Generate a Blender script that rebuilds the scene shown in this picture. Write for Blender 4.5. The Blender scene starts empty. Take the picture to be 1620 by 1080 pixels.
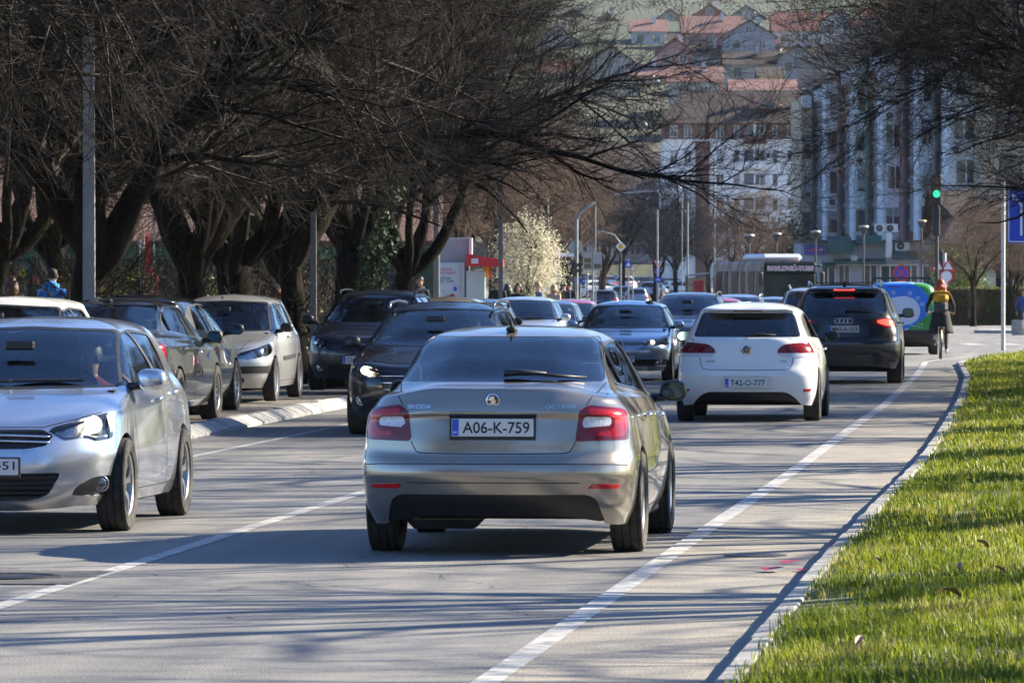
import bpy, bmesh, math, random
import numpy as np
from mathutils import Vector, Matrix
from mathutils.bvhtree import BVHTree

SC = bpy.context.scene
COL = SC.collection
RAD = math.radians

# ------------------------------------------------------------------ camera, light
CAM_H = 1.77            # the photographer's eye height above the road
FPX = 9000.0            # focal length in pixels of the 1620 px wide photograph
HOR = 440.0             # row of the horizon
cam_data = bpy.data.cameras.new('camera')
cam = bpy.data.objects.new('camera', cam_data)
COL.objects.link(cam)
cam.location = (0, 0, CAM_H)
cam.rotation_euler = (math.pi / 2 - math.atan(100.0 / FPX), 0, 0)
cam_data.sensor_width = 36.0
cam_data.lens = 36.0 * FPX / 1620.0
cam_data.clip_start = 0.5
cam_data.clip_end = 6000
cam_data.dof.use_dof = True
cam_data.dof.focus_distance = 46.0
cam_data.dof.aperture_fstop = 17.0
SC.camera = cam

SUN_EL, SUN_AZ = RAD(27.0), RAD(69.0)     # azimuth clockwise from +Y (the view direction)
sun_dir = Vector((math.sin(SUN_AZ) * math.cos(SUN_EL), math.cos(SUN_AZ) * math.cos(SUN_EL), math.sin(SUN_EL)))
world = bpy.data.worlds.new('World')
SC.world = world
world.use_nodes = True
_nt = world.node_tree
_sky = _nt.nodes.new('ShaderNodeTexSky')
_sky.sky_type = 'NISHITA'
_sky.sun_disc = False
_sky.sun_elevation = SUN_EL
_sky.sun_rotation = SUN_AZ
_sky.air_density = 1.0
_sky.dust_density = 0.4
_sky.ozone_density = 3.0
_bg = _nt.nodes['Background']
_bg.inputs['Strength'].default_value = 0.06
_tint = _nt.nodes.new('ShaderNodeMix'); _tint.data_type = 'RGBA'; _tint.blend_type = 'MULTIPLY'
_tint.inputs['Factor'].default_value = 1.0; _tint.inputs['B'].default_value = (.72, .90, 1.17, 1)      # a clear blue spring sky
_nt.links.new(_sky.outputs[0], _tint.inputs['A']); _nt.links.new(_tint.outputs['Result'], _bg.inputs['Color'])
sun_data = bpy.data.lights.new('sun', 'SUN')
sun_data.energy = 5.0
sun_data.angle = RAD(0.5)
sun_data.color = (1.0, 0.89, 0.70)
sun = bpy.data.objects.new('sun', sun_data)
COL.objects.link(sun)
sun.location = sun_dir * 60
sun.rotation_euler = sun_dir.to_track_quat('Z', 'Y').to_euler()

SC.view_settings.view_transform = 'Standard'
SC.view_settings.look = 'None'
SC.view_settings.exposure = 1.92
SC.view_settings.gamma = 1.0
SC.cycles.use_denoising = True
SC.cycles.max_bounces = 8
SC.cycles.diffuse_bounces = 3
SC.cycles.glossy_bounces = 4
SC.cycles.transmission_bounces = 4
SC.cycles.transparent_max_bounces = 24
SC.cycles.sample_clamp_indirect = 6.0
SC.cycles.caustics_reflective = False
SC.cycles.caustics_refractive = False
# ------------------------------------------------------------------ helpers
def gz(y):
    """height of the road surface at distance y"""
    return float(np.interp(y, [0, 75, 100, 140, 165, 260, 320, 560, 700, 5000],
                           [0, 0, -0.03, -0.12, -0.2, -0.4, -0.4, 0.5, 0.8, 0.8]))

def px(x, y, Y):
    """point seen at photograph pixel x, y at distance Y"""
    return Vector(((x - 810.0) / FPX * Y, Y, CAM_H - (y - HOR) / FPX * Y))

def pxx(x, Y):
    return (x - 810.0) / FPX * Y

def tag(o, label=None, cat=None, group=None, kind=None):
    if label: o['label'] = label
    if cat: o['category'] = cat
    if group: o['group'] = group
    if kind: o['kind'] = kind
    return o

def empty(name, loc=(0, 0, 0), rz=0.0, label=None, cat=None, group=None):
    o = bpy.data.objects.new(name, None)
    o.empty_display_size = 0.3
    COL.objects.link(o)
    o.location = loc
    o.rotation_euler = (0, 0, rz)
    tag(o, label, cat, group)
    return o

def link_mesh(name, me, mat=None, parent=None, loc=None):
    o = bpy.data.objects.new(name, me)
    COL.objects.link(o)
    if mat is not None and len(me.materials) == 0:
        me.materials.append(mat)
    if parent is not None:
        o.parent = parent
    if loc is not None:
        o.location = loc
    return o

def np_mesh(name, V, F, smooth=True):
    """mesh from an (n,3) vertex array and an (m,3) or (m,4) face array"""
    V = np.asarray(V, dtype=np.float32); F = np.asarray(F, dtype=np.int32)
    me = bpy.data.meshes.new(name)
    k = F.shape[1]
    me.vertices.add(len(V)); me.vertices.foreach_set('co', V.ravel())
    me.loops.add(F.size); me.loops.foreach_set('vertex_index', F.ravel())
    me.polygons.add(len(F))
    me.polygons.foreach_set('loop_start', np.arange(0, F.size, k, dtype=np.int32))
    me.polygons.foreach_set('loop_total', np.full(len(F), k, dtype=np.int32))
    if smooth:
        me.polygons.foreach_set('use_smooth', np.ones(len(F), dtype=bool))
    me.update(calc_edges=True)
    return me

class MB:
    """collects simple shapes into one mesh"""
    def __init__(s):
        s.v = []; s.f = []
    def add(s, verts, faces):
        n = len(s.v)
        s.v.extend([tuple(p) for p in verts])
        s.f.extend([tuple(i + n for i in f) for f in faces])
        return s
    def box(s, c, d, rz=0.0, ry=0.0, rx=0.0, bev=0.0):
        hx, hy, hz = d[0] / 2, d[1] / 2, d[2] / 2
        M = Matrix.Rotation(rz, 3, 'Z') @ Matrix.Rotation(ry, 3, 'Y') @ Matrix.Rotation(rx, 3, 'X')
        c = Vector(c)
        if bev <= 0:
            P = [(-hx, -hy, -hz), (hx, -hy, -hz), (hx, hy, -hz), (-hx, hy, -hz), (-hx, -hy, hz), (hx, -hy, hz), (hx, hy, hz), (-hx, hy, hz)]
            F = [(3, 2, 1, 0), (4, 5, 6, 7), (0, 1, 5, 4), (1, 2, 6, 5), (2, 3, 7, 6), (3, 0, 4, 7)]
        else:
            b = min(bev, hx * .95, hy * .95, hz * .95)
            P = []; F = []
            for sx in (-1, 1):
                for sy in (-1, 1):
                    for sz in (-1, 1):
                        P += [(sx * hx, sy * (hy - b), sz * (hz - b)), (sx * (hx - b), sy * hy, sz * (hz - b)), (sx * (hx - b), sy * (hy - b), sz * hz)]
            bm = bmesh.new()
            for p in P: bm.verts.new(p)
            bmesh.ops.convex_hull(bm, input=bm.verts)
            bmesh.ops.dissolve_limit(bm, angle_limit=0.02, verts=bm.verts, edges=bm.edges)
            bm.verts.index_update()
            P = [v.co.copy() for v in bm.verts]; F = [[v.index for v in f.verts] for f in bm.faces]
            bm.free()
        return s.add([M @ Vector(p) + c for p in P], F)
    def quad(s, a, b, c, d):
        return s.add([a, b, c, d], [(0, 1, 2, 3)])
    def cyl(s, p0, p1, r0, r1=None, n=10, caps=True):
        return s.tube([p0, p1], [r0, r0 if r1 is None else r1], n, caps)
    def tube(s, pts, radii, n=8, caps=True):
        pts = [Vector(p) for p in pts]
        if not hasattr(radii, '__len__'): radii = [radii] * len(pts)
        V = []; F = []
        ref = None
        for i, p in enumerate(pts):
            a = pts[max(i - 1, 0)]; b = pts[min(i + 1, len(pts) - 1)]
            t = (b - a).normalized()
            if ref is None:
                ref = Vector((0, 0, 1)) if abs(t.z) < .9 else Vector((1, 0, 0))
            u = (ref - t * ref.dot(t))
            if u.length < 1e-5: u = t.orthogonal()
            u.normalize(); w = t.cross(u); ref = u
            for k in range(n):
                an = 2 * math.pi * k / n
                V.append(p + (u * math.cos(an) + w * math.sin(an)) * radii[i])
        for i in range(len(pts) - 1):
            for k in range(n):
                k2 = (k + 1) % n
                F.append((i * n + k, i * n + k2, (i + 1) * n + k2, (i + 1) * n + k))
        if caps:
            F.append(tuple(range(n - 1, -1, -1))); F.append(tuple((len(pts) - 1) * n + k for k in range(n)))
        return s.add(V, F)
    def lathe(s, prof, c=(0, 0, 0), axis='Z', n=24):
        """prof: list of (r, h)"""
        V = []; F = []; c = Vector(c)
        for r, h in prof:
            for k in range(n):
                a = 2 * math.pi * k / n
                p = (r * math.cos(a), r * math.sin(a), h)
                if axis == 'X': p = (p[2], p[0], p[1])
                elif axis == 'Y': p = (p[0], -p[2], p[1])
                V.append(Vector(p) + c)
        for i in range(len(prof) - 1):
            for k in range(n):
                k2 = (k + 1) % n
                F.append((i * n + k, i * n + k2, (i + 1) * n + k2, (i + 1) * n + k))
        return s.add(V, F)
    def ball(s, c, r, n=12, m=8):
        if not hasattr(r, '__len__'): r = (r, r, r)
        V = []; F = []
        for i in range(m + 1):
            th = math.pi * i / m
            for k in range(n):
                a = 2 * math.pi * k / n
                V.append((c[0] + r[0] * math.sin(th) * math.cos(a), c[1] + r[1] * math.sin(th) * math.sin(a), c[2] + r[2] * math.cos(th)))
        for i in range(m):
            for k in range(n):
                k2 = (k + 1) % n
                F.append((i * n + k, (i + 1) * n + k, (i + 1) * n + k2, i * n + k2))
        return s.add(V, F)
    def prism(s, poly, a, b, plane='xz'):
        """poly in a plane, extruded along the third axis from a to b"""
        def P(p, h):
            if plane == 'xz': return (p[0], h, p[1])
            if plane == 'yz': return (h, p[0], p[1])
            return (p[0], p[1], h)
        n = len(poly)
        V = [P(p, a) for p in poly] + [P(p, b) for p in poly]
        F = [tuple(range(n)), tuple(range(2 * n - 1, n - 1, -1))]
        for k in range(n):
            k2 = (k + 1) % n
            F.append((k, n + k, n + k2, k2))
        return s.add(V, F)
    def build(s, name, mat=None, parent=None, smooth=False, loc=None, fix=False):
        me = bpy.data.meshes.new(name)
        me.from_pydata(s.v, [], s.f)
        if fix or smooth:
            bm = bmesh.new(); bm.from_mesh(me)
            bmesh.ops.recalc_face_normals(bm, faces=bm.faces)
            bm.to_mesh(me); bm.free()
        if smooth:
            for p in me.polygons: p.use_smooth = True
            if smooth == 'auto':
                try: me.set_sharp_from_angle(angle=RAD(38))
                except Exception: pass
        me.update()
        return link_mesh(name, me, mat, parent, loc)

def copy_tree(o, parent=None):
    c = o.copy()
    COL.objects.link(c)
    if parent is not None: c.parent = parent
    for ch in o.children:
        copy_tree(ch, c)
    return c

_fontcache = {}
def text_mesh(txt, width=None, height=None, extrude=0.0, bold=0.0):
    """flat lettering in the x/z plane, facing -y, centred on the origin"""
    key = (txt, width, height, extrude, bold)
    if key in _fontcache: return _fontcache[key]
    cu = bpy.data.curves.new('lettering', 'FONT')
    cu.body = txt; cu.size = 1.0; cu.extrude = 0.0; cu.offset = bold; cu.resolution_u = 3
    ob = bpy.data.objects.new('lettering', cu)
    COL.objects.link(ob)
    dg = bpy.context.evaluated_depsgraph_get()
    me = bpy.data.meshes.new_from_object(ob.evaluated_get(dg))
    bpy.data.objects.remove(ob); bpy.data.curves.remove(cu)
    n = len(me.vertices)
    co = np.zeros(n * 3, dtype=np.float32); me.vertices.foreach_get('co', co); co = co.reshape(-1, 3)
    mn = co.min(0); mx = co.max(0); c = (mn + mx) / 2; d = mx - mn
    sy = (height / d[1]) if height else None
    sx = (width / d[0]) if width else None
    sx = sx or sy; sy = sy or sx
    out = np.zeros_like(co)
    out[:, 0] = (co[:, 0] - c[0]) * sx; out[:, 2] = (co[:, 1] - c[1]) * sy
    me.vertices.foreach_set('co', out.ravel())
    me.materials.clear()
    me.update()
    _fontcache[key] = me
    return me

# ------------------------------------------------------------------ materials
MATS = {}
def nodemat(name):
    m = bpy.data.materials.new(name)
    m.use_nodes = True
    nt = m.node_tree
    return m, nt, nt.nodes['Principled BSDF']

def mat(name, col, rough=0.6, metal=0.0, spec=0.5, noise=0.0, scale=6.0, bump=0.0, bscale=40.0, coat=0.0, emit=None, estr=0.0, col2=None, detail=4.0, transl=0.0):
    """principled material with optional noise variation of its colour and relief"""
    if name in MATS: return MATS[name]
    m, nt, b = nodemat(name)
    N = nt.nodes.new; Lk = nt.links.new
    b.inputs['Base Color'].default_value = (*col, 1)
    b.inputs['Roughness'].default_value = rough
    b.inputs['Metallic'].default_value = metal
    b.inputs['Specular IOR Level'].default_value = spec
    if coat:
        b.inputs['Coat Weight'].default_value = coat
        b.inputs['Coat Roughness'].default_value = 0.04
    if emit:
        b.inputs['Emission Color'].default_value = (*emit, 1)
        b.inputs['Emission Strength'].default_value = estr
    if noise or bump:
        tc = N('ShaderNodeTexCoord')
    if noise:
        nz = N('ShaderNodeTexNoise'); nz.inputs['Scale'].default_value = scale; nz.inputs['Detail'].default_value = detail
        Lk(tc.outputs['Object'], nz.inputs['Vector'])
        mx = N('ShaderNodeMix'); mx.data_type = 'RGBA'
        c2 = col2 or tuple(c * (1 - noise) for c in col)
        mx.inputs['A'].default_value = (*col, 1); mx.inputs['B'].default_value = (*c2, 1)
        mr = N('ShaderNodeMapRange'); mr.inputs[1].default_value = .35; mr.inputs[2].default_value = .65
        Lk(nz.outputs['Fac'], mr.inputs[0]); Lk(mr.outputs[0], mx.inputs['Factor'])
        Lk(mx.outputs['Result'], b.inputs['Base Color'])
    if bump:
        nb = N('ShaderNodeTexNoise'); nb.inputs['Scale'].default_value = bscale; nb.inputs['Detail'].default_value = 5
        Lk(tc.outputs['Object'], nb.inputs['Vector'])
        bp = N('ShaderNodeBump'); bp.inputs['Strength'].default_value = bump; bp.inputs['Distance'].default_value = 0.02
        Lk(nb.outputs['Fac'], bp.inputs['Height']); Lk(bp.outputs['Normal'], b.inputs['Normal'])
    MATS[name] = m
    return m

def paint(name, col, metal=0.55, rough=0.32, dirt=0.12):
    """car lacquer: flaked base under a clear coat, with a thin film of road dust"""
    if name in MATS: return MATS[name]
    m, nt, b = nodemat(name)
    N = nt.nodes.new; Lk = nt.links.new
    tc = N('ShaderNodeTexCoord')
    n1 = N('ShaderNodeTexNoise'); n1.inputs['Scale'].default_value = 1.7; n1.inputs['Detail'].default_value = 6
    n2 = N('ShaderNodeTexNoise'); n2.inputs['Scale'].default_value = 900; n2.inputs['Detail'].default_value = 1
    Lk(tc.outputs['Object'], n1.inputs['Vector']); Lk(tc.outputs['Object'], n2.inputs['Vector'])
    sp = N('ShaderNodeSeparateXYZ'); Lk(tc.outputs['Object'], sp.inputs[0])
    hr = N('ShaderNodeMapRange'); hr.inputs[1].default_value = 0.2; hr.inputs[2].default_value = 0.95; hr.inputs[3].default_value = 1.0; hr.inputs[4].default_value = 0.35
    Lk(sp.outputs['Z'], hr.inputs[0])
    mu = N('ShaderNodeMath'); mu.operation = 'MULTIPLY'; Lk(n1.outputs['Fac'], mu.inputs[0]); Lk(hr.outputs[0], mu.inputs[1])
    mu2 = N('ShaderNodeMath'); mu2.operation = 'MULTIPLY'; mu2.inputs[1].default_value = dirt * 2; Lk(mu.outputs[0], mu2.inputs[0])
    fl = N('ShaderNodeMix'); fl.data_type = 'RGBA'
    fl.inputs['A'].default_value = (*[c * .88 for c in col], 1); fl.inputs['B'].default_value = (*[min(1, c * 1.12) for c in col], 1)
    Lk(n2.outputs['Fac'], fl.inputs['Factor'])
    mx = N('ShaderNodeMix'); mx.data_type = 'RGBA'; mx.inputs['B'].default_value = (.24, .21, .17, 1)
    Lk(fl.outputs['Result'], mx.inputs['A']); Lk(mu2.outputs[0], mx.inputs['Factor'])
    Lk(mx.outputs['Result'], b.inputs['Base Color'])
    b.inputs['Metallic'].default_value = metal
    b.inputs['Roughness'].default_value = rough
    b.inputs['Coat Weight'].default_value = 0.9
    cr = N('ShaderNodeMapRange'); cr.inputs[3].default_value = 0.008; cr.inputs[4].default_value = 0.02 + dirt * .25
    Lk(n1.outputs['Fac'], cr.inputs[0]); Lk(cr.outputs[0], b.inputs['Coat Roughness'])
    MATS[name] = m
    return m

def glass(name, tint=(.55, .62, .62), rough=0.01, ior=1.5):
    """thin pane: part mirror (Fresnel), the rest seen through"""
    if name in MATS: return MATS[name]
    m = bpy.data.materials.new(name); m.use_nodes = True
    nt = m.node_tree; N = nt.nodes.new; Lk = nt.links.new
    nt.nodes.remove(nt.nodes['Principled BSDF'])
    out = nt.nodes['Material Output']
    fr = N('ShaderNodeFresnel'); fr.inputs['IOR'].default_value = ior
    mr = N('ShaderNodeMapRange'); mr.inputs[3].default_value = 0.04; mr.inputs[4].default_value = 1.0
    Lk(fr.outputs[0], mr.inputs[0])
    tr = N('ShaderNodeBsdfTransparent'); tr.inputs[0].default_value = (*tint, 1)
    gl = N('ShaderNodeBsdfGlossy'); gl.inputs['Roughness'].default_value = rough; gl.inputs[0].default_value = (.95, .97, 1, 1)
    mx = N('ShaderNodeMixShader')
    Lk(mr.outputs[0], mx.inputs[0]); Lk(tr.outputs[0], mx.inputs[1]); Lk(gl.outputs[0], mx.inputs[2])
    Lk(mx.outputs[0], out.inputs[0])
    MATS[name] = m
    return m

BLACK = mat('black_plastic', (.018, .018, .02), .45, noise=.3, scale=12)
RUBBER = mat('tyre_rubber', (.022, .021, .02), .85, noise=.5, scale=20, col2=(.05, .045, .04), bump=.3, bscale=80)
SEAM = mat('panel_gap_black', (.008, .008, .008), .8)
CHROME = mat('chrome', (.75, .76, .78), .12, 1.0)
ALLOY = mat('alloy_wheel_silver', (.42, .43, .45), .3, .9, noise=.25, scale=15)
REDLENS = mat('red_lamp_lens', (.20, .002, .005), .15, coat=.35, noise=.35, scale=60)
REDBRIGHT = mat('bright_red_lamp_band', (.55, .004, .010), .15, coat=.5, noise=.2, scale=90)
REDLIT = mat('lit_red_brake_lamp', (.6, .02, .02), .2, coat=1.0, emit=(1, .07, .04), estr=.8)
WHITELENS = mat('clear_reverse_lens', (.72, .72, .76), .12, coat=1.0, noise=.35, scale=70)
ORANGELENS = mat('amber_lens', (.7, .22, .03), .15, coat=1.0)
DARKLENS = mat('smoked_lamp_bowl', (.12, .12, .13), .2, .7, noise=.5, scale=30)
BOWL = mat('lamp_reflector', (.55, .56, .58), .18, .9, noise=.5, scale=25)
LAMPLIT = mat('lit_headlamp_bulb', (.9, .85, .7), .3, emit=(1.0, .80, .50), estr=2.2)
PLATEWHITE = mat('number_plate_white', (.68, .68, .66), .4, noise=.08, scale=8)
PLATEBLUE = mat('number_plate_blue', (.03, .10, .55), .4)
PLATEINK = mat('number_plate_ink', (.012, .012, .014), .5)
CABIN = mat('cabin_trim', (.035, .035, .037), .8, noise=.3, scale=9)
SEAT = mat('seat_cloth', (.05, .05, .055), .9, noise=.3, scale=30)
LINER = mat('roof_liner', (.16, .16, .155), .9)
UNDER = mat('underbody_black', (.012, .011, .01), .9, noise=.5, scale=9)
CARGLASS = glass('car_window_glass', (.60, .69, .68), ior=1.75)
TINTGLASS = glass('tinted_car_glass', (.20, .23, .24), ior=1.7)
LENSGLASS = glass('headlamp_cover_glass', (.9, .92, .93))
MIRRORGLASS = mat('mirror_glass', (.05, .08, .09), .03, 1.0)
# ------------------------------------------------------------------ ground, road, kerbs
KR_Y = [-20, 24.9, 34.6, 44.25, 53.1, 61.3, 79.65, 100.5, 118]
KR_X = [-3.35, .913, 1.846, 2.83, 3.75, 4.53, 6.21, 7.98, 9.25]
def kerb_r(y): return float(np.interp(y, KR_Y, KR_X))
def kerb_l(y): return -3.47 + .0845 * (y - 63.7)
KERB_PATH = [(kerb_r(y), y) for y in np.arange(4, 118.1, 1.0)] + [(9.45, 121), (9.85, 124.5), (10.5, 129), (11.4, 134.5), (12.6, 141), (14.2, 149), (16.6, 158), (20, 166), (25, 172), (32, 176), (45, 179)]

def asphalt():
    m, nt, b = nodemat('asphalt')
    N = nt.nodes.new; Lk = nt.links.new
    tc = N('ShaderNodeTexCoord')
    mp = N('ShaderNodeMapping'); mp.inputs['Rotation'].default_value = (0, 0, .094); Lk(tc.outputs['Object'], mp.inputs[0])
    big = N('ShaderNodeTexNoise'); big.inputs['Scale'].default_value = .35; big.inputs['Detail'].default_value = 6; Lk(mp.outputs[0], big.inputs['Vector'])
    st = N('ShaderNodeMapping'); st.inputs['Scale'].default_value = (2.2, .06, 1); Lk(mp.outputs[0], st.inputs[0])
    strk = N('ShaderNodeTexNoise'); strk.inputs['Scale'].default_value = 1.0; strk.inputs['Detail'].default_value = 5; Lk(st.outputs[0], strk.inputs['Vector'])
    fine = N('ShaderNodeTexNoise'); fine.inputs['Scale'].default_value = 90; fine.inputs['Detail'].default_value = 4; Lk(mp.outputs[0], fine.inputs['Vector'])
    vor = N('ShaderNodeTexVoronoi'); vor.inputs['Scale'].default_value = 110; Lk(mp.outputs[0], vor.inputs['Vector'])
    cr = N('ShaderNodeValToRGB'); cr.color_ramp.elements[0].position = .3; cr.color_ramp.elements[0].color = (.165, .165, .166, 1); cr.color_ramp.elements[1].position = .75; cr.color_ramp.elements[1].color = (.245, .242, .236, 1)
    Lk(big.outputs['Fac'], cr.inputs[0])
    m1 = N('ShaderNodeMix'); m1.data_type = 'RGBA'; m1.blend_type = 'MULTIPLY'; m1.inputs['Factor'].default_value = .55
    c2 = N('ShaderNodeValToRGB'); c2.color_ramp.elements[0].position = .35; c2.color_ramp.elements[0].color = (.62, .62, .63, 1); c2.color_ramp.elements[1].position = .65; c2.color_ramp.elements[1].color = (1.15, 1.12, 1.06, 1)
    Lk(strk.outputs['Fac'], c2.inputs[0]); Lk(cr.outputs[0], m1.inputs['A']); Lk(c2.outputs[0], m1.inputs['B'])
    m2 = N('ShaderNodeMix'); m2.data_type = 'RGBA'; m2.blend_type = 'MULTIPLY'; m2.inputs['Factor'].default_value = .8
    c3 = N('ShaderNodeValToRGB'); c3.color_ramp.elements[0].position = .25; c3.color_ramp.elements[0].color = (.45, .45, .45, 1); c3.color_ramp.elements[1].position = .7; c3.color_ramp.elements[1].color = (1.3, 1.28, 1.24, 1)
    Lk(fine.outputs['Fac'], c3.inputs[0]); Lk(m1.outputs['Result'], m2.inputs['A']); Lk(c3.outputs[0], m2.inputs['B'])
    # thin cracks
    ck = N('ShaderNodeTexVoronoi'); ck.feature = 'DISTANCE_TO_EDGE'; ck.inputs['Scale'].default_value = .28
    wob = N('ShaderNodeTexNoise'); wob.inputs['Scale'].default_value = 1.4; Lk(mp.outputs[0], wob.inputs['Vector'])
    ad = N('ShaderNodeMix'); ad.data_type = 'RGBA'; ad.blend_type = 'ADD'; ad.inputs['Factor'].default_value = 1.2; Lk(mp.outputs[0], ad.inputs['A']); Lk(wob.outputs['Color'], ad.inputs['B'])
    Lk(ad.outputs['Result'], ck.inputs['Vector'])
    lt = N('ShaderNodeMath'); lt.operation = 'LESS_THAN'; lt.inputs[1].default_value = .003; Lk(ck.outputs['Distance'], lt.inputs[0])
    m3 = N('ShaderNodeMix'); m3.data_type = 'RGBA'; m3.inputs['B'].default_value = (.035, .034, .033, 1)
    mu = N('ShaderNodeMath'); mu.operation = 'MULTIPLY'; mu.inputs[1].default_value = .7; Lk(lt.outputs[0], mu.inputs[0])
    Lk(mu.outputs[0], m3.inputs['Factor']); Lk(m2.outputs['Result'], m3.inputs['A'])
    Lk(m3.outputs['Result'], b.inputs['Base Color'])
    b.inputs['Roughness'].default_value = .78
    b.inputs['Specular IOR Level'].default_value = .35
    bp = N('ShaderNodeBump'); bp.inputs['Strength'].default_value = .6; bp.inputs['Distance'].default_value = .006
    Lk(vor.outputs['Distance'], bp.inputs['Height']); Lk(bp.outputs['Normal'], b.inputs['Normal'])
    return m
ASPHALT = asphalt()

def sheet(name, left, right, ys, dz, material, kind='structure', nx=2, parent=None):
    """strip of ground between two edge functions of y"""
    V = []; F = []
    for y in ys:
        a, b = left(y), right(y)
        for k in range(nx):
            V.append((a + (b - a) * k / (nx - 1), y, gz(y) + (dz(y) if callable(dz) else dz)))
    for i in range(len(ys) - 1):
        for k in range(nx - 1):
            a = i * nx + k
            F.append((a, a + 1, a + nx + 1, a + nx))
    m = MB(); m.add(V, F)
    o = m.build(name, material, parent)
    if kind: o['kind'] = kind
    return o
ysl = list(np.arange(-20, 160, 5.0)) + [165, 180, 200, 230, 260, 290, 320, 360, 400, 480, 560, 640, 700, 800]
EARTH = mat('packed_earth', (.16, .135, .105), .95, noise=.45, scale=.6, bump=.4, bscale=6, detail=8)
sheet('ground', lambda y: -700, lambda y: 700, [-60] + ysl + [1000, 1500, 2500], -.06, EARTH)
sheet('road', lambda y: kerb_l(y) - .02 if y < 185 else kerb_l(185) - (y - 185) * .3, lambda y: kerb_r(y) if y <= 118 else (60 if y < 232 else 34), [y for y in ysl if y <= 118] + [118, 118.01] + [y for y in ysl if 118 < y <= 640], 0.0, ASPHALT)
def shoulder_l(y): return float(np.interp(y, [-20, 0, 24.9, 40.8, 51.4, 63.7, 79.65, 105, 119], [-4.7, -2.6, -.11, 1.45, 2.51, 3.68, 5.22, 7.45, 8.6])) + .02
sheet('road_shoulder', shoulder_l, kerb_r, [y for y in ysl if y <= 115] + [118], .0035, mat('dusty_shoulder', (.265, .24, .20), .9, noise=.35, scale=2.2, col2=(.195, .185, .17), bump=.5, bscale=60, detail=9))
COBBLE = mat('cobble_setts', (.20, .18, .155), .85, noise=.55, scale=9, bump=1.0, bscale=14)
def strip_dz(y): return float(np.interp(y, [0, 80, 92, 200], [.10, .10, .012, .012]))
sheet('parking_strip', lambda y: kerb_l(y) - 2.75, lambda y: kerb_l(y) - .26, [y for y in ysl if 10 <= y <= 180], strip_dz, COBBLE)
PAVE = mat('paving', (.27, .25, .225), .85, noise=.3, scale=2.5, bump=.3, bscale=10)
sheet('pavement', lambda y: kerb_l(y) - 14, lambda y: kerb_l(y) - 2.76, [y for y in ysl if 10 <= y <= 180], .13, PAVE)
SOIL = mat('verge_soil', (.075, .075, .03), .95, noise=.5, scale=5, bump=.6, bscale=20, col2=(.05, .07, .018))
V = []; F = []
for i, (x, y) in enumerate(KERB_PATH):
    a = KERB_PATH[max(i - 1, 0)]; b = KERB_PATH[min(i + 1, len(KERB_PATH) - 1)]
    t = Vector((b[0] - a[0], b[1] - a[1])).normalized(); n = Vector((t.y, -t.x))
    for d, h in ((.10, .055), (.5, .075), (1.2, .09), (2.4, .09), (6, .09)):
        xx, yy = (x + n.x * d, y + n.y * d)
        if y > 118: yy = min(yy, y); 
        V.append((xx, yy, gz(y) + h))
    if i:
        q = (i - 1) * 5
        for k in range(4): F.append((q + k, q + k + 1, q + k + 6, q + k + 5))
m = MB(); m.add(V, F); o = m.build('verge', SOIL); o['kind'] = 'structure'
sheet('verge_field', lambda y: kerb_r(y) + 5.0 if y < 118 else 14 + (y - 118) * .3, lambda y: 60, [y for y in ysl if y < 165], .06, SOIL)

# kerb stones
CONC = mat('kerb_concrete', (.36, .355, .34), .85, noise=.35, scale=5, bump=.4, bscale=30)
WHITEKERB = mat('whitewashed_kerb', (.44, .43, .41), .8, noise=.35, scale=6, bump=.3, bscale=25)
def kerb_stone_mesh(slant):
    m = MB()
    if slant: prof = [(0, -.1), (0, .035), (.16, .125), (.26, .125), (.26, -.1)]
    else: prof = [(0, -.1), (0, .045), (.025, .068), (.11, .072), (.12, .066), (.12, -.1)]
    L = .496
    n = len(prof)
    V = [(p[0], -L, p[1]) for p in prof] + [(p[0], L, p[1]) for p in prof]
    F = [(k, k + 1, n + k + 1, n + k) for k in range(n - 1)] + [tuple(range(n - 1, -1, -1)), tuple(range(n, 2 * n))]
    m.add(V, F)
    o = m.build('kerb_stone', WHITEKERB if slant else CONC, fix=True); me = o.data
    bpy.data.objects.remove(o)
    return me
rnd = random.Random(5)
ks = kerb_stone_mesh(False)
root = empty('verge_kerb', (0, 0, 0)); root['kind'] = 'structure'
acc = 0
P = [Vector(p) for p in KERB_PATH]
for i in range(len(P) - 1):
    seg = P[i + 1] - P[i]; n = max(1, round(seg.length))
    for k in range(n):
        c = P[i] + seg * ((k + .5) / n)
        if c.y < 18 or c.x > 24: continue
        o = link_mesh('kerb_stone', ks, None, root)
        o.location = (c.x + rnd.uniform(-.006, .006), c.y, gz(c.y) + rnd.uniform(-.006, .004))
        o.rotation_euler = (rnd.uniform(-.004, .004), rnd.uniform(-.015, .015), -math.atan2(seg.x, seg.y) + rnd.uniform(-.005, .005))
        o.scale = (1, seg.length / n, 1)
ks = kerb_stone_mesh(True)
root = empty('parking_kerb', (0, 0, 0)); root['kind'] = 'structure'
for y in np.arange(28.5, 175, 1.0):
    o = link_mesh('kerb_stone', ks, None, root)
    o.location = (kerb_l(y) + rnd.uniform(-.01, .01), y, gz(y) + rnd.uniform(-.008, .008) + strip_dz(y) - .10)
    o.scale = (-1, 1, 1)
    o.rotation_euler = (rnd.uniform(-.006, .006), rnd.uniform(-.02, .02), -.0845 + rnd.uniform(-.01, .01))

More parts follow.
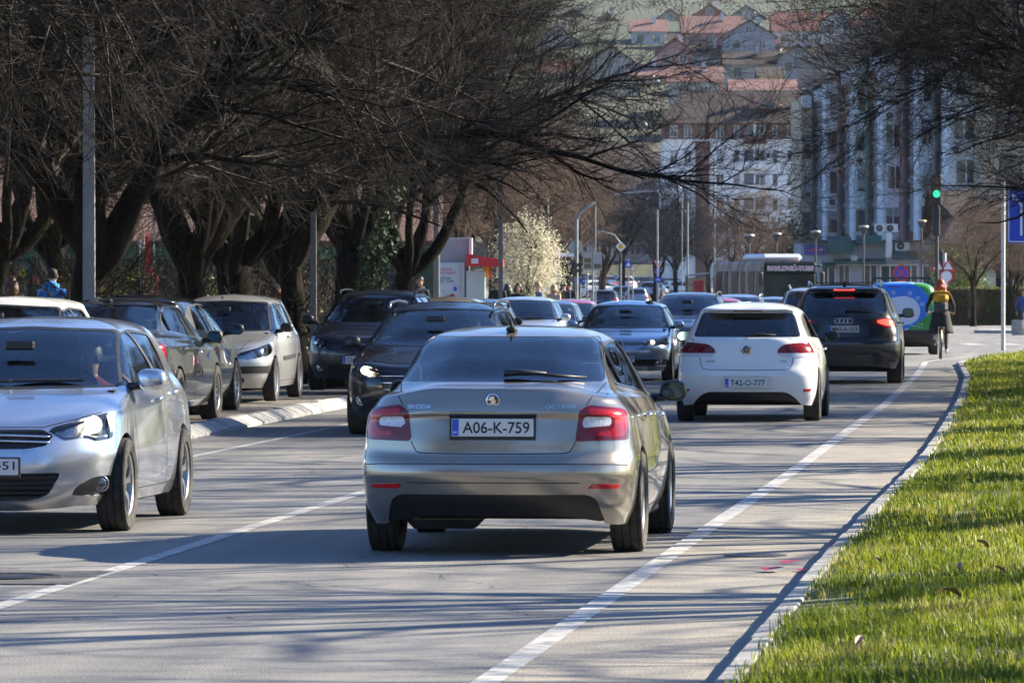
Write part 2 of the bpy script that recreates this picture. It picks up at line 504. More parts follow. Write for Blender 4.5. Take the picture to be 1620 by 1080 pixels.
# painted lines
def linemat():
    m, nt, b = nodemat('worn_road_paint')
    N = nt.nodes.new; Lk = nt.links.new
    tc = N('ShaderNodeTexCoord')
    n1 = N('ShaderNodeTexNoise'); n1.inputs['Scale'].default_value = 9; n1.inputs['Detail'].default_value = 8; Lk(tc.outputs['Object'], n1.inputs['Vector'])
    cr = N('ShaderNodeValToRGB'); cr.color_ramp.elements[0].position = .33; cr.color_ramp.elements[0].color = (.19, .187, .18, 1); cr.color_ramp.elements[1].position = .60; cr.color_ramp.elements[1].color = (.44, .43, .41, 1)
    Lk(n1.outputs['Fac'], cr.inputs[0]); Lk(cr.outputs[0], b.inputs['Base Color']); b.inputs['Roughness'].default_value = .7
    return m
LINE = linemat()
def road_line(name, pts, w, dz=.004):
    P = [Vector(p) for p in pts]; V = []; F = []
    Q = []
    for a, b in zip(P[:-1], P[1:]):
        n = max(1, int((b - a).length / 2.0))
        for k in range(n): Q.append(a.lerp(b, k / n))
    Q.append(P[-1])
    for i, p in enumerate(Q):
        t = (Q[min(i + 1, len(Q) - 1)] - Q[max(i - 1, 0)]).normalized(); n = Vector((t.y, -t.x))
        for s in (-1, 1): V.append((p.x + n.x * s * w / 2, p.y + n.y * s * w / 2, gz(p.y) + dz))
        if i: F.append((2 * i - 2, 2 * i - 1, 2 * i + 1, 2 * i))
    m = MB(); m.add(V, F); o = m.build(name, LINE); o['kind'] = 'structure'
EDGE = [(-2.6, 0), (-.11, 24.9), (1.45, 40.8), (2.51, 51.4), (3.68, 63.7), (5.22, 79.65), (7.45, 105), (8.6, 119), (9.15, 126)]
road_line('road_edge_line', EDGE, .13, .007)
road_line('road_edge_line', [(9.15, 126), (9.9, 131), (11.2, 138)], .13, .0045)
road_line('road_centre_line', [(-5.0, 7), (-2.655, 31.86), (-1.25, 46.85), (3.75, 100.5), (6.2, 130)], .12)
road_line('road_edge_line', [(-5.1, 36), (-3.13, 56.9), (-2.54, 63), (.4, 95), (4.0, 140), (6, 165)], .10)
for k in range(6): road_line('stop_line', [(10.5 + k * 1.1, 168), (10.5 + k * 1.1, 173)], .5)
# patched manhole and its worn frame
m = MB(); m.box((-3.0, 33.6, .004), (1.05, 1.5, .008), rz=-.1); m.build('road_patch', mat('patch_asphalt', (.10, .098, .094), .85, noise=.4, scale=14, bump=.4, bscale=70))['kind'] = 'structure'
m = MB(); m.lathe([(.33, .004), (.33, .010), (.29, .010), (.285, .005), (.001, .006)], (-3.0, 33.6, 0.006), 'Z', 28)
o = m.build('manhole_cover', mat('cast_iron', (.07, .062, .055), .6, .6, noise=.5, scale=20)); tag(o, 'round iron manhole cover in the road patch by the left lane line', 'manhole')
m = MB(); m.lathe([(.20, .004), (.20, .011), (.001, .011)], (1.55, 36.2, 0), 'Z', 20)
o = m.build('manhole_cover', mat('cast_iron', (.07, .062, .055))); tag(o, 'small iron valve lid in the road near the verge kerb', 'manhole')
# a scrap of red paper against the kerb
m = MB()
for a, b, h in ((0, .12, .01), (.12, .22, .05), (.22, .36, .004)): m.quad((a, -.10, h), (b, -.09 + a * .2, h + .02), (b, .10, h + .015), (a, .08 - a * .2, h + .008))
o = m.build('paper_scrap', mat('crimson_paper', (.32, .02, .06), .6)); o.location = (1.50, 34.2, .008); o.rotation_euler = (0, 0, .2)
tag(o, 'crumpled crimson paper scrap lying on the road beside the verge kerb', 'litter')
# ------------------------------------------------------------------ hill and buildings
HY = [680, 720, 800, 900, 1000, 1200, 1500, 2200]; HZ = [.5, 6, 22, 36, 46, 63, 100, 190]
def hz(x, y): return float(np.interp(y, HY, HZ)) + 2.0 * math.sin(x * .021 + y * .013) + 1.2 * math.sin(x * .06 + 1.7)
HILLM = mat('hillside_grass', (.022, .042, .018), .95, noise=.6, scale=.02, col2=(.035, .034, .02), detail=10)
V = []; F = []
xs = np.linspace(-520, 620, 58); yy = np.concatenate([np.linspace(680, 1200, 27), np.linspace(1250, 2200, 12)])
for y in yy:
    for x in xs: V.append((x, y, hz(x, y) if y > 681 else -.1))
nx = len(xs)
for i in range(len(yy) - 1):
    for k in range(nx - 1): F.append((i * nx + k, i * nx + k + 1, (i + 1) * nx + k + 1, (i + 1) * nx + k))
m = MB(); m.add(V, F); o = m.build('hillside', HILLM, smooth=True); o['kind'] = 'structure'

PANE = mat('window_pane', (.05, .065, .085), .08, spec=.8, noise=.5, scale=.4)
FRAMEW = mat('white_window_frame', (.62, .62, .62), .5)
SHUTTER = mat('grey_roller_shutter', (.33, .34, .35), .7, noise=.15, scale=3)
BROWNF = mat('brown_window_frame', (.11, .055, .035), .6)
def window(parent, x, z, w, h, y, frame=None, pane=None, split=1, depth=.12, shutter=0.0, sill=True, face=-1):
    """window set in a wall that faces -y at local y; frame stands proud, pane set back"""
    f = frame or FRAMEW; t = max(.05, w * .07)
    m = MB()
    m.box((x - w / 2 + t / 2, y - .02, z), (t, .10, h)); m.box((x + w / 2 - t / 2, y - .02, z), (t, .10, h))
    m.box((x, y - .018, z + h / 2 - t / 2), (w - 2 * t, .10, t)); m.box((x, y - .018, z - h / 2 + t / 2), (w - 2 * t, .10, t))
    for k in range(1, split + 1):
        if split > 1 and k < split: m.box((x - w / 2 + w * k / split, y - .016, z), (t, .10, h - 2 * t))
    fr = m.build('window', f, parent)
    m = MB(); m.quad((x - w / 2 + t, y - .012, z - h / 2 + t), (x + w / 2 - t, y - .012, z - h / 2 + t), (x + w / 2 - t, y - .012, z + h / 2 - t), (x - w / 2 + t, y - .012, z + h / 2 - t))
    m.build('pane', pane or PANE, fr)
    if shutter > 0:
        m = MB(); m.box((x, y - .03, z + h / 2 - h * shutter / 2), (w - 2 * t, .05, h * shutter)); m.build('shutter', SHUTTER, fr)
    if sill:
        m = MB(); m.box((x, y - .10, z - h / 2 - .05), (w + .2, .24, .08)); m.build('sill', f, fr)
    return fr
def ac_unit(parent, x, y, z, w=.85):
    m = MB(); m.box((x, y - .2, z), (w, .36, w * .7), bev=.03); o = m.build('cooling_unit', mat('cooling_unit_white', (.58, .58, .56), .5), parent)
    m = MB(); m.lathe([(w * .27, .0), (w * .27, .02), (.05, .03)], (x - w * .12, y - .38, z), 'Y', 16); m.build('fan_grille', BLACK, o)

# pale apartment block with a brown roof
YA = 650.0; sA = FPX / YA
def AX(p): return (p - 810.0) / sA
def AZ(p): return CAM_H + (HOR - p) / sA
WALLW = mat('pale_render', (.86, .85, .82), .9, noise=.16, scale=.35, bump=.1)
BRICKR = mat('red_brown_render', (.19, .085, .07), .9, noise=.3, scale=.5)
ROOFB = mat('brown_tile_roof', (.035, .022, .02), .85, noise=.35, scale=1.2, bump=.5, bscale=6)
blk = empty('apartment_block', (0, YA, 0), 0, 'white apartment block with red-brown top storey and dark brown roof', 'building')
x0, x1 = AX(1050), AX(1283)
zb, zt, ze = .5, AZ(222), AZ(195)
m = MB(); m.box(((x0 + x1) / 2, 7, (zb + zt) / 2), (x1 - x0, 14, zt - zb)); m.build('wall', WALLW, blk)
m = MB(); m.box(((x0 + x1) / 2, 7.05, (zt + ze) / 2), (x1 - x0 - .1, 14, ze - zt)); m.build('top_storey_wall', BRICKR, blk)
m = MB(); m.box(((x0 + x1) / 2, 6.9, zt), (x1 - x0 + .3, 14.3, .22)); m.build('cornice', WALLW, blk)
zr = AZ(140)
m = MB(); e = .9
m.add([(x0 - e, -e, ze), (x1 + e, -e, ze), (x1 + e, 14 + e, ze), (x0 - e, 14 + e, ze), (x0 + 2.5, 6, zr), (x1 - .6, 6, zr)], [(0, 1, 5, 4), (1, 2, 5), (2, 3, 4, 5), (3, 0, 4), (0, 3, 2, 1)])
rf = m.build('roof', ROOFB, blk)
for cx in (1190, 1266):
    m = MB(); m.box((AX(cx), 2.6, AZ(157)), (.6, .7, 1.6)); m.build('chimney', mat('chimney_brick', (.30, .15, .10), .9, noise=.3, scale=3), rf)
dx = AX(1213)
m = MB(); m.add([(dx - 2.0, .9, AZ(171)), (dx + 2.0, .9, AZ(171)), (dx + .2, .9, AZ(152)), (dx - 1.6, 5, AZ(165)), (dx + 2.0, 5, AZ(160)), (dx + .2, 5, AZ(152))], [(0, 1, 2), (1, 4, 5, 2), (0, 2, 5, 3)]); m.build('dormer', mat('dormer_tile', (.33, .17, .12), .9, noise=.3, scale=3), rf)
m = MB(); m.add([(dx - 1.3, .86, AZ(170)), (dx + 1.4, .86, AZ(170)), (dx + .15, .86, AZ(157))], [(0, 1, 2)]); m.build('dormer_pane', PANE, rf)
rows = [(208, 19), (247, 19), (285, 19), (323, 18), (361, 18)]
for ri, (py_, ph) in enumerate(rows):
    for cx, cw, fr in ((1139, 12, FRAMEW), (1165, 8, BROWNF if ri else FRAMEW), (1226, 7, BROWNF if ri else FRAMEW), (1252, 14, FRAMEW)):
        window(blk, AX(cx), AZ(py_), cw / sA, ph / sA, 0, fr, split=1 if cw < 9 else 2, shutter=(.0 if (ri + cx) % 3 else .75), sill=False)
    bz = AZ(py_)
    m = MB(); m.box((AX(1194), .06, bz), (34 / sA, .16, 21 / sA)); m.build('recess_shade_panel', mat('balcony_shade', (.16, .16, .165), .9), blk)  # flat panel on the wall, the recess shade put into its dark grey
    window(blk, AX(1202), bz, 15 / sA, 19 / sA, -.02, FRAMEW, split=2, sill=False)
    m = MB(); m.box((AX(1194), -.45, AZ(py_ + 14)), (36 / sA, .9, 12 / sA)); m.build('balcony', WALLW if ri else BRICKR, blk)
    m = MB(); m.box((AX(1193), -.6, bz), (.16, .16, 22 / sA)); m.build('balcony_post', WALLW, blk)
    window(blk, AX(1088), AZ(py_), 12 / sA, 19 / sA, 0, FRAMEW, split=2, sill=False)
    window(blk, AX(1066), AZ(py_), 12 / sA, 19 / sA, 0, FRAMEW, split=2, shutter=.5, sill=False)
    window(blk, AX(1111), AZ(py_), 8 / sA, 14 / sA, -.32, BROWNF, sill=False)
m = MB(); m.box((AX(1111), -.15, (zb + zt) / 2), (22 / sA, .3, zt - zb - .3)); m.build('pilaster', BRICKR, blk)
for cx in (1265,): 
    m = MB(); m.cyl((AX(cx), -.12, zb), (AX(cx), -.12, zt), .09, n=8); m.build('downpipe', mat('grey_downpipe', (.22, .27, .31), .5, .4), blk)
ac_unit(blk, AX(1216), -.02, AZ(245), .8)
# neighbouring grey blocks glimpsed through the branches
def plain_block(name, p0, p1, ptop, Y, wall, roof, label, nwin, rows_, zb=.3, depth=14):
    s = FPX / Y; r = empty(name, (0, Y, 0), 0, label, 'building')
    X0, X1 = (p0 - 810) / s, (p1 - 810) / s; Z1 = CAM_H + (HOR - ptop) / s
    m = MB(); m.box(((X0 + X1) / 2, depth / 2, (zb + Z1) / 2), (X1 - X0, depth, Z1 - zb)); m.build('wall', wall, r)
    m = MB(); e = .6; m.add([(X0 - e, -e, Z1), (X1 + e, -e, Z1), (X1 + e, depth + e, Z1), (X0 - e, depth + e, Z1), (X0 + 2, depth / 2, Z1 + 3.2), (X1 - 2, depth / 2, Z1 + 3.2)], [(0, 1, 5, 4), (1, 2, 5), (2, 3, 4, 5), (3, 0, 4), (0, 3, 2, 1)]); m.build('roof', roof, r)
    for i in range(nwin):
        for j in range(rows_):
            xx = X0 + (i + .5) * (X1 - X0) / nwin; zz = Z1 - 1.6 - 2.9 * j
            if zz < 2.4: continue
            window(r, xx, zz, 1.3, 1.5, 0, FRAMEW, split=2, shutter=(.6 if (i * 3 + j) % 4 == 0 else 0), sill=False)
    return r
LILAC = mat('lilac_grey_render', (.36, .35, .38), .9, noise=.2, scale=.3)
TANW = mat('tan_render', (.42, .34, .27), .9, noise=.25, scale=.3)
REDROOF = mat('red_tile_roof', (.17, .06, .05), .85, noise=.35, scale=1.0, bump=.4, bscale=5)
PINKROOF = mat('weathered_red_roof', (.19, .095, .085), .85, noise=.3, scale=1.0, bump=.4, bscale=5)
plain_block('apartment_block', 880, 1046, 262, 700, LILAC, ROOFB, 'lilac grey apartment block left of the white one, behind bare branches', 6, 5)
plain_block('apartment_block', 600, 870, 235, 720, TANW, REDROOF, 'tan apartment block behind the canopy in the middle', 9, 5)
plain_block('apartment_block', 180, 560, 215, 560, LILAC, ROOFB, 'grey apartment block far behind the avenue trees', 12, 6)
plain_block('apartment_block', -160, 150, 190, 500, TANW, REDROOF, 'tan apartment block behind the leftmost trees', 9, 6)

# houses on the hill
def house(px0, px1, ptop, pbase, Y, wall, roof, label, gable='front', depth=8.0, chim=True, balcony=False, lit=None):
    s = FPX / Y; cx = (px0 + px1) / 2; X = (cx - 810) / s; W = (px1 - px0) / s
    zt = CAM_H + (HOR - ptop) / s; zb = CAM_H + (HOR - pbase) / s
    H = zt - zb; rh = min(H * .42, W * .36); eh = H - rh
    r = empty('hill_house', (X, Y, zb), 0, label, 'house', 'houses on the hillside')
    m = MB(); m.box((0, depth / 2, (eh - 3) / 2), (W, depth, eh + 3)); m.build('wall', wall, r)
    e = .5
    m = MB()
    if gable == 'front':
        for sx in (-1, 1):
            m.add([(sx * (W / 2 + e), -e, eh - .25), (0, -e, eh + rh), (0, depth + e, eh + rh), (sx * (W / 2 + e), depth + e, eh - .25), (sx * (W / 2 + e), -e, eh - .45), (0, -e, eh + rh - .22), (0, depth + e, eh + rh - .22), (sx * (W / 2 + e), depth + e, eh - .45)],
                  [(0, 1, 2, 3), (4, 7, 6, 5), (0, 4, 5, 1), (2, 6, 7, 3), (0, 3, 7, 4)])
        g = MB(); g.prism([(-W / 2 + .05, eh - .02), (W / 2 - .05, eh - .02), (0, eh + rh - .28)], .03, depth - .03); g.build('gable_wall', wall, r, fix=True)
    else:
        m.add([(-W / 2 - e, -e, eh - .2), (W / 2 + e, -e, eh - .2), (W / 2 + e, depth / 2, eh + rh), (-W / 2 - e, depth / 2, eh + rh), (W / 2 + e, depth + e, eh - .2), (-W / 2 - e, depth + e, eh - .2)], [(0, 1, 2, 3), (3, 2, 4, 5), (0, 5, 4, 1)])
        g = MB(); g.prism([(.02, eh - .02), (depth - .02, eh - .02), (depth / 2, eh + rh - .25)], -W / 2 + .05, W / 2 - .05, 'yz'); g.build('gable_wall', wall, r, fix=True)
    ro = m.build('roof', roof, r, fix=True)
    if chim:
        m = MB(); m.box((W * .18, depth * .35, eh + rh * .95), (.55, .55, 1.3)); m.build('chimney', mat('white_chimney', (.6, .58, .55), .9), ro)
    n = max(2, int(W / 3))
    fl = max(1, int(eh / 2.7))
    for j in range(fl):
        for i in range(n):
            window(r, -W / 2 + (i + .5) * W / n, eh - 1.4 - 2.7 * j, 1.1, 1.25, 0, FRAMEW if (i + j) % 3 else BROWNF, split=2, sill=False)
        # side windows too
        for q in (2.2, 5.4):
            m = MB(); m.box((W / 2 + .02, q, eh - 1.4 - 2.7 * j), (.08, 1.1, 1.25)); f_ = m.build('window', FRAMEW, r)
            m = MB(); m.box((W / 2 + .05, q, eh - 1.4 - 2.7 * j), (.06, .85, 1.0)); m.build('pane', PANE, f_)
    if gable == 'front' and rh > 2: window(r, 0, eh + rh * .35, 1.0, 1.1, .03, FRAMEW, split=2, sill=False)
    if balcony:
        m = MB(); m.box((0, -.7, eh - 2.75), (W * .8, 1.4, .18)); b_ = m.build('balcony', wall, r)
        for k in range(9):
            m = MB(); m.box((-W * .4 + W * .8 * k / 8, -1.35, eh - 2.2), (.06, .06, 1.0)); m.build('baluster', BROWNF, b_)
        m = MB(); m.box((0, -1.35, eh - 1.66), (W * .8, .08, .08)); m.build('handrail', BROWNF, b_)
    return r
def wallm(n, c): return mat(n, c, .9, noise=.2, scale=.5)
PINKW = wallm('pink_render', (.50, .24, .21)); ORBRICK = wallm('bare_orange_brick', (.44, .20, .11)); GREYW = wallm('grey_render', (.36, .36, .38)); YELW = wallm('yellow_render', (.62, .47, .26)); OFFW = wallm('offwhite_render', (.60, .58, .54)); BEIGEW = wallm('beige_render', (.48, .41, .33))
house(1096, 1149, 6, 62, 960, ORBRICK, PINKROOF, 'bare orange brick house with a steep gable, highest on the hill', 'front', 9)
house(1082, 1172, 24, 88, 930, PINKW, PINKROOF, 'pink house with a pink-red roof below the brick gable', 'side', 9, balcony=True)
house(1144, 1226, 31, 92, 905, GREYW, ROOFB, 'grey house with a brown gable roof and balcony', 'front', 8, balcony=True)
house(1225, 1322, 18, 88, 935, OFFW, REDROOF, 'long off-white house with a red roof', 'side', 9, balcony=True)
house(1148, 1224, 80, 128, 865, BEIGEW, ROOFB, 'beige house with a low brown hipped roof under the grey gabled house', 'side', 8)
house(1232, 1292, 70, 128, 860, GREYW, ROOFB, 'narrow grey house with a dark gable beside the block roof', 'front', 8)
house(1202, 1238, 106, 140, 840, YELW, ROOFB, 'small yellow house squeezed between roofs', 'side', 6, chim=False)
house(1158, 1272, 124, 168, 810, OFFW, PINKROOF, 'wide house whose speckled pink roof shows over the apartment block', 'side', 9, chim=False)
house(1300, 1352, 14, 86, 920, OFFW, REDROOF, 'white gabled house right of the long red-roofed one', 'front', 8)
house(1040, 1094, 60, 120, 880, PINKW, REDROOF, 'pink house half hidden by branches left of the others', 'front', 8)
house(1000, 1052, 30, 92, 940, OFFW, PINKROOF, 'off-white house behind the canopy edge', 'side', 8)
house(1060, 1140, 104, 160, 825, BEIGEW, PINKROOF, 'beige house low on the hill left of the block roof', 'side', 8)
house(930, 1000, 70, 140, 880, BEIGEW, REDROOF, 'beige house behind the dense twigs', 'front', 8)
house(1350, 1420, 30, 96, 900, BEIGEW, REDROOF, 'beige house above the striped building', 'side', 8)
house(840, 920, 40, 110, 930, OFFW, ROOFB, 'off-white house deep behind the canopy', 'front', 8)
house(1420, 1490, 10, 80, 930, OFFW, REDROOF, 'red-roofed house behind the right-hand canopy', 'side', 8)
house(700, 790, 60, 130, 900, PINKW, REDROOF, 'pink house far behind the central canopy', 'side', 8)

hr = random.Random(77)
WALLS = [(PINKW, 'pink'), (OFFW, 'off-white'), (BEIGEW, 'beige'), (GREYW, 'grey'), (YELW, 'yellow'), (ORBRICK, 'brick')]
ROOFS = [(REDROOF, 'red'), (PINKROOF, 'pale red'), (ROOFB, 'brown')]
SPOTS = [(880, 96, 'below'), (960, 20, 'above'), (1025, 100, 'under'), (1060, 14, 'over'), (1120, 70, 'between'), (1180, 8, 'top'), (1205, 60, 'mid'), (1250, 48, 'mid'), (1285, 30, 'mid'), (1275, 104, 'low'), (1330, 70, 'right'), (1370, 84, 'right'), (1395, 14, 'right'), (905, 14, 'left'), (1110, 128, 'low'), (1225, 88, 'low'), (1040, 52, 'mid'), (985, 116, 'low'), (760, 20, 'left'), (640, 60, 'left'), (560, 20, 'left'), (1460, 60, 'right')]
for i, (p, q, _) in enumerate(SPOTS):
    Y = 1010 - q * 1.35 + hr.uniform(-8, 8); w = hr.uniform(44, 66); hh = hr.uniform(40, 54)
    wm, wn = WALLS[(i * 5 + 1) % 6]; rm, rn = ROOFS[(i * 2) % 3]
    house(p - w / 2, p + w / 2, q, q + hh, Y, wm, rm, '%s house with %s roof, %s on the hillside among the others' % (wn, rn, ['small', 'squat', 'tall', 'narrow', 'broad'][i % 5]), 'front' if i % 2 else 'side', 8, chim=i % 3 > 0, balcony=i % 4 == 0)

# striped building on the right: staggered bays, drainpipes, shops below
sb = empty('striped_building', (0, 0, 0), 0, 'tall building of red, green and grey striped bays with dark drainpipes', 'building')
STR = {'grey': mat('grey_tile_panel', (.21, .20, .20), .8, noise=.2, scale=.6), 'red': mat('dark_red_panel', (.27, .085, .10), .8, noise=.2, scale=.6), 'green': mat('dark_green_panel', (.06, .17, .12), .8, noise=.2, scale=.6), 'white': mat('bluish_white_render', (.80, .80, .80), .9, noise=.18, scale=.4), 'beige': mat('cream_render', (.52, .44, .32), .9, noise=.2, scale=.4)}
BAND = mat('pale_floor_band', (.42, .41, .43), .8)
PIPE = mat('dark_drainpipe', (.03, .035, .042), .5, .3)
bays = [(1268, 1287, 428, 'beige', 15.6), (1287, 1306, 424, 'grey', 15.9), (1306, 1330, 419, 'white', 16.4), (1330, 1350, 414, 'red', 16.8), (1350, 1375, 409, 'white', 17.2), (1375, 1396, 404, 'green', 17.5), (1396, 1432, 398, 'white', 17.8), (1432, 1453, 392, 'red', 18.1), (1453, 1482, 387, 'white', 18.4), (1482, 1500, 382, 'grey', 18.4), (1500, 1552, 376, 'white', 18.6), (1552, 1640, 370, 'beige', 18.6)]
for i, (a, b, Y, kind, H) in enumerate(bays):
    s = FPX / Y; X0, X1 = (a - 810) / s, (b - 810) / s
    m = MB(); m.box(((X0 + X1) / 2, Y + 8, (H + .0) / 2 - .3), (X1 - X0 + .02, 16, H + .2)); w_ = m.build('bay_wall', STR[kind], sb)
    m = MB(); m.add([(X0 - .2, Y - .7, H), (X1 + .25, Y - .7, H + .35), (X1 + .25, Y + 8, H + 3.2), (X0 - .2, Y + 8, H + 2.9), (X0 - .2, Y - .7, H - .18), (X1 + .25, Y - .7, H + .17)], [(0, 1, 2, 3), (4, 5, 1, 0), (0, 3, 4), (1, 5, 2)]); m.build('roof', mat('slate_roof', (.05, .055, .065), .7, noise=.3, scale=1), sb)
    m = MB(); m.box(((X0 + X1) / 2, Y - .35, H - .6), (X1 - X0, .7, .9)); m.build('eaves_box', STR['white'], sb)
    if kind in ('grey', 'red', 'green'):
        for z in np.arange(5.6, H - 1, 1.45):
            m = MB(); m.box(((X0 + X1) / 2, Y - .01, z), (X1 - X0 - .06, .06, .26)); m.build('floor_band', BAND, sb)
        m = MB(); m.box((X0 + (X1 - X0) * .55, Y - .035, (5 + H) / 2 - .5), (.34, .05, H - 6)); m.build('vertical_strip', BAND, sb)
    else:
        wd = min(1.5, (X1 - X0) * .72)
        for j, z in enumerate(np.arange(5.9, H - 1.4, 2.9)):
            fr = window(sb, (X0 + X1) / 2 + (.1 if j % 2 else -.05), z, wd, 1.7, Y - .005, BROWNF if kind == 'beige' else FRAMEW, split=2 if wd > .9 else 1, shutter=[0, .85, .4, .0][(i + j) % 4])
            if (i + j) % 3 == 0 and kind == 'white': ac_unit(sb, X0 + .55, Y - .02, z - 1.45, .8)
    if i in (1, 3, 5, 7, 9):
        m = MB(); m.cyl((X0, Y - .22, 4.4), (X0, Y - .22, H - .5), .17, n=10); m.tube([(X0, Y - .22, H - .55), (X0 - .5, Y - .5, H - .2), (X0 - 1.0, Y - .7, H - .1)], .14, 8); m.build('drainpipe', PIPE, sb)
# shop row under it
SHOPW = mat('shop_fascia_grey', (.34, .36, .40), .8, noise=.2, scale=.7); AWN = mat('dark_green_awning', (.02, .075, .06), .75, noise=.25, scale=2)
YS = 368.0
def SX(p): return (p - 810.0) * YS / FPX
def SZ(p): return CAM_H + (HOR - p) * YS / FPX
shop = empty('shop_row', (0, YS, 0), 0, 'row of single-storey shops with dark green awnings under the striped building', 'building')
m = MB(); m.box(((SX(1268) + SX(1500)) / 2, 5, 1.9), (SX(1500) - SX(1268), 10, 4.4)); m.build('wall', SHOPW, shop)
m = MB(); m.box(((SX(1268) + SX(1500)) / 2, 4.6, 4.15), (SX(1500) - SX(1268) + .3, 10.4, .16)); m.build('flat_roof', PIPE, shop)
for a, b in ((1298, 1322), (1326, 1345), (1366, 1388), (1392, 1424), (1430, 1452), (1458, 1492)):
    window(shop, (SX(a) + SX(b)) / 2, 1.5, SX(b) - SX(a), 2.3, 0, FRAMEW, split=2, sill=False)
for k, (a, b, t, h, barrel) in enumerate(((1308, 1346, 374, 26, True), (1354, 1394, 372, 16, True), (1412, 1452, 397, 14, True), (1318, 1400, 409, 9, False), (1300, 1320, 415, 9, False))):
    X0, X1, z0, z1 = SX(a), SX(b), SZ(t + h), SZ(t)
    m = MB()
    if barrel:
        pr = [(-1.3 * math.cos(q), z0 + (z1 - z0) * math.sin(q)) for q in np.linspace(0, math.pi / 2, 7)] + [(0, z0)]
        m.prism(pr, X0, X1, 'yz')
    else: m.add([(X0, 0, z1), (X1, 0, z1), (X1, -1.3, z0 + .15), (X0, -1.3, z0 + .15), (X1, -1.3, z0), (X0, -1.3, z0)], [(0, 3, 2, 1), (3, 5, 4, 2)])
    m.build('awning', AWN, shop, fix=barrel)
m = MB(); m.box(((SX(1272) + SX(1304)) / 2, -.1, SZ(395)), (SX(1304) - SX(1272), .2, .66)); bs = m.build('shop_sign', mat('sign_navy', (.02, .035, .25), .5), shop)
m = MB(); m.box(((SX(1277) + SX(1296)) / 2, -.215, SZ(396)), (SX(1296) - SX(1277), .03, .12)); m.build('sign_mark', mat('sign_red', (.5, .03, .06), .5), bs)
m = MB(); m.lathe([(.10, 0), (.10, .03), (.05, .03)], (SX(1299), -.21, SZ(395)), 'Y', 5); m.build('sign_mark', FRAMEW, bs)
m = MB(); m.lathe([(.36, -.1), (.36, .12), (.3, .14), (.001, .14)], (SX(1342), -.6, SZ(393)), 'Y', 22); m.build('round_sign', mat('sign_green', (.02, .16, .11), .4), shop, smooth='auto')
m = MB(); m.box((SX(1405), -.5, SZ(388)), (.42, .3, 1.6), bev=.05); m.build('light_box', FRAMEW, shop)
m = MB(); m.box((SX(1350), -.9, SZ(412)), (.42, .06, .62)); m.build('hanging_board', mat('pale_board', (.5, .43, .42), .7), shop)
ac_unit(shop, SX(1427), 0, SZ(389), .95); ac_unit(shop, SX(1393), 0, SZ(361) , .8); ac_unit(shop, SX(1410), 0, SZ(361), .8)
# low buildings past the hedge on the right
o = plain_block('low_building', 1500, 1534, 385, 330, mat('olive_render', (.36, .36, .06), .9, noise=.3, scale=.8), ROOFB, 'small olive yellow building behind the cyclist', 1, 1)
plain_block('low_building', 1536, 1720, 392, 345, mat('pale_blue_render', (.46, .50, .56), .9, noise=.2, scale=.4), ROOFB, 'pale blue building behind the hedge on the right', 5, 1)
plain_block('apartment_block', 1560, 1900, 120, 480, LILAC, ROOFB, 'grey apartment block behind the right-hand canopy', 9, 6)

# shop behind the avenue trees on the left
YL = 150.0
def LX(p): return (p - 810.0) * YL / FPX
lm = empty('market_building', (0, YL, 0), 0, 'long single-storey market with green shopfront and tiled roof behind the avenue trees', 'building')
m = MB(); m.box(((LX(-260) + LX(690)) / 2, 4, 1.3), (LX(690) - LX(-260), 8, 3.0)); m.build('wall', mat('dark_green_shopfront', (.012, .05, .04), .5, noise=.3, scale=.6), lm)
m = MB(); m.box(((LX(-260) + LX(690)) / 2, -.12, 2.45), (LX(690) - LX(-260), .3, .34)); m.build('fascia', mat('teal_fascia', (.04, .16, .13), .5, noise=.2), lm)
m = MB(); m.add([(LX(-270), -.9, 2.75), (LX(700), -.9, 2.75), (LX(700), 5, 5.2), (LX(-270), 5, 5.2), (LX(700), -.9, 2.6), (LX(-270), -.9, 2.6)], [(0, 1, 2, 3), (0, 5, 4, 1)]); m.build('roof', mat('clay_tile_roof', (.13, .07, .055), .9, noise=.4, scale=2, bump=.8, bscale=9), lm)
for k in range(12):
    a = -240 + k * 76
    window(lm, LX(a + 30), 1.35, LX(a + 60) - LX(a), 1.7, 0, mat('green_frame', (.012, .07, .055), .5), split=2, sill=False)
for k, (p, q, c) in enumerate(((-5, 442, (.5, .45, .02)), (22, 441, (.55, .02, .03)), (58, 443, (.55, .02, .03)), (38, 433, (.45, .45, .02)), (95, 442, (.5, .03, .05)), (240, 430, (.55, .03, .02)))):
    m = MB(); m.lathe([(.11, -.01), (.11, .02), (.001, .02)], (LX(p), -.32, CAM_H + (HOR - q) * YL / FPX), 'Y', 14); m.build('window_poster', mat('poster_%d' % k, c, .5), lm)

